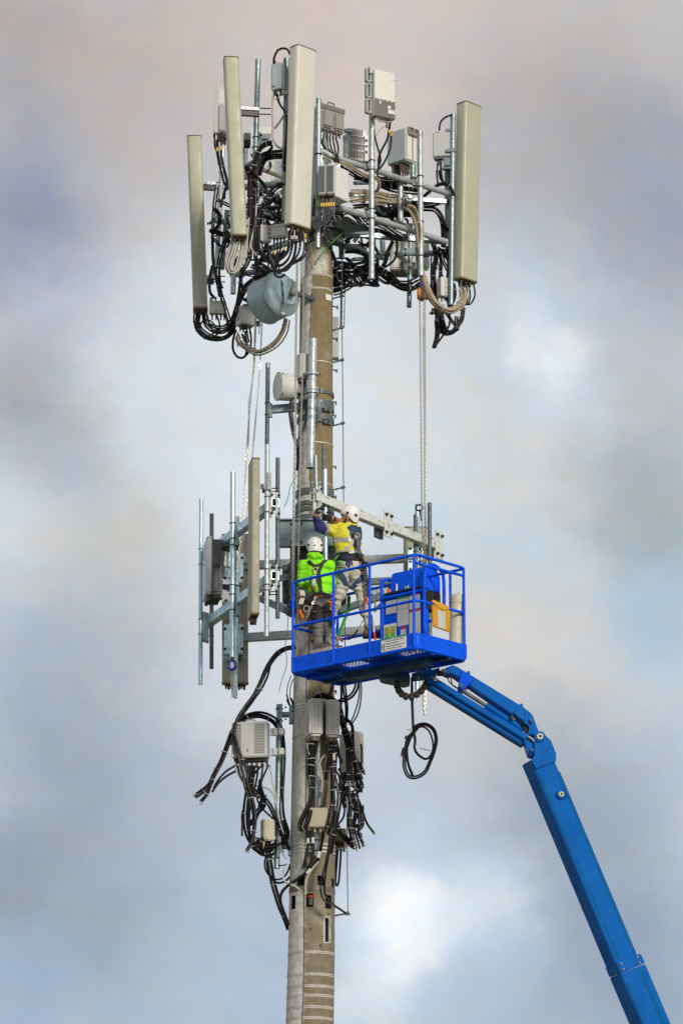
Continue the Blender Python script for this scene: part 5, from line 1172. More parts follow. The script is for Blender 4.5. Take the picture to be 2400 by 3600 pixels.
# ================================================================== boom lift
YB = -1.75
lift = thing('boom_lift', 'blue telescopic boom lift with folding jib rising from the lower right', 'boom lift', P(*c11(1500, 2900), YB))
def bprism(conv, pts, Y, th, name, material='blue_boom', parent=None, bev=.008): return part(MB().prism([P(*conv(x, y), Y) for x, y in pts], (0, th, 0)), name, material, parent or lift, bev)
def beam_face(conv, q0, q1, q2, q3, Y, depth, name, shift=-.06, material='blue_boom', bev=.012):
    """box beam from its near face corners; the far side sits depth further and is shifted sideways"""
    a = [P(*conv(*q), Y) for q in (q0, q1, q2, q3)]; return part(MB().prism(a, V((shift, depth, 0))), name, material, lift, bev)
# main telescoping boom
bo = beam_face(c11, (243, 365), (425, 375), (1048, 1840), (885, 1905), YB, .36, 'inner_boom', -.10)
d = (P(*c11(1100, 1910), YB) - P(*c11(905, 1960), YB)); ax_ = (P(*c11(1048, 1840), YB) - P(*c11(425, 375), YB)).normalized()
a0, a1 = P(*c11(918, 1975), YB - .02), P(*c11(1105, 1900), YB - .02); k_ = a0.z / -ax_.z
part(MB().prism([a0, a1, a1 + ax_ * (a1.z - 1.2) / -ax_.z, a0 + ax_ * (a0.z - 1.2) / -ax_.z], V((-.11, .42, 0))), 'outer_boom', 'blue_boom', lift, .012)
cl = beam_face(c11, (888, 1890), (1072, 1820), (1105, 1893), (920, 1972), YB - .035, .45, 'boom_collar', -.115)
for x, y in ((925, 1898), (943, 1941), (1048, 1848), (1066, 1892)): part(MB().cyl(P(*c11(x, y), YB - .035), P(*c11(x, y), YB - .055), .014, n=10), 'collar_bolt', 'brass', cl)
# painted seam edges of the boom plates
for (x0_, y0_, x1_, y1_, w_) in ((300, 470, 905, 1880, .035), (445, 460, 1020, 1830, .035)):
    a, b_ = P(*c11(x0_, y0_), YB - .004), P(*c11(x1_, y1_), YB - .004); s_ = (b_ - a).cross(V((0, 1, 0))).normalized() * w_; part(MB().prism([a, b_, b_ + s_, a + s_], (0, .003, 0)), 'boom_edge', 'blue_edge', lift)
for off in (.06, .70):
    a = a0.lerp(a1, off) + ax_ * .12 + V((0, -.004, 0)); b_ = a + ax_ * 5; s_ = (a1 - a0).normalized() * .045; part(MB().prism([a, a + s_, b_ + s_, b_], (0, .003, 0)), 'boom_edge', 'blue_edge', lift)
def pin(conv, x, y, Y, r, ring='brass'):
    p = P(*conv(x, y), Y); part(MB().cyl(p, p + V((0, -.03, 0)), r * 1.8, n=24), 'pin_boss', 'blue_boom', lift, .004); part(MB().rev(p + V((0, -.03, 0)), (0, -1, 0), [(0, r), (.02, r), (.02, r * .55), (.005, r * .55)], 20), 'pin_ring', ring, lift)
    part(MB().cyl(p + V((0, -.03, 0)), p + V((0, -.038, 0)), r * .55, n=14), 'pin_core', 'connector', lift)
pin(c11, 473, 628, YB, .034)
# knuckle plates
kn = [(1180, 745), (1205, 732), (1250, 732), (1312, 792), (1352, 892), (1352, 955), (1192, 1016), (1162, 960), (1150, 937), (1180, 930)]
bprism(c10, kn, YB - .03, .03, 'knuckle_plate'); bprism(c10, kn, YB + .33, .03, 'knuckle_plate')
pin(c10, 1224, 763, YB - .03, .040)
for x, y in ((1258, 858), (1281, 856), (1276, 874), (1250, 886), (1245, 947), (1297, 958)): p = P(*c10(x, y), YB - .031); part(MB().cyl(p, p + V((0, -.003, 0)), .009, n=10), 'bolt_hole', 'black', lift)
part(MB().prism([P(*c10(*q), YB + .02) for q in ((1100, 560), (1165, 585), (1218, 730), (1185, 745), (1130, 740), (1140, 680), (1095, 650))], (0, .28, 0)), 'jib_link', 'blue_boom', lift, .008)
part(MB().prism([P(*c10(*q), YB + .02) for q in ((1095, 780), (1185, 790), (1183, 905), (1145, 905), (1130, 890))], (0, .28, 0)), 'jib_link', 'blue_boom', lift, .008)
for x, y in ((1157, 638), (1163, 872)): pin(c10, x, y, YB + .02, .018, 'galv_dark')
part(MB().tube(smooth_path([P(*c10(1090, 655), YB + .1), P(*c10(1110, 690), YB + .1), P(*c10(1122, 735), YB + .1)]), .03, 8), 'hose', 'carrier', lift)
# jib: upper beam, lower beam, cylinder
beam_face(c10, (500, 240), (560, 200), (1075, 515), (1025, 600), YB + .06, .24, 'jib_upper', -.02)
part(MB().prism([P(*c10(*q), YB + .03) for q in ((1020, 570), (1050, 525), (1085, 520), (1160, 580), (1168, 635), (1110, 650), (1080, 625), (1040, 595))], (0, .30, 0)), 'jib_upper_end', 'blue_boom', lift, .006)
part(MB().prism([P(*c10(*q), YB + .04) for q in ((460, 250), (470, 225), (540, 195), (560, 205), (540, 260), (500, 270))], (0, .28, 0)), 'jib_upper_end', 'blue_boom', lift, .006)
part(MB().prism([P(*c10(*q), YB + .03) for q in ((610, 242), (705, 310), (640, 370), (615, 390), (590, 388), (578, 370))], (0, .30, 0)), 'cylinder_plate', 'blue', lift, .006); pin(c10, 604, 365, YB + .03, .02, 'galv_dark')
for x, y in ((663, 264), (1078, 520), (1004, 612)): part(MB().box(P(*c10(x, y), YB + .08), .04, .04, .06), 'lug', 'blue_boom' if y < 600 else 'black', lift, .004)
beam_face(c10, (372, 330), (425, 308), (1178, 775), (1130, 800), YB + .02, .28, 'jib_lower', -.03); beam_face(c10, (345, 368), (380, 340), (1120, 795), (1100, 835), YB + .08, .18, 'jib_lower_flange', -.03)
part(MB().cyl(P(*c10(600, 390), YB + .16), P(*c10(820, 530), YB + .16), .028, n=14), 'cylinder_rod', 'galv_dark', lift); part(MB().cyl(P(*c10(800, 517), YB + .16), P(*c10(1100, 710), YB + .16), .05, n=16), 'cylinder_barrel', 'blue_boom', lift); part(MB().box(P(*c10(620, 390), YB + .16), .07, .08, .07), 'rod_eye', 'galv_dark', lift, .01)
for a, b_ in (((498, 275), (575, 380)), ((525, 300), (600, 395))): part(MB().tube(smooth_path([P(*c10(*a), YB + .1), P(*c10(a[0] + 12, a[1] + 55), YB + .1), P(*c10(*b_), YB + .1)]), .009, 6), 'hose', 'black', lift)
for x, y, x2, y2 in ((372, 288, 415, 312), (1130, 758, 1175, 788)):
    p, q = P(*c10(x, y), YB - .02), P(*c10(x2, y2), YB - .02); part(MB().cyl(p, q, .014, n=8), 'grease_pin', 'brass', lift); part(MB().torus(q, (0, 1, 0), .014, .007, 12, 6), 'pin_eye', 'brass', lift)
# rotator under the basket
part(MB().prism([P(*c10(*q), YB + .02) for q in ((312, 250), (440, 215), (400, 275), (390, 330), (345, 345), (330, 320))], (0, .28, 0)), 'rotator_plate', 'blue_boom', lift, .008)
part(MB().prism([P(*c10(*q), YB - .02) for q in ((-40, 265), (60, 245), (200, 262), (205, 315), (160, 328), (-20, 290))], (0, .4, 0)), 'basket_mount', 'teal_steel', lift, .006)
part(MB().prism([P(*c10(*q), YB) for q in ((215, 260), (310, 245), (320, 275), (230, 285))], (0, .35, 0)), 'basket_mount', 'blue_boom', lift, .006)
part(MB().box(P(*c10(440, 262), YB - .02), .09, .06, .07), 'valve_block', 'bolt', lift, .006); part(MB().cyl(P(*c10(450, 235), YB - .04), P(*c10(490, 255), YB - .04), .026, n=12), 'actuator', 'galv_pale', lift); part(MB().cyl(P(*c10(270, 280), YB), P(*c10(270, 310), YB), .012), 'bolt_shank', 'brass', lift)
part(MB().beam(bp(.1, .5, -.07), bp(.75, .5, -.07), .2, .09), 'basket_beam', 'teal_steel', lift, .006)
part(MB().beam(bp(.22, .62, -.07), P(*c10(330, 262), YB + .15), .16, .10), 'basket_mount', 'blue_boom', lift, .006)
# cable carrier: a row of segments on an arc
arc = smooth_path([P(*c10(*q), YB + .1) for q in ((95, 315), (105, 380), (150, 435), (215, 448), (275, 415), (315, 370), (335, 330))], .03)
tot = len(arc); step = 0
ln = 0.0; segs = []
for a, b_ in zip(arc, arc[1:]):
    ln += (b_ - a).length
    if ln > .062: segs.append((b_, (b_ - a).normalized())); ln = 0
for p, t in segs: part(MB().beam(p - t * .033, p + t * .033, .11, .08, up=V((0, 1, 0)).cross(t)), 'carrier_link', 'carrier', lift, .008)
part(MB().tube(arc, .026, 8), 'carrier_core', 'black', lift)
# undercarriage standing on the ground, out of the picture
base = a0 + ax_ * (a0.z - 1.2) / -ax_.z; gx = base + V((.2, .2, 0))
part(MB().box((gx.x, gx.y, 1.3), 2.2, 1.8, .9), 'turntable', 'blue_boom', lift, .06); part(MB().box((gx.x, gx.y, .7), 3.2, 1.9, .35), 'chassis', 'dark_grey', lift, .03)
for i in (-1, 1):
    for j in (-1, 1): w = part(MB().rev((gx.x + i * 1.2, gx.y + j * 1.05 - .15, .5), (0, 1, 0), [(0, .3), (0, .46), (.05, .5), (.25, .5), (.3, .46), (.3, .3)], 28), 'wheel', 'rubber', lift)

# ================================================================== workers
from mathutils import noise as mnoise
def figure(name, label, origin, build, bones, mats, fold_top, voxel=.014):
    """one continuous body: overlapping tapered volumes fused by a voxel remesh, then smoothed; each face takes the garment of its nearest bone"""
    root = thing(name, label, 'person', origin, 'workers in the basket')
    mb = MB(); build(mb); me = mb.mesh('body', 'skin', V(origin))
    tmp = bpy.data.objects.new('tmp', me); COL.objects.link(tmp)
    md = tmp.modifiers.new('r', 'REMESH'); md.mode = 'VOXEL'; md.voxel_size = voxel * U; sm = tmp.modifiers.new('s', 'SMOOTH'); sm.factor = .5; sm.iterations = 5
    dg = bpy.context.evaluated_depsgraph_get(); me2 = bpy.data.meshes.new_from_object(tmp.evaluated_get(dg)); bpy.data.objects.remove(tmp)
    me2.name = 'body'; me2.materials.clear()
    for m in mats: me2.materials.append(MATS[m])
    O = V(origin); me2.update(); nrm = [v.normal.copy() for v in me2.vertices]
    for v, n in zip(me2.vertices, nrm):                                       # cloth folds: creases run round the limbs and across the back
        if (v.co.z / U + O.z) > fold_top: continue
        w = v.co / U; d_ = mnoise.noise(V((w.x * 5 + w.z * 4, w.y * 5, w.z * 13))); e_ = mnoise.noise(V((w.x * 11 - w.z * 8, w.y * 9, w.z * 20 + 7)))
        v.co += n * ((1 - 2 * abs(d_) * 1.6) * .013 + e_ * .007) * U
    for p in me2.polygons:
        c = p.center / U + O; best = (9e9, 0)
        for a, b_, r_, mi in bones:
            ab = b_ - a; t = max(0, min(1, (c - a).dot(ab) / max(1e-9, ab.length_squared))); d = (c - a - ab * t).length / r_
            if d < best[0]: best = (d, mi)
        p.material_index = mats.index(best[1](c) if callable(best[1]) else best[1])
    me2.polygons.foreach_set('use_smooth', [True] * len(me2.polygons)); me2.update()
    body = link('body', me2, root, O)
    bvh = BVHTree.FromPolygons([v.co / U + O for v in me2.vertices], [tuple(p.vertices) for p in me2.polygons])
    return root, body, bvh
def wear(root, bvh, conv, pts, r, material, name, flat=.35, off=.006, Yd=-1.3, closed=False):
    """strap or seam laid on the body where the viewer sees it"""
    q = []; last = Yd
    full = smooth_path([V((*conv(*p), 0)) for p in pts], 9)
    for p in full:
        d = sdir(p.x, p.y); hit = bvh.ray_cast(CAM, d)
        if hit[0] is not None: q.append(hit[0] + hit[1] * off); last = hit[0].y
        else: q.append(P(p.x, p.y, last))
    for _ in range(2): q = [q[0]] + [(q[i - 1] + q[i] * 2 + q[i + 1]) / 4 for i in range(1, len(q) - 1)] + [q[-1]]
    m = MB(); vs = []; fs = []
    for i, p in enumerate(q):                                              # flat webbing: width in the picture plane, thin along the view
        t = (q[min(i + 1, len(q) - 1)] - q[max(i - 1, 0)]).normalized(); v = (p - CAM).normalized(); s_ = t.cross(v).normalized() * r
        k = -v * r * flat; vs += [p - s_ + k, p + s_ + k, p + s_ - k * 1.5, p - s_ - k * 1.5]
    n = len(q); fs = [(0, 1, 2, 3), (4 * n - 1, 4 * n - 2, 4 * n - 3, 4 * n - 4)]
    for i in range(n - 1):
        for k in range(4): fs.append((4 * i + k, 4 * i + (k + 1) % 4, 4 * i + 4 + (k + 1) % 4, 4 * i + 4 + k))
    return part(m.add(vs, fs), name, material, root)
def helmet(root, c, r, fwd, tilt=0.0):
    """climbing-style helmet: shell with raised ridges, vents and rim"""
    q = V(fwd).to_track_quat('-Y', 'Z').to_matrix().to_4x4(); F = Matrix.Translation(c) @ q @ Matrix.Rotation(tilt, 4, 'X')
    m = MB(F); n, k_ = 28, 12; vs = []; fs = []
    for i in range(k_ + 1):
        t = R(4) + (R(122) - R(4)) * i / k_
        for k in range(n):
            a = 2 * math.pi * k / n; ca, sa = math.cos(a), math.sin(a)
            low = 1 - .22 * max(0, -sa) * (i / k_) ** 2 * 0; ridge = 1 + .025 * (1 if abs(ca) < .30 else 0) * math.sin(t)
            rx, ry, rz = r * .96 * ridge, r * 1.12 * ridge, r * 1.10
            u_ = max(0, (t - R(90)) / R(32)); sk = math.sin(t) if not u_ else 1 - .09 * u_ * u_          # below the widest line the shell drops to the nape
            zz = rz * math.cos(t) if not u_ else -r * u_ * (.30 + .62 * max(0, min(1, sa * 1.2 + .25)))
            vs.append(V((rx * sk * ca, ry * sk * sa, zz)))
    for i in range(k_):
        for k in range(n): fs.append((i * n + k, i * n + (k + 1) % n, (i + 1) * n + (k + 1) % n, (i + 1) * n + k))
    fs.append(tuple(range(n))[::-1]); m.add(vs, fs); h = part(m, 'helmet', 'helmet', root, angle=60)
    for sx_ in (-1, 1):
        part(MB(F).prism([V((sx_ * r * .62, r * .86, -r * .10)), V((sx_ * r * .82, r * .62, -r * .02)), V((sx_ * r * .80, r * .66, -r * .24)), V((sx_ * r * .66, r * .86, -r * .26))], V((sx_ * .012, .014, 0))), 'vent', 'black', h)
        part(MB(F).box((sx_ * r * .93, -.02, -r * .1), .012, .04, .03), 'clip', 'black', h, .003)
    part(MB(F).prism([V((-r * .17, r * 1.09, -r * .30)), V((r * .17, r * 1.09, -r * .30)), V((r * .11, r * 1.09, -r * .38)), V((-r * .11, r * 1.09, -r * .38))], V((0, .016, 0))), 'vent', 'black', h)
    for sx_ in (-.30, .30):
        part(MB(F).tube([V((sx_ * r * math.sin(R(t)) * 1.0, r * 1.165 * math.sin(R(t)) * math.sqrt(max(0, 1 - sx_ * sx_)), r * 1.03 * math.cos(R(t)))) for t in range(8, 104, 8)], .004, 5), 'shell_ridge', 'radio', h)
    
    return F
def glove(root, wrist, knuckle, palm_n, r=.042, curl=.8, flip=1):
    """hand with palm, four unequal curled fingers and a thumb leaving the palm's side"""
    wrist, knuckle = V(wrist), V(knuckle); d = (knuckle - wrist).normalized(); n = (V(palm_n) - d * V(palm_n).dot(d)).normalized(); s_ = d.cross(n).normalized() * flip
    m = MB(); L = (knuckle - wrist).length
    m.capsule(wrist - d * .03, wrist + d * .02, r * .72, r * .78)
    for k in (-1, -.33, .33, 1): m.capsule(wrist + d * .02 + s_ * k * r * .55, knuckle + s_ * k * r * .78, r * .46, r * .40)
    for k, ln in ((-1, .85), (-.33, 1.05), (.33, 1.0), (1, .78)):
        p = knuckle + s_ * k * r * .80; a = d
        for j, f in enumerate((.055, .036, .028)):
            a = (a * math.cos(curl) + n * math.sin(curl)).normalized() if True else a
            q = p + a * f * ln; nn = (n * math.cos(curl) - d * math.sin(curl)); m.capsule(p, q, .0165 - .002 * j, .015 - .002 * j, 8); p = q
            d2 = a; n2 = (n - a * n.dot(a)); n2 = n2.normalized() if n2.length > .1 else -d; a = (a * math.cos(curl * .8) + n2 * math.sin(curl * .8)).normalized()
    p = wrist + d * L * .35 + s_ * r * .8; q = p + (s_ * .6 + d * .5 + n * .5).normalized() * .055; m.capsule(p, q, .021, .018, 8); m.capsule(q, q + (d * .6 + n * .8 - s_ * .2).normalized() * .04, .018, .014, 8)
    me = m.mesh('glove', 'glove', wrist); tmp = bpy.data.objects.new('tmp', me); COL.objects.link(tmp); md = tmp.modifiers.new('r', 'REMESH'); md.mode = 'VOXEL'; md.voxel_size = .0075 * U
    sm = tmp.modifiers.new('s', 'SMOOTH'); sm.iterations = 2; dg = bpy.context.evaluated_depsgraph_get(); me2 = bpy.data.meshes.new_from_object(tmp.evaluated_get(dg)); bpy.data.objects.remove(tmp)
    me2.polygons.foreach_set('use_smooth', [True] * len(me2.polygons)); me2.name = 'glove'
    g_ = link('glove', me2, root, wrist); part(MB().tube([wrist - d * .045, wrist - d * .015], r * .84, 14), 'cuff', 'glove', g_); return g_
def boot(root, ankle, toe):
    ankle, toe = V(ankle), V(toe); d = (toe - ankle); d.z = 0; d.normalize(); s_ = d.cross(V((0, 0, 1))); b0 = ankle - V((0, 0, .075)); m = MB()
    m.capsule(ankle + V((0, 0, .09)), ankle - V((0, 0, .02)), .062, .06); m.capsule(b0 - d * .03, b0 + d * .12, .055, .05); m.ball(b0 + d * .17, .055, .055, .045)
    o = part(m, 'boot', 'boot', root); m = MB(); m.box(b0 + d * .07 - V((0, 0, .055)), .12, .32, .03, math.atan2(d.x, -d.y) + math.pi); part(m, 'sole', 'sole', o, .01)
    return o
# ---- worker in the lime hoodie, back to the viewer
Y1 = -1.34
W = lambda x, y, dy=0.0: P(*c7(x, y), Y1 + dy)
zfl = zF + .03
hd = W(283, 512); neck = W(288, 592); ch = W(292, 690); be = W(325, 800); pe = W(336, 895)
shL, shR = W(200, 652), W(388, 648); elL, elR = W(178, 785, .02), W(415, 790, .05); waL, waR = W(235, 800, .32), W(385, 770, .34)
hpL, hpR = W(292, 930), W(384, 930); knL, knR = W(305, 1165, .03), W(398, 1165, .04)
anL, anR = V((knL.x + .005, Y1 + .02, zfl + .13)), V((knR.x + .0, Y1 + .08, zfl + .13))
def b1f(m):
    m.ball(hd, .092, .105, .115); m.capsule(neck + V((0, .02, .03)), neck - V((0, 0, .04)), .062, .075)
    m.ball(ch + V((0, .01, .03)), .205, .125, .19); m.ball(ch - V((0, 0, .08)), .195, .125, .18); m.ball(be, .185, .125, .16); m.ball(be - V((-.01, 0, .09)), .185, .128, .09); m.ball(pe, .175, .13, .12)
    m.ball(neck - V((0, .06, -.02)), .115, .075, .06); m.ball(neck - V((0, .0, .03)), .14, .09, .05)     # rolled hood
    for a, b_, c_ in ((shL, elL, waL), (shR, elR, waR)): m.ball(a, .092, .09, .095); m.capsule(a, b_, .078, .062); m.capsule(b_, c_, .060, .045)
    for a, b_, c_ in ((hpL, knL, anL), (hpR, knR, anR)): m.capsule(a, b_, .100, .066); m.capsule(b_ - V((0, 0, .05)), c_, .064, .055); m.ball(a + V((0, -.035, .02)), .10, .09, .10)
    for k in range(9):                                                     # stacked folds of the trouser legs
        for a, b_ in ((knL, anL), (knR, anR)): q = a.lerp(b_, k / 9 + .02); m.rev(q, b_ - a, [(-.016, .060), (0, .077 - .003 * (k % 3)), (.010, .060)], 16)
tr = lambda c: 'trouser_black' if c.z > knL.z + .12 else 'trouser_grey'
hemz = W(335, 872).z; hd1z = hd.z
bn1 = [(hd + V((0, 0, .03)), hd - V((0, 0, .05)), .10, 'skin'), (neck - V((.06, .03, .01)), neck + V((.06, -.03, -.01)), .09, 'lime'), (ch + V((0, 0, .06)), be - V((0, 0, .13)), .19, lambda c: 'skin' if c.z > hd1z - .05 else 'lime' if c.z > hemz + .012 * math.sin(c.x * 40) else 'trouser_grey'),
       (pe + V((-.06, 0, .015)), pe + V((.06, 0, .015)), .12, lambda c: 'trouser_grey' if c.z > pe.z - .02 else 'trouser_black'), (shL, elL, .075, 'lime'), (shR, elR, .075, 'lime'), (elL, waL, .055, 'trouser_grey'), (elR, waR, .055, 'lime'),
       (hpL, knL, .1, tr), (hpR, knR, .1, tr), (knL, anL, .07, tr), (knR, anR, .07, tr), (shL, shR, .08, 'lime')]
w1, body1, bv1 = figure('person', 'worker in a lime-green hoodie, white helmet and harness, back to the viewer', V((pe.x, Y1, zfl)), b1f, bn1, ['skin', 'lime', 'trouser_grey', 'trouser_black'], hd1z - .07)
part(MB().ball(hd + V((0, -.005, -.03)), .088, .09, .06), 'hair', 'hair', w1)
helmet(w1, hd + V((0, 0, .035)), .118, (-.05, 1, 0), 0.10)
glove(w1, waL, waL + V((.05, .07, .03)), (0, .4, -1)); glove(w1, waR, waR + V((-.05, .07, .03)), (0, .4, -1), flip=-1)
boot(w1, anL, anL + V((-.03, .2, 0))); boot(w1, anR, anR + V((.05, .2, 0)))
for pts, r_, ma, nm in [([(235, 608), (275, 650), (310, 690), (325, 760), (330, 850)], .020, 'harness_black', 'shoulder_strap'), ([(355, 605), (335, 650), (315, 690), (310, 740), (335, 860)], .022, 'harness_black', 'shoulder_strap'),
                        ([(225, 615), (260, 645), (300, 650), (345, 625), (375, 600)], .018, 'harness_black', 'yoke'), ([(258, 730), (258, 790), (270, 850)], .013, 'harness_black', 'lanyard_strap'),
                        ([(252, 905), (290, 880), (340, 875), (400, 890), (440, 925)], .034, 'harness_black', 'waist_belt'), ([(240, 980), (250, 930), (275, 880), (290, 850)], .02, 'harness_black', 'thigh_strap'), ([(262, 1040), (300, 1055), (345, 1040)], .03, 'harness_black', 'thigh_strap'), ([(360, 1030), (395, 1050), (430, 1040)], .03, 'harness_black', 'thigh_strap')]:
    wear(w1, bv1, c7, pts, r_, ma, nm, Yd=Y1)
for x, y, ma in ((300, 890, 'orange'), (330, 885, 'boot'), (400, 930, 'orange'), (412, 955, 'orange'), (285, 1005, 'boot'), (408, 985, 'orange')): wear(w1, bv1, c7, [(x - 12, y), (x + 12, y + 6)], .012, ma, 'buckle_tab', off=.02, Yd=Y1)
part(chain_mesh([W(285, 900, -.17), W(265, 950, -.19), W(240, 1010, -.17), W(215, 1070, -.12)], .03, .012, .005), 'tool_chain', 'steel_hook', w1, kind='stuff')
for x, y, r_ in ((428, 985, .035), (218, 985, .04)): part(MB().torus(W(x, y, -.16), (.3, 1, .1), r_, .009, 16, 6), 'carabiner', 'steel_hook', w1)
part(MB().torus(W(288, 675, -.155), (.1, 1, 0), .026, .010, 16, 6), 'snap_hook', 'brass', w1); part(MB().capsule(W(284, 690, -.16), W(280, 712, -.16), .014), 'hook_shank', 'brass', w1)
part(MB().capsule(W(275, 735, -.165), W(270, 800, -.165), .026, .028), 'energy_absorber', 'radio', w1); part(MB().box(W(275, 828, -.16), .05, .03, .03), 'red_stitch', 'tape_red', w1, .006)
part(MB().capsule(W(425, 1060, -.1), W(425, 1100, -.1), .04, .035), 'tool_pouch', 'harness_black', w1); part(MB().capsule(W(245, 1080, -.1), W(205, 1120, -.08), .03, .02), 'loose_strap', 'black', w1)
# ---- worker in the yellow shirt, turned left, standing on the rails
Y2 = -1.12
G = lambda x, y, dy=0.0: P(*c12(x, y), Y2 + dy)
hd = G(725, 340); neck = G(725, 440); ch = G(700, 580); be = G(715, 740); pe = G(745, 1000)
shL, shR = G(545, 520, .02), G(815, 530, -.02)
elL, waL = G(330, 500, -.22), G(272, 325, -.36); elR, waR = G(640, 440, .12), G(500, 365, -.20)
hpL, hpR = G(675, 1085, .02), G(830, 1090, -.02); knL, knR = G(590, 1450, .08), G(915, 1480, .02)
anL, anR = G(405, 1880, .24), G(1005, 1850, .13)
def b2f(m):
    m.ball(hd, .092, .105, .115); m.ball(hd + V((-.045, 0, -.055)), .065, .075, .06); m.ball(hd + V((-.092, 0, -.045)), .02, .022, .026); m.ball(hd + V((-.07, 0, -.105)), .036, .045, .03)   # jaw, nose, chin
    m.ball(hd + V((-.075, 0, -.085)), .026, .03, .014); m.ball(hd + V((-.022, -.098, -.045)), .020, .016, .034)                                                                  # lips, ear
    m.capsule(neck + V((0, 0, .06)), neck - V((0, 0, .05)), .064, .08)
    m.ball(ch + V((.0, 0, .02)), .195, .13, .15); m.ball(ch + V((.0, 0, -.08)), .195, .125, .16); m.ball(be, .19, .12, .16); m.ball(be - V((-.015, 0, .11)), .185, .12, .12); m.ball(pe + V((-.005, 0, .06)), .17, .125, .12); m.ball(pe - V((0, 0, .02)), .165, .13, .12)
    m.ball(shL, .09); m.capsule(shL, elL, .088, .068); m.capsule(elL, waL, .062, .042); m.ball(shR, .088, .1, .09); m.capsule(shR, elR, .078, .062); m.capsule(elR, waR, .058, .040)
    for a, b_, c_ in ((hpL, knL, anL), (hpR, knR, anR)): m.capsule(a, b_, .112, .082); m.capsule(b_, c_, .080, .060); m.ball(a + V((0, -.03, .03)), .10, .09, .10)
    for k in range(8):
        for a, b_, s_ in ((knL, anL, 0), (knR, anR, 0)): q = a.lerp(b_, k / 8); rr_ = .082 - .022 * k / 8; m.rev(q, (b_ - a) + V((.02 * (k % 2), .0, .03)), [(-.014, rr_ * .9), (0, rr_ + .004), (.014, rr_ * .9)], 16)
    for a in (anL, anR): m.rev(a + V((0, 0, .08)), (0, 0, 1), [(-.03, .06), (0, .074), (.05, .06)], 16)
neck2z = neck.z
bandz = [(be.z - .055, be.z + .0), (be.z - .20, be.z - .15)]
def torso(c):
    if c.z > neck2z + .01: return 'skin'
    if bandz[0][0] + .07 < c.z < bandz[0][1] + .085: return 'reflective'
    if c.z < be.z - .095: return 'reflective' if c.z > be.z - .14 else 'navy'
    return 'shirt_yellow'
def armL(c): t = (c - shL).dot((elL - shL)) / (elL - shL).length_squared; return 'shirt_yellow' if t < .58 else 'reflective' if t < .80 else 'navy'
def headm(c): return 'skin'
bn2 = [(hd + V((0, 0, .06)), neck + V((0, 0, .03)), .10, 'skin'), (neck - V((.03, 0, .045)), neck - V((-.05, 0, .05)), .07, 'navy'), (ch + V((0, 0, .05)), be - V((0, 0, .16)), .19, torso), (pe + V((-.06, 0, .03)), pe + V((.06, 0, .03)), .14, lambda c: 'navy' if c.z > pe.z + .075 else 'trouser_stone'),
       (shL, elL, .085, armL), (elL, elL.lerp(waL, .78), .06, 'navy'), (elL.lerp(waL, .80), waL, .045, 'skin'), (shR, elR.lerp(shR, .25), .085, 'shirt_yellow'), (elR.lerp(shR, .2), elR.lerp(waR, .35), .06, 'navy'), (elR.lerp(waR, .45), waR, .048, 'skin'),
       (hpL, knL, .11, 'trouser_stone'), (hpR, knR, .11, 'trouser_stone'), (knL, anL + V((0, 0, .03)), .075, 'trouser_stone'), (knR, anR + V((0, 0, .03)), .075, 'trouser_stone')]
w2, body2, bv2 = figure('person', 'worker in a yellow shirt, stone trousers and white helmet reaching up to the beam', V((pe.x, Y2, anR.z - .1)), b2f, bn2, ['skin', 'shirt_yellow', 'reflective', 'navy', 'trouser_stone'], neck2z - .02)
F = helmet(w2, hd + V((.022, 0, .035)), .122, (-1, .12, .22), 0.0)
part(MB().ball(hd + V((.03, 0, -.02)), .078, .100, .085), 'hair', 'hair', w2); m = MB(); m.ball(hd + V((-.055, 0, -.09)), .044, .072, .04); part(m, 'beard', 'hair', w2)
part(MB().tube(smooth_path([hd + V((-.01, -.102, .02)), hd + V((-.03, -.098, -.06)), hd + V((-.06, -.06, -.13)), hd + V((-.07, 0, -.14))], .02), .007, 6), 'chin_strap', 'black', w2); part(MB().ball(hd + V((-.088, -.034, -.012)), .008), 'eye', 'black', w2)
glove(w2, waL, waL + V((.015, .0, .075)), (.9, .2, .0), curl=.7); glove(w2, waR, waR + V((-.075, -.02, .005)), (.1, .8, .4), curl=.75, flip=-1)
boot(w2, anL - V((0, 0, .02)), anL + V((-.12, .12, 0))); boot(w2, anR - V((0, 0, .02)), anR + V((.14, -.02, 0)))
part(MB().capsule(anR - V((0, 0, .02)), anR + V((0, 0, .07)), .048), 'sock', 'harness_black', w2)
for pts, r_, ma, nm in [([(735, 465), (760, 520), (770, 600), (800, 680), (830, 760), (870, 850)], .030, 'harness_blue', 'shoulder_strap'), ([(860, 480), (885, 560), (880, 640), (850, 720), (870, 850)], .028, 'harness_blue', 'shoulder_strap'), ([(745, 480), (800, 500), (850, 500)], .042, 'harness_blue', 'yoke'),
                        ([(770, 620), (790, 680), (760, 740), (680, 790), (640, 830)], .018, 'reflective', 'back_strap'), ([(560, 880), (640, 865), (760, 870), (880, 885), (930, 900)], .040, 'harness_black', 'waist_belt'), ([(600, 935), (700, 915), (800, 925), (900, 935)], .018, 'harness_black', 'belt_edge'),
                        ([(585, 1070), (620, 1130), (660, 1200), (690, 1290)], .036, 'harness_blue', 'thigh_strap'), ([(790, 1330), (830, 1250), (890, 1200), (930, 1150)], .036, 'harness_blue', 'thigh_strap'), ([(545, 1150), (590, 1200), (650, 1180), (700, 1160)], .014, 'reflective', 'thigh_band'), ([(590, 1040), (640, 1045), (690, 1048)], .007, 'harness_black', 'pocket_edge'), ([(850, 1055), (880, 1065), (905, 1080)], .007, 'harness_black', 'pocket_edge'), ([(770, 970), (772, 1010)], .012, 'harness_black', 'belt_loop')]:
    wear(w2, bv2, c12, pts, r_, ma, nm, Yd=Y2)
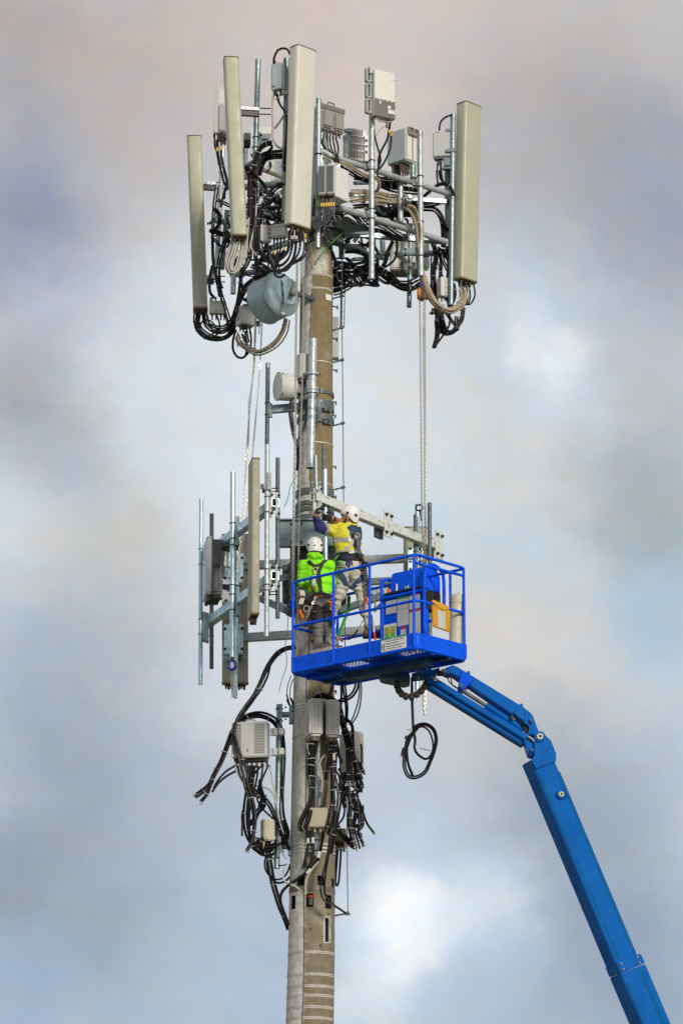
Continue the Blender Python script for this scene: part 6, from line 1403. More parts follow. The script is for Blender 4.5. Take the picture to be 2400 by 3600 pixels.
wear(w2, bv2, c12, [(740, 830), (800, 833)], .012, 'white_label', 'belt_label', off=.03, Yd=Y2)
for pts, ma in (([(500, 975), (560, 900), (590, 870)], 'harness_green'), ([(520, 1050), (580, 980), (640, 950)], 'trouser_black'), ([(545, 1110), (575, 1070), (600, 1050)], 'harness_green')): part(MB().tube(smooth_path([G(x, y, -.14) for x, y in pts], .02), .026, 8, flat=.5), 'webbing', ma, w2)
part(MB().box(G(617, 962, -.17), .05, .02, .035, R(-20)), 'buckle', 'green_bright', w2, .005)
part(MB().torus(G(845, 600, -.17), (.15, 1, 0), .034, .009, 18, 6), 'd_ring', 'steel_hook', w2); part(MB().box(G(835, 570, -.165), .08, .02, .05), 'd_ring_pad', 'bolt', w2, .006)
part(MB().tube(smooth_path([G(848, 640, -.18), G(850, 720, -.18), G(865, 800, -.18), G(880, 860, -.18)], .02), .024, 8, flat=.6), 'lanyard_pack', 'rusty', w2); part(MB().capsule(G(925, 890, -.14), G(930, 940, -.14), .017), 'hook_grip', 'boot', w2)
part(chain_mesh([G(915, 950, -.16), G(935, 1080, -.16), G(965, 1250, -.15), G(990, 1440, -.14)], .034, .02, .009), 'tool_chain', 'cable_grey', w2, kind='stuff'); part(chain_mesh([G(935, 960, -.15), G(955, 1080, -.16), G(985, 1250, -.15), G(1000, 1440, -.14)], .034, .02, .009), 'tool_chain', 'black', w2, kind='stuff')
part(MB().capsule(G(985, 1475, -.14), G(1000, 1540, -.14), .026, .024), 'orange_grip', 'orange', w2); part(MB().tube(smooth_path([G(960, 960, -.12), G(1000, 1020, -.12), G(1010, 1050, -.12)], .02), .02, 6), 'loose_strap', 'harness_black', w2)

# ================================================================== cables
def K(r=.0135, n=1, ties=0, m='cable', **k): return dict(r=r, n=n, ties=ties, material=m, **k)
C_ = bundle
C_('feeder_cables', 'black feeder loops drooping below the far left olive panel', [
    (c3, [(228, 1195), (225, 1260), (250, 1350), (330, 1405), (460, 1412), (560, 1350), (605, 1180), (640, 960), (645, 800)], (1.75, .9), K(.0135, 3, 5)),
    (c3, [(262, 1195), (255, 1270), (290, 1340), (380, 1395), (500, 1400), (580, 1280), (615, 1080), (650, 900)], (1.75, .9), K(.0135, 3, 3)),
    (c3, [(305, 1190), (320, 1280), (380, 1340), (470, 1350), (560, 1290), (600, 1150), (700, 950), (820, 880), (940, 800)], (1.75, .6), K(.0135, 3, 4)),
    (c3, [(332, 1190), (350, 1280), (420, 1310), (500, 1300), (570, 1220), (610, 1100)], (1.75, 1.0), K(.0135, 2, 1)), (c3, [(280, 1300), (270, 1350), (330, 1390), (420, 1340), (380, 1260), (310, 1240), (270, 1290)], 1.6, K(.0135, 1)),
    (c3, [(425, 1200), (450, 1280), (430, 1370), (350, 1400), (280, 1360)], 1.55, K(.0135, 1)), (c3, [(500, 1190), (520, 1290), (470, 1340), (400, 1310)], 1.5, K(.0135, 1))])
C_('feeder_cables', 'black cables running down the pipe beside the far left olive panel', [
    (c3, [(430, 0), (400, 200), (385, 450), (390, 700), (430, 900), (490, 1090), (535, 1230), (560, 1330)], (1.3, 1.2), K(.0135, 3, 4)), (c3, [(520, 30), (480, 130), (470, 200)], 1.2, K(.012, 2, 0)),
    (c3, [(545, 450), (480, 560), (440, 740), (440, 900), (460, 1030)], (.6, 1.4), K(.0135, 3, 3)), (c3, [(385, 740), (360, 850), (360, 980), (400, 1040)], 1.4, K(.0125, 2, 1)), (c3, [(420, 860), (460, 950), (462, 1040)], 1.45, K(.0125, 1, 1)), (c3, [(365, 870), (440, 870), (480, 950)], 1.45, K(.0125, 1, 0))])
C_('feeder_cables', 'black jumpers with yellow sleeves below the slim white antenna', [
    (c1, [(410, 1010), (400, 1000), (405, 930), (425, 930)], .2, K(.013, 1)), (c1, [(425, 1020), (425, 1130), (445, 1250), (480, 1400), (520, 1480)], .0, K(.0135, 2, 1)), (c1, [(460, 1010), (458, 1130), (475, 1250), (510, 1380), (530, 1480)], -.05, K(.0135, 2, 1)),
    (c1, [(405, 960), (405, 1080), (430, 1150), (440, 1250)], .1, K(.012, 1)), (c1, [(428, 1095), (428, 1130)], -.02, K(.019, 1, m='tape_yellow', name='yellow_sleeve')), (c1, [(462, 1080), (464, 1120)], -.07, K(.019, 1, m='tape_yellow', name='yellow_sleeve')), (c1, [(520, 1440), (500, 1500), (495, 1568)], .1, K(.012, 2, 0))])
C_('feeder_cables', 'thick black cable trunk running down behind the left olive panel', [
    (c13, [(770, 405), (690, 415), (600, 480), (545, 600), (515, 720), (490, 900), (480, 1200), (475, 1568)], -.95, K(.0155, 6, 7)), (c13, [(925, 530), (800, 535), (690, 550), (600, 620), (545, 740), (520, 900), (515, 1200), (505, 1568)], (-.8, -.95), K(.0155, 4, 6)),
    (c13, [(925, 600), (800, 605), (680, 640), (620, 760), (600, 850)], -.8, K(.0145, 3, 2)), (c13, [(400, 720), (470, 780), (560, 870), (640, 950), (690, 1030), (680, 1100)], -1.05, K(.0155, 2, 3)), (c13, [(420, 760), (450, 850), (450, 1000), (440, 1200), (450, 1400)], -1.0, K(.015, 2, 0)),
    (c13, [(640, 430), (740, 420), (770, 460), (720, 520), (650, 560)], -.9, K(.0145, 2, 0)), (c3, [(735, 0), (745, 250), (740, 450), (725, 600), (715, 700), (660, 780), (600, 730), (573, 620), (575, 520)], -1.05, K(.015, 2, 4)), (c3, [(760, 0), (765, 250), (775, 500), (790, 650), (810, 800)], -.9, K(.0145, 3, 2)), (c3, [(640, 780), (635, 900), (610, 1100), (570, 1250)], .7, K(.0145, 3, 2))])
C_('feeder_cables', 'black curved cables sweeping out from behind the cream panel', [
    (c13, [(945, 955), (850, 970), (760, 1040), (680, 1150), (610, 1290), (580, 1450), (570, 1568)], -1.2, K(.015, 2, 3)), (c13, [(945, 990), (860, 1010), (770, 1090), (690, 1210), (640, 1330), (620, 1480)], -1.15, K(.015, 2, 2)), (c3, [(800, 280), (795, 450), (820, 600), (880, 680), (970, 680), (1045, 600)], -1.2, K(.0145, 2, 3)),
    (c3, [(820, 300), (810, 460), (830, 640), (900, 715), (980, 710), (1050, 640)], -1.2, K(.0145, 1, 1)), (c13, [(700, 1300), (830, 1290), (900, 1270)], -.9, K(.015, 3, 1)), (c13, [(860, 1470), (870, 1360), (850, 1290)], -1.0, K(.014, 2, 2)), (c13, [(690, 1420), (760, 1460), (840, 1430)], -.9, K(.014, 2, 0)), (c13, [(680, 1400), (720, 1500), (760, 1568)], -.9, K(.014, 2, 1)),
    (c13, [(800, 1190), (870, 1220), (930, 1240)], -.8, K(.014, 3, 1)), (c13, [(740, 660), (760, 720), (720, 790), (690, 800)], -.7, K(.013, 2, 1)), (c13, [(700, 750), (730, 700), (740, 650)], -.75, K(.008, 1, 0, 'wire_yellow')), (c13, [(910, 1280), (900, 1450), (890, 1568)], -1.1, K(.014, 2, 1))])
C_('feeder_cables', 'black loops with coloured collars under the cream panel', [
    (c3, [(1088, 420), (1090, 560), (1060, 640), (980, 700), (900, 690), (830, 620)], -1.5, K(.014, 2, 2)), (c3, [(1117, 420), (1110, 570), (1075, 680), (1000, 740), (930, 700), (905, 600)], -1.52, K(.014, 2, 1)), (c3, [(1155, 420), (1140, 600), (1100, 700), (1010, 770), (940, 740), (915, 640)], -1.54, K(.014, 2, 2)),
    (c3, [(1196, 440), (1185, 600), (1130, 700), (1060, 790), (960, 770), (925, 690)], -1.56, K(.014, 2, 2)), (c3, [(1240, 440), (1240, 600), (1200, 680), (1090, 740), (1000, 800), (940, 750)], -1.58, K(.014, 2, 1)), (c3, [(945, 760), (960, 830), (1010, 850), (1050, 820)], -1.4, K(.0135, 1)), (c3, [(950, 530), (950, 620), (925, 680)], -1.25, K(.013, 2, 1)), (c3, [(975, 530), (980, 620), (960, 700)], -1.25, K(.013, 1, 1)), (c3, [(1010, 520), (1005, 610), (970, 690)], -1.25, K(.013, 1, 0)), (c3, [(910, 560), (905, 640), (930, 740)], -1.2, K(.014, 3, 1)),
    (c3, [(1115, 425), (1115, 440)], -1.53, K(.022, 1, m='hoist_blue', name='collar')), (c3, [(1155, 430), (1154, 445)], -1.55, K(.022, 1, m='tape_red', name='collar')), (c3, [(1195, 448), (1194, 462)], -1.57, K(.022, 1, m='hoist_blue', name='collar')), (c3, [(1240, 450), (1239, 490)], -1.59, K(.021, 1, m='tape_yellow', name='collar')), (c3, [(1155, 470), (1150, 500)], -1.56, K(.018, 1, m='tie', name='collar')), (c3, [(1120, 470), (1117, 500)], -1.54, K(.018, 1, m='tie', name='collar')), (c3, [(1240, 500), (1238, 530)], -1.6, K(.018, 1, m='tie', name='collar')), (c3, [(1045, 575), (1038, 600)], -1.55, K(.021, 1, m='tape_yellow', name='collar')), (c3, [(954, 605), (954, 635)], -1.3, K(.019, 1, m='tape_yellow', name='collar')),
    (c3, [(990, 320), (985, 270), (1000, 220), (1040, 200)], -1.1, K(.013, 2, 1)), (c3, [(1015, 330), (1020, 260), (1040, 230)], -1.1, K(.013, 1, 0))])
C_('tan_cables', 'coiled tan cables hanging under the left olive panel', [
    (c3, [(575, 520), (540, 600), (515, 700), (530, 790), (580, 810), (630, 740), (650, 620), (655, 530)], -1.3, K(.011, 4, 2, 'cable_pale')), (c3, [(620, 530), (600, 620), (560, 720), (560, 790), (610, 790), (660, 700), (690, 600), (690, 530)], -1.32, K(.011, 4, 2, 'cable_pale')), (c3, [(600, 540), (570, 640), (540, 760), (580, 800), (625, 700), (640, 600)], -1.34, K(.011, 3, 1, 'cable_pale')), (c3, [(655, 530), (690, 640), (680, 670), (650, 630)], -1.3, K(.011, 2, 0, 'cable_pale')),
    (c3, [(790, 180), (775, 350), (745, 500), (740, 580), (790, 650)], -1.15, K(.013, 1, 1, 'cable_pale')), (c3, [(720, 300), (710, 450), (700, 560)], -1.2, K(.010, 1, 0, 'cable_pale'))])
C_('earth_cable', 'green and yellow earth wires tied to the pole neck', [(c4, [(350, 485), (280, 550), (200, 630), (140, 710), (130, 740)], (-.5, -.28), K(.009, 1, 0, 'wire_green')), (c4, [(70, 540), (95, 600), (110, 680), (110, 770)], -.35, K(.010, 1, 0, 'wire_yellow')), (c4, [(150, 190), (160, 250), (175, 300)], -1.35, K(.014, 2, 0, 'wire_yellow')), (c4, [(150, 170), (148, 260), (185, 310)], -1.36, K(.010, 1, 0, 'wire_green'))], 'cable')
C_('feeder_cables', 'grey-black jumpers looping from the twin-grille cabinet to the cream panel', [(c14, [(205 + 30 * k, 960 - 6 * k), (185 + 32 * k, 1050), (120 + 30 * k, 1140 + 10 * k), (40 + 10 * k, 1180 + 18 * k)], -1.4, K(.0135, 1, 1, 'cable_grey')) for k in range(6)] + [(c14, [(300, 1080), (240, 1200), (150, 1260), (60, 1220)], -1.38, K(.0135, 2, 1, 'cable_grey')), (c14, [(120, 850), (110, 1000), (100, 1100)], -1.1, K(.014, 4, 1)), (c14, [(360, 980), (350, 1100), (380, 1190)], -1.3, K(.0135, 2, 1, 'cable_grey')), (c14, [(260, 1170), (240, 1300), (270, 1420), (300, 1530)], -.9, K(.014, 3, 2)), (c14, [(90, 1290), (60, 1360), (80, 1420)], -1.2, K(.013, 3, 1)), (c14, [(100, 1420), (40, 1450), (-40, 1500)], -1.0, K(.013, 2, 0))])
C_('feeder_cables', 'grey-black cable run arching over the ribbed plate along the lower right tube', [(c14, [(390, 1190), (420, 1100), (490, 1035), (570, 1020), (670, 1090), (760, 1190), (850, 1270)], (-.9, -.6), K(.0145, 5, 3, 'cable_grey', spread=.045)), (c14, [(850, 1180), (960, 1195), (1080, 1250), (1200, 1330), (1320, 1390), (1370, 1370)], (-.6, .1), K(.0135, 5, 3, 'cable_grey', spread=.04)), (c14, [(850, 1290), (1000, 1300), (1150, 1370), (1300, 1410)], (-.5, .1), K(.0135, 3, 2)), (c14, [(1290, 1210), (1360, 1290), (1370, 1370), (1290, 1400)], .1, K(.012, 1))])
C_('feeder_cables', 'fan of brown-black jumpers dropping from the finned radio', [(c2, [(265 + 22 * k, 775 + 5 * k), (255 + 28 * k + (20 if k == 0 else 0), 850 + 6 * k), (330 + 12 * k, 930), (375 + 5 * k, 985)], -1.1, K(.0135, 1, 2)) for k in range(6)] + [(c2, [(235, 790), (235, 850), (275, 890), (310, 900)], -1.1, K(.0135, 1, 2)), (c14, [(205, 290), (270, 310), (330, 350)], -1.15, K(.012, 3, 0, 'cable_beige')), (c2, [(300, 810), (305, 850), (315, 890)], -1.16, K(.013, 1, 0, 'cable_beige'))])
C_('tan_cables', 'tan cable runs strung between the right frame tubes', [(c14, [(430, 370), (520, 385), (640, 450), (760, 520), (860, 565), (950, 580), (990, 640), (970, 730), (930, 760)], (-1.0, -.5), K(.0125, 3, 3, 'cable_beige')), (c14, [(600, 775), (740, 765), (860, 775), (1000, 790), (1120, 820), (1240, 830)], (-.8, .0), K(.0125, 5, 2, 'cable_beige', spread=.035)), (c14, [(600, 880), (740, 855), (860, 850), (1000, 870), (1120, 890), (1240, 890)], (-.8, .0), K(.0125, 5, 2, 'cable_beige', spread=.035)), (c14, [(640, 890), (720, 880), (800, 905)], -.5, K(.012, 2, 0, 'cable_beige')), (c14, [(930, 930), (1000, 915), (1080, 925)], -.4, K(.02, 2, 0, 'cable_beige'))])
C_('feeder_cables', 'black cable runs threading behind the right frame tubes', [(c14, [(440, 400), (560, 460), (700, 550), (850, 605)], (-.9, -.5), K(.0135, 5, 2, spread=.04)), (c14, [(640, 570), (760, 585), (860, 600)], -.5, K(.0135, 3, 0)), (c14, [(960, 570), (1060, 595), (1180, 610), (1260, 620)], (-.3, .1), K(.0135, 3, 2)), (c14, [(1000, 640), (1150, 700), (1300, 730), (1520, 760)], (-.2, .3), K(.0135, 5, 2, spread=.04)), (c14, [(1010, 640), (1120, 640), (1240, 680), (1330, 700), (1520, 740)], (-.2, .3), K(.0135, 3, 2)),
    (c14, [(640, 960), (800, 950), (960, 960), (1080, 1010), (1180, 1000), (1250, 960)], (-.4, .1), K(.0135, 4, 3)), (c14, [(960, 1060), (1080, 1080), (1200, 1040), (1250, 1000)], .1, K(.0135, 4, 2)), (c14, [(940, 1030), (1060, 1100), (1180, 1100), (1240, 1080)], .2, K(.0135, 2, 1)), (c14, [(1320, 970), (1420, 980), (1520, 960)], .3, K(.0135, 4, 1)), (c4, [(980, 270), (1060, 260), (1130, 240), (1190, 250)], .5, K(.0135, 4, 2)), (c4, [(980, 300), (1070, 310), (1120, 370), (1140, 460), (1140, 600)], .55, K(.0145, 4, 3)), (c4, [(980, 215), (1040, 160), (1110, 110), (1180, 120), (1220, 190)], .35, K(.0145, 2, 2)), (c4, [(1140, 400), (1160, 450), (1190, 470)], .5, K(.014, 2, 0)), (c4, [(1080, 0), (1085, 60), (1090, 120)], .6, K(.012, 2, 1)), (c4, [(1110, 0), (1120, 60), (1150, 100)], .6, K(.013, 2, 0)),
    (c14, [(1170, 1130), (1200, 1090), (1240, 1130), (1240, 1200), (1190, 1200), (1170, 1130)], .3, K(.02, 1)), (c14, [(1340, 1130), (1380, 1160), (1375, 1230), (1340, 1230)], .3, K(.018, 1))])
C_('feeder_cables', 'black Y-shaped jumpers under the square white active antenna', [(c2, [(656, 690), (660, 780), (685, 880), (700, 930), (705, 970), (690, 1020), (680, 1070), (700, 1095), (760, 1095)], -.8, K(.0145, 1, 2)), (c2, [(773, 700), (755, 810), (715, 890), (692, 950), (690, 1040)], -.82, K(.0155, 1, 1)), (c2, [(785, 760), (775, 880), (740, 970), (700, 1030)], -.8, K(.0155, 1, 1)), (c2, [(656, 722), (657, 746)], -.8, K(.02, 1, m='tape_yellow', name='yellow_sleeve')), (c2, [(770, 748), (768, 770)], -.82, K(.02, 1, m='tape_yellow', name='yellow_sleeve')), (c2, [(784, 770), (783, 790)], -.8, K(.019, 1, m='tape_yellow', name='yellow_sleeve')), (c2, [(745, 715), (700, 745), (672, 790)], -.8, K(.006, 1, 0, 'wire_yellow'))])
C_('feeder_cables', 'black arch and grey leads on the small amplifier box', [(c1, [(948, 330), (950, 270), (985, 200), (1035, 183), (1075, 195), (1092, 235)], (-1.3, -1.45), K(.016, 1, 2)), (c1, [(945, 590), (935, 700), (938, 900), (935, 1000), (975, 1080), (1035, 1110)], -1.25, K(.0155, 1, 1, 'cable_pale')), (c1, [(1045, 790), (1000, 860), (955, 920)], -1.2, K(.014, 1, 0, 'cable_pale')), (c1, [(975, 600), (1000, 690), (1055, 780), (1062, 900), (1045, 1080), (1035, 1200), (1035, 1310)], (-1.3, -1.45), K(.016, 2, 5))], 'cables')
C_('feeder_cables', 'black arc and leads around the flat light grey radio', [(c2, [(1135, 750), (1145, 690), (1185, 650), (1240, 635)], .45, K(.015, 1, 2)), (c2, [(1125, 960), (1120, 1060), (1125, 1150)], .5, K(.013, 1, 2)), (c2, [(1145, 980), (1150, 1060), (1165, 1140)], .5, K(.016, 1, 0)), (c2, [(1205, 1040), (1210, 1140)], .5, K(.013, 1, 0))])
C_('feeder_cables', 'plugs and green lead under the pale blue-grey radio', [(c2, [(800 + 22 * k, 1000 - 4 * k), (805 + 20 * k, 1040), (820 + 16 * k, 1085)], -.2, K(.012, 1, 0, 'cable_grey')) for k in range(6)] + [(c2, [(890, 965), (940, 960), (970, 990), (960, 1070)], -.25, K(.007, 1, 0, 'wire_green'))])
C_('tan_cables', 'long tan cable loop sweeping down to the far right panel', [(c4, [(865, 280), (905, 330), (940, 450), (945, 600), (955, 740), (990, 870), (1050, 1000), (1130, 1080), (1210, 1095), (1280, 1040), (1300, 950)], (-.42, .45), K(.0135, 9, 5, 'cable_beige', spread=.052)), (c4, [(870, 270), (925, 310), (965, 400), (965, 600)], (-.15, -.05), K(.0125, 3, 1, 'cable_beige')), (c4, [(1265, 930), (1268, 1020), (1230, 1080)], .5, K(.012, 2, 1, 'cable_pale')), (c4, [(1330, 920), (1330, 990), (1290, 1050)], .5, K(.012, 1, 1, 'cable_pale'))])
C_('feeder_cables', 'black jumpers curling from the plugs of the far right panel', [(c4, [(1270, 890), (1290, 960), (1280, 1040)], .55, K(.013, 2, 2)), (c4, [(1310, 880), (1335, 950), (1330, 1030), (1300, 1050)], .55, K(.013, 2, 1)), (c4, [(1375, 890), (1385, 980), (1350, 1050), (1310, 1050)], .55, K(.0145, 1, 2)), (c4, [(1215, 890), (1225, 980), (1200, 1060)], .6, K(.014, 3, 1)), (c4, [(1285, 1060), (1280, 1150), (1240, 1230), (1190, 1280)], .6, K(.014, 2, 2))])
C_('feeder_cables', 'tangled black cable tail hanging below the right side of the head frame', [(c4, [(985, 545), (1040, 560), (1070, 620), (1080, 700), (1060, 800), (1070, 950), (1085, 1080), (1090, 1240), (1085, 1310), (1062, 1395)], .65, K(.014, 4, 4)), (c4, [(1100, 620), (1120, 720), (1110, 850), (1080, 1000), (1100, 1150), (1130, 1270), (1190, 1280), (1255, 1240)], .7, K(.014, 3, 3)), (c4, [(1160, 600), (1180, 750), (1170, 900), (1180, 1050), (1190, 1200), (1140, 1290), (1062, 1395)], .75, K(.014, 2, 2)), (c4, [(1120, 1110), (1140, 1210), (1180, 1270), (1230, 1240), (1240, 1150)], .65, K(.013, 3, 2)), (c4, [(1150, 1110), (1200, 1180), (1255, 1245)], .62, K(.013, 2, 1)),
    (c4, [(1090, 1080), (1110, 1200), (1150, 1280), (1210, 1260), (1280, 1180), (1295, 1080)], .66, K(.013, 2, 3)), (c4, [(1195, 540), (1180, 640), (1185, 760), (1200, 900)], .6, K(.013, 3, 2)), (c4, [(1105, 720), (1110, 800), (1130, 860)], .6, K(.013, 2, 3)), (c4, [(1100, 1110), (1080, 1200), (1100, 1290)], .6, K(.013, 3, 1)), (c4, [(1140, 620), (1130, 680), (1165, 770), (1190, 800)], .62, K(.012, 2, 1)), (c4, [(1180, 700), (1170, 760)], .6, K(.012, 1, 0, 'wire_green')), (c4, [(1000, 730), (1010, 760), (1000, 790)], .6, K(.008, 1, 0, 'wire_green'))])
C_('feeder_cables', 'mass of black cables slung under the frame behind the pole', [(c4, [(270, 790), (380, 770), (480, 780), (560, 750), (640, 780), (720, 850), (800, 910), (880, 920), (950, 880)], (.3, .9), K(.014, 5, 3, spread=.05)), (c4, [(270, 840), (380, 820), (500, 780), (600, 770), (700, 830), (770, 880), (870, 890), (950, 860)], (.35, .9), K(.014, 4, 2, spread=.05)), (c4, [(360, 640), (440, 640), (510, 660), (550, 700)], .2, K(.014, 3, 1)), (c4, [(270, 960), (340, 940), (410, 900), (420, 870), (360, 840), (280, 850)], .3, K(.014, 4, 1, spread=.045)), (c4, [(270, 910), (330, 900), (380, 870)], .3, K(.014, 4, 0, spread=.05)), (c4, [(270, 730), (340, 720), (430, 740), (560, 720)], .3, K(.014, 5, 1, spread=.06)), (c4, [(370, 690), (420, 740), (470, 800), (530, 860)], .25, K(.014, 2, 1)), (c4, [(430, 840), (520, 800), (600, 830), (680, 880), (720, 880), (750, 850)], .4, K(.011, 2, 1)),
    (c4, [(770, 550), (770, 620), (750, 700), (690, 750), (640, 780)], .7, K(.0145, 2, 3)), (c4, [(740, 560), (700, 640), (690, 700), (660, 760)], .8, K(.014, 3, 1)), (c4, [(600, 480), (600, 600), (620, 660)], .5, K(.013, 1)), (c4, [(200, 500), (230, 580), (270, 660), (290, 720)], -.1, K(.014, 3, 1)), (c4, [(360, 560), (420, 520), (500, 510), (560, 530)], .2, K(.013, 3, 1)), (c4, [(430, 560), (460, 520), (500, 500)], .3, K(.013, 2, 0)), (c4, [(590, 760), (680, 790), (780, 870)], .6, K(.013, 3, 1)), (c4, [(1000, 830), (960, 880), (900, 930), (840, 930)], .8, K(.013, 2, 1))])
C_('feeder_cables', 'black cable sweeping over the big drum dish', [(c3, [(640, 1030), (680, 950), (760, 880), (860, 830), (950, 800)], (.6, -.1), K(.0175, 3, 3)), (c3, [(665, 1050), (700, 1060), (735, 1110)], .6, K(.014, 2, 2)), (c3, [(720, 940), (715, 1000), (690, 1050)], .6, K(.011, 1, 0, 'cable_pale'))])
C_('feeder_cables', 'black loop hanging below the plain grey box left of the drum dish', [(c3, [(600, 1330), (575, 1420), (575, 1520), (620, 1585), (680, 1580), (700, 1500), (680, 1420), (655, 1370)], .7, K(.018, 1, 1)), (c3, [(730, 1340), (740, 1430), (725, 1520), (690, 1570)], .7, K(.015, 1, 2)), (c3, [(695, 1340), (700, 1400), (715, 1450)], .7, K(.014, 2, 1)), (c3, [(615, 1350), (610, 1450), (620, 1490)], .72, K(.010, 1, 0, 'cable_pale'))])
C_('tan_cables', 'tan cables curving from the drum dish to the grey box below', [(c3, [(1065, 1230), (1040, 1340), (980, 1440), (890, 1510), (800, 1540), (740, 1520), (650, 1450), (625, 1390)], (-.1, .7), K(.013, 5, 4, 'cable_beige', spread=.04))])
C_('feeder_cables', 'grey cables looping beside the small white dish to the pole', [(c5, [(430, 540), (385, 620), (390, 720), (410, 850), (440, 950)], -.35, K(.014, 3, 2, 'cable_grey')), (c5, [(480, 570), (500, 640), (500, 740), (470, 830), (440, 900)], -.45, K(.013, 2, 0, 'cable_grey')), (c5, [(440, 950), (442, 1050), (435, 1130)], -.3, K(.012, 2, 0))])
single(MB().tube(smooth_path(cpath(c5, [(435, 1165), (400, 1215), (375, 1280), (365, 1340), (333, 1418)], -.4)), .0065, 6), 'loose_wire', 'wire_green', 'thin green wire dangling left of the pole above the plate', 'wire')
single(MB().tube(smooth_path(cpath(c6, [(950, 1600), (945, 1700), (930, 1830), (920, 1900), (935, 2000), (930, 2080), (890, 2200), (863, 2310)], -.4)), .0055, 6), 'loose_wire', 'wire_yellow', 'thin yellowish wire dangling left of the basket', 'wire')
e_ = C_('feeder_cables', 'thick black cable pair drooping from behind the basket past the perforated unit', [(c8, [(870, 172), (790, 185), (720, 230), (650, 330), (600, 440), (550, 540), (480, 640), (425, 730), (395, 830), (410, 930), (450, 1060), (480, 1160), (490, 1260), (520, 1360), (545, 1480), (548, 1580), (530, 1700), (490, 1780)], (-.2, -.5), K(.020, 2, 6)), (c8, [(672, 310), (650, 400), (600, 500), (530, 600), (460, 690), (415, 760)], -.3, K(.016, 2, 1)), (c8, [(400, 760), (375, 850), (365, 940)], -.45, K(.013, 1, 0))])
C_('feeder_cables', 'black cables arching over the perforated unit to cut ends at far left', [(c8, [(765, 900), (740, 800), (690, 740), (600, 705), (510, 715), (430, 760), (370, 850), (325, 960), (280, 1070), (220, 1180), (190, 1250), (140, 1300), (85, 1340)], (-.05, -.4), K(.0185, 3, 7)), (c8, [(230, 1170), (210, 1250), (180, 1330), (130, 1390)], -.4, K(.016, 2, 2)), (c8, [(400, 1100), (320, 1150), (260, 1220), (225, 1280)], -.3, K(.015, 1, 1)), (c8, [(400, 1145), (320, 1190), (255, 1250), (215, 1310)], -.3, K(.015, 1, 1)), (c8, [(90, 1325), (70, 1345)], -.42, K(.021, 2, 0, 'steel_hook', name='plug', spread=.02)), (c8, [(128, 1385), (120, 1408)], -.42, K(.02, 1, 0, 'steel_hook', name='plug'))])
C_('feeder_cables', 'drooping black cables from the perforated unit looping below the small tan box', [(c8, [(430, 1100), (440, 1160), (480, 1240), (520, 1300)], -.3, K(.017, 2, 1)), (c8, [(520, 1100), (515, 1220), (490, 1340), (475, 1480), (490, 1620), (540, 1710), (640, 1740), (730, 1720), (800, 1660), (795, 1600), (765, 1500), (755, 1300), (768, 1000), (765, 880)], (-.3, .0), K(.017, 3, 6)), (c8, [(545, 1100), (530, 1200), (510, 1350), (500, 1500), (510, 1650), (550, 1720)], -.28, K(.016, 2, 2)), (c8, [(620, 1090), (560, 1150), (520, 1220)], -.25, K(.015, 1, 1)), (c8, [(575, 1100), (570, 1180), (550, 1280), (530, 1400)], -.3, K(.014, 1, 1)), (c8, [(615, 1100), (600, 1200), (570, 1300)], -.3, K(.014, 1, 1)), (c8, [(660, 1095), (620, 1180), (580, 1290), (570, 1370), (620, 1450), (700, 1530), (750, 1640)], -.2, K(.015, 1, 3)), (c8, [(530, 1280), (600, 1340), (660, 1400), (720, 1530), (770, 1660), (830, 1760)], -.18, K(.016, 2, 2)), (c8, [(500, 1690), (540, 1760), (620, 1800)], -.25, K(.017, 2, 1)), (c8, [(395, 1090), (410, 1150), (470, 1250)], -.3, K(.013, 1, 0, 'cable_pale')), (c8, [(490, 1770), (480, 1785)], -.5, K(.02, 2, 0, 'steel_hook', name='plug', spread=.02))])
C_('grey_cable', 'pale grey cables clipped to the left equipment pipe', [(c8, [(525, 1255), (610, 1268), (680, 1300), (715, 1380), (730, 1450), (745, 1560), (740, 1680), (765, 1780)], -.15, K(.012, 1, 2, 'cable_pale')), (c8, [(670, 1100), (690, 1240), (720, 1340), (725, 1400)], -.15, K(.010, 1, 1, 'cable_pale')), (c9, [(270, 300), (265, 400), (300, 480), (335, 530)], -.15, K(.014, 1, 1, 'cable_pale')), (c9, [(345, 590), (310, 660), (298, 730), (330, 790), (420, 825), (490, 880), (527, 925)], (-.2, -.5), K(.014, 1, 0, 'cable_pale'))], 'cable')
C_('feeder_cables', 'black cables trailing from the small tan box back into the pole', [(c9, [(125, 340), (130, 450), (150, 600), (185, 780), (220, 900), (270, 1060), (320, 1180), (365, 1310)], (-.15, .05), K(.019, 2, 3)), (c9, [(0, 335), (60, 375), (150, 392), (240, 370), (320, 320), (350, 260), (330, 200), (290, 120)], -.05, K(.018, 2, 2)), (c9, [(0, 410), (60, 460), (130, 475), (200, 450)], -.05, K(.018, 2, 1)), (c9, [(110, 500), (95, 590), (120, 680), (200, 755), (290, 745), (350, 670), (375, 590)], -.05, K(.015, 1, 2)), (c9, [(130, 500), (125, 620), (170, 740), (230, 795), (310, 785), (375, 730)], -.05, K(.015, 1, 1)), (c9, [(330, 320), (355, 380), (375, 420)], 0, K(.019, 2, 0)), (c9, [(150, 470), (175, 510), (200, 540)], -.1, K(.008, 1, 0)), (c9, [(250, 600), (290, 605), (335, 590)], -.1, K(.008, 1, 0))])
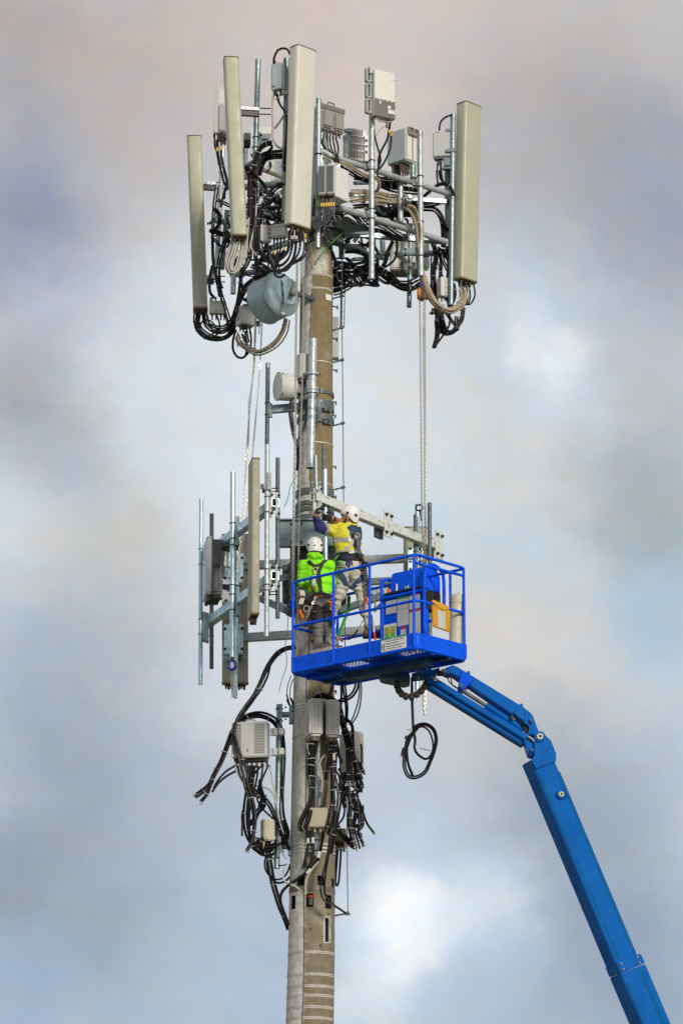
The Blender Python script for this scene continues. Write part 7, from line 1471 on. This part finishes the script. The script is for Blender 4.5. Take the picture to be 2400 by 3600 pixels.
C_('feeder_cables', 'thick black cable crossing the pole front down to its left side', [(c9, [(745, 230), (735, 300), (715, 400), (700, 470), (670, 560), (590, 650), (480, 740), (360, 820), (285, 900), (268, 990), (300, 1100), (335, 1190), (360, 1260)], (-.6, -.2), K(.0215, 1, 0)), (c9, [(697, 450), (683, 520)], -.62, K(.026, 1, 0, 'tie', name='white_sleeve')), (c9, [(603, 645), (560, 695)], -.6, K(.025, 1, 0, 'tie', name='white_sleeve')), (c9, [(690, 560), (620, 640), (565, 730), (545, 830), (548, 925)], (-.6, -.55), K(.013, 1, 0, 'cable_pale'))], 'cable')
C_('feeder_cables', 'short black tails with white markers under the tan front box', [(c9, [(572, 210), (572, 380), (545, 520), (513, 638)], -.58, K(.0175, 1, 0)), (c9, [(605, 210), (625, 380), (625, 500), (585, 610), (555, 620), (548, 540)], -.58, K(.0175, 1, 0)), (c9, [(590, 220), (595, 380), (620, 440)], -.6, K(.006, 1, 0)), (c9, [(572, 305), (572, 360)], -.59, K(.021, 1, 0, 'tie', name='marker')), (c9, [(624, 295), (627, 360)], -.59, K(.021, 1, 0, 'tie', name='marker'))])
C_('feeder_cables', 'slim black cable pair running down the pole front to the lower right end', [(c9, [(850, 0), (815, 250), (790, 450), (755, 620), (715, 800), (715, 900), (750, 990), (820, 1030), (880, 1065)], (-.75, -.55), K(.0145, 1, 2)), (c9, [(880, 0), (850, 200), (800, 480), (775, 620), (755, 800), (755, 900), (790, 980), (870, 1050), (930, 1090), (1000, 1140)], (-.75, -.5), K(.0145, 1, 2)), (c9, [(985, 1135), (1035, 1143)], -.5, K(.016, 1, 0, 'mid_grey', name='plug'))])
C_('feeder_cables', 'thick black bundle hanging from the left one of the paired radios', [(c18, [(430, 960), (435, 1150), (430, 1350), (430, 1568)], -.68, K(.018, 5, 4, spread=.04)), (c8, [(985, 1180), (1000, 1280), (985, 1390), (945, 1470), (912, 1540), (905, 1595), (935, 1600), (965, 1540), (985, 1450)], -.7, K(.017, 3, 2, spread=.025)), (c18, [(490, 900), (488, 1000), (480, 1150)], -.7, K(.02, 2, 0, spread=.022)), (c18, [(360, 980), (380, 1080), (400, 1170)], -.7, K(.010, 1, 0, 'cable_pale'))])
C_('grey_cable', 'pale grey leads beside the short pipe under the paired radios', [(c18, [(830, 900), (760, 1080), (640, 1180), (580, 1280), (560, 1400), (590, 1568)], -.55, K(.011, 1, 0, 'cable_pale')), (c18, [(500, 1280), (560, 1350), (600, 1450), (600, 1568)], -.55, K(.011, 1, 0, 'cable_pale')), (c8, [(1060, 1100), (1075, 1200), (1070, 1320), (1065, 1420)], -.55, K(.011, 2, 2, 'cable_pale')), (c8, [(1072, 1310), (1072, 1340)], -.56, K(.022, 1, 0, 'rusty', name='clip'))], 'cable')
C_('feeder_cables', 'black cables hanging from the right one of the paired radios', [(c18, [(765, 900), (760, 1050), (720, 1250), (690, 1400), (670, 1568)], -.6, K(.016, 2, 2)), (c18, [(800, 950), (800, 1150), (790, 1400), (790, 1568)], -.62, K(.018, 3, 4)), (c18, [(680, 1000), (690, 1150), (720, 1240)], -.6, K(.016, 1, 0)), (c8, [(1165, 1050), (1165, 1250), (1165, 1420), (1140, 1560), (1110, 1640)], -.65, K(.018, 3, 4)), (c8, [(1115, 1180), (1105, 1300), (1090, 1420)], -.6, K(.016, 2, 0)), (c18, [(850, 950), (880, 1100), (900, 1300), (915, 1568)], -.6, K(.012, 1, 0)), (c8, [(1200, 1200), (1215, 1350), (1195, 1500), (1170, 1650), (1145, 1792)], -.7, K(.016, 2, 2)), (c18, [(800, 1150), (800, 1260)], -.66, K(.02, 1, 0, 'tie', name='marker'))])
C_('feeder_cables', 'black arch looping over the paired radios into the right cable tangle', [(c18, [(450, 310), (490, 240), (570, 200), (660, 205), (750, 250), (830, 320), (890, 420), (920, 560), (960, 750), (1010, 950), (1040, 1150), (1040, 1400), (1020, 1568)], (-.5, -.3), K(.018, 3, 5, spread=.022)), (c18, [(920, 600), (980, 760), (1060, 980), (1120, 1200), (1170, 1400), (1230, 1568)], -.35, K(.016, 3, 5, spread=.028)), (c18, [(850, 300), (900, 480), (910, 650)], -.45, K(.018, 2, 1))])
C_('feeder_cables', 'splayed black cable ends dangling right of the lower pole', [(c8, [(1290, 1060), (1295, 1150), (1300, 1250)], -.3, K(.0165, 2, 3)), (c8, [(1300, 950), (1320, 1100), (1340, 1275)], -.25, K(.0165, 2, 4)), (c8, [(1320, 1000), (1350, 1130), (1375, 1310)], -.25, K(.016, 2, 4)), (c8, [(1330, 1050), (1370, 1160), (1405, 1270)], -.22, K(.016, 1, 3)), (c8, [(1270, 740), (1310, 790), (1315, 900), (1330, 1020), (1370, 1090), (1410, 1160)], -.2, K(.0165, 2, 5)), (c8, [(1285, 1260), (1305, 1400), (1300, 1560), (1330, 1740)], -.3, K(.0165, 3, 5)), (c8, [(1320, 1300), (1350, 1430), (1330, 1600), (1365, 1760)], -.28, K(.016, 2, 4)), (c8, [(1345, 1320), (1390, 1430), (1430, 1550), (1490, 1635)], -.26, K(.0155, 1, 3)), (c8, [(1350, 1380), (1365, 1520), (1365, 1640), (1405, 1725)], -.27, K(.016, 2, 3)),
    (c8, [(1190, 1560), (1230, 1640), (1290, 1700), (1330, 1745)], -.2, K(.018, 2, 2)), (c8, [(1190, 900), (1210, 1000), (1240, 1080)], -.1, K(.015, 2, 1)), (c8, [(1200, 1130), (1230, 1180), (1240, 1250), (1200, 1290)], -.1, K(.014, 3, 2)), (c8, [(1240, 1250), (1255, 1380), (1250, 1500), (1200, 1570)], -.15, K(.014, 1, 1)), (c8, [(1235, 1220), (1220, 1330), (1190, 1400)], -.12, K(.010, 2, 0, 'cable_pale')), (c8, [(1410, 1155), (1420, 1168)], -.21, K(.022, 1, 0, 'brass', name='plug')), (c8, [(1308, 1245), (1308, 1260)], -.31, K(.021, 1, 0, 'brass', name='plug')), (c8, [(1340, 1270), (1342, 1285)], -.26, K(.021, 1, 0, 'brass', name='plug')), (c8, [(1400, 1265), (1410, 1275)], -.23, K(.021, 2, 0, 'steel_hook', name='plug', spread=.015)), (c8, [(1488, 1630), (1497, 1640)], -.27, K(.019, 1, 0, 'brass', name='plug')), (c8, [(1403, 1720), (1412, 1735)], -.28, K(.021, 2, 0, 'steel_hook', name='plug', spread=.018)), (c8, [(1357, 1750), (1358, 1772)], -.29, K(.018, 1, 0, 'brass', name='plug')), (c8, [(1332, 1735), (1336, 1750)], -.3, K(.019, 1, 0, 'brass', name='plug'))])
C_('feeder_cables', 'cables dropping from under the basket past the paired radios', [(c8, [(1175, 440), (1160, 490), (1140, 560)], -.2, K(.019, 1)), (c8, [(1230, 440), (1232, 520), (1228, 620), (1215, 720)], -.2, K(.017, 1)), (c8, [(1250, 440), (1265, 560), (1275, 650), (1268, 760), (1240, 850)], -.15, K(.015, 2, 0)), (c8, [(1360, 430), (1345, 500), (1300, 560), (1230, 590), (1190, 610)], -.1, K(.0155, 2, 0)), (c8, [(1372, 430), (1372, 540), (1345, 660), (1305, 760)], -.05, K(.011, 1, 0, 'cable_grey')), (c8, [(1386, 430), (1388, 540), (1365, 680), (1310, 780)], -.05, K(.011, 1, 0, 'cable_grey'))])
C_('feeder_cables', 'black U-shaped tails below the tan box behind the pole', [(c9, [(900, 420), (890, 560), (880, 700), (875, 800), (890, 830), (910, 780), (925, 600), (935, 420)], .2, K(.015, 1, 3)), (c9, [(885, 440), (878, 600), (868, 760)], .22, K(.014, 1, 1)), (c9, [(880, 170), (950, 260), (1030, 330), (1080, 360)], .0, K(.018, 2, 1)), (c9, [(890, 200), (970, 300), (1040, 380), (1092, 412)], .0, K(.018, 2, 1))])
C_('thin_leads', 'two thin black leads with a splice left of the pole under the basket', [(c8, [(835, 392), (810, 470), (803, 540), (820, 590)], -.1, K(.007, 1)), (c8, [(850, 420), (830, 490), (828, 560), (838, 590)], -.1, K(.007, 1)), (c8, [(815, 575), (830, 610), (845, 640)], -.1, K(.018, 2, 0)), (c8, [(800, 540), (815, 585)], -.1, K(.011, 1, 0))], 'cable')
# hanging coil under the boom
C_('coiled_cable', 'loose black cable coil hanging below the basket beside the boom', [(c10, [(219, 290), (219, 420), (222, 560), (226, 690), (240, 790), (235, 850), (260, 900), (320, 940), (360, 920), (385, 860), (380, 780), (350, 710), (300, 680), (250, 700), (210, 740), (190, 800), (180, 880), (190, 980), (225, 1070)], -1.5, K(.0125, 2, 0, spread=.010)), (c10, [(225, 690), (270, 665), (330, 660), (390, 700), (412, 780), (395, 870), (360, 960), (320, 1040), (250, 1080), (190, 1070), (158, 1000), (160, 900), (180, 820), (215, 740), (260, 690)], -1.52, K(.0135, 3, 0, spread=.016)), (c10, [(225, 720), (180, 770), (160, 850), (148, 905)], -1.5, K(.012, 1)), (c10, [(180, 755), (170, 780)], -1.5, K(.026, 1, 0, 'black', name='plug')), (c10, [(155, 850), (140, 910)], -1.5, K(.022, 1, 0, 'black', name='plug')), (c10, [(140, 905), (136, 920)], -1.5, K(.019, 1, 0, 'cable_pale', name='plug')), (c10, [(180, 705), (215, 712)], -1.5, K(.005, 1)), (c10, [(278, 852), (365, 872)], -1.5, K(.005, 1))], 'cable')
C_('hand_lines', 'grey strap and black line slung across the basket behind the workers', [(c15, [(130, 970), (150, 880), (150, 790), (190, 720), (270, 690)], -1.2, K(.012, 1, 0, 'cable_pale')), (c15, [(130, 980), (180, 920), (270, 850)], -1.2, K(.022, 1, 0, 'galv_pale')), (c16, [(1050, 1090), (1120, 1060), (1200, 970), (1240, 910)], -1.0, K(.012, 1)), (c16, [(1240, 910), (1290, 820), (1330, 740)], -1.0, K(.008, 1, 0, 'wire_yellow')), (c15, [(190, 1280), (235, 1230), (250, 1170)], -1.3, K(.01, 1))], 'rope')

rnd = random.Random(11)
def thicket(label, conv, box, Y, n, m='cable', r=.013):
    """slack cables crossing a small area, each a wandering loop between two points of it"""
    x0_, y0_, x1_, y1_ = box; items = []
    for k in range(n):
        a = [rnd.uniform(x0_, x1_), rnd.uniform(y0_, y1_)]; pts = [tuple(a)]
        ang = rnd.choice((0, 1, 1.6)) + rnd.uniform(-.4, .4); L = (x1_ - x0_) * rnd.uniform(.2, .35)
        for j in range(4):
            ang += rnd.uniform(-.7, .7); a = [min(x1_, max(x0_, a[0] + L * math.cos(ang))), min(y1_, max(y0_, a[1] + L * math.sin(ang)))]; pts.append(tuple(a))
        items.append((conv, pts, (Y[0] + (Y[1] - Y[0]) * rnd.random(), Y[0] + (Y[1] - Y[0]) * rnd.random()), K(r * rnd.uniform(.8, 1.15), rnd.choice((1, 2, 2, 3)), rnd.choice((0, 1, 2)), m)))
    return C_('slack_cables', label, items)
thicket('slack black cables crowding the frame between the left and cream panels', c13, (410, 1000, 930, 1568), (-.8, .3), 26)
thicket('slack black cables bunched under the frame right of the pole neck', c4, (275, 700, 620, 900), (.1, .8), 22)
thicket('slack black cables tucked behind the right frame tubes', c14, (900, 880, 1500, 1080), (.0, .6), 16)
thicket('slack dark cables below the ribbed plate', c14, (520, 1330, 900, 1500), (.1, .5), 6)
thicket('slack black cables hanging beside the right pipes of the head frame', c4, (1040, 560, 1200, 1120), (.55, .85), 12)
thicket('slack black cables tangled below the perforated unit', c8, (450, 1120, 640, 1680), (-.4, -.1), 7, r=.014)
thicket('slack black cables tangled right of the lower pole', c8, (1190, 900, 1390, 1650), (-.35, .0), 12, r=.014)
thicket('slack black cables behind the left olive panel and its pipe', c3, (350, 60, 560, 560), (.3, 1.1), 9)
thicket('slack black cables gathered above the drum dish', c3, (640, 480, 980, 840), (-.6, .2), 12)
thicket('slack black cables behind the twin-grille cabinet and cream panel', c14, (90, 820, 480, 1330), (-.7, -.2), 10)
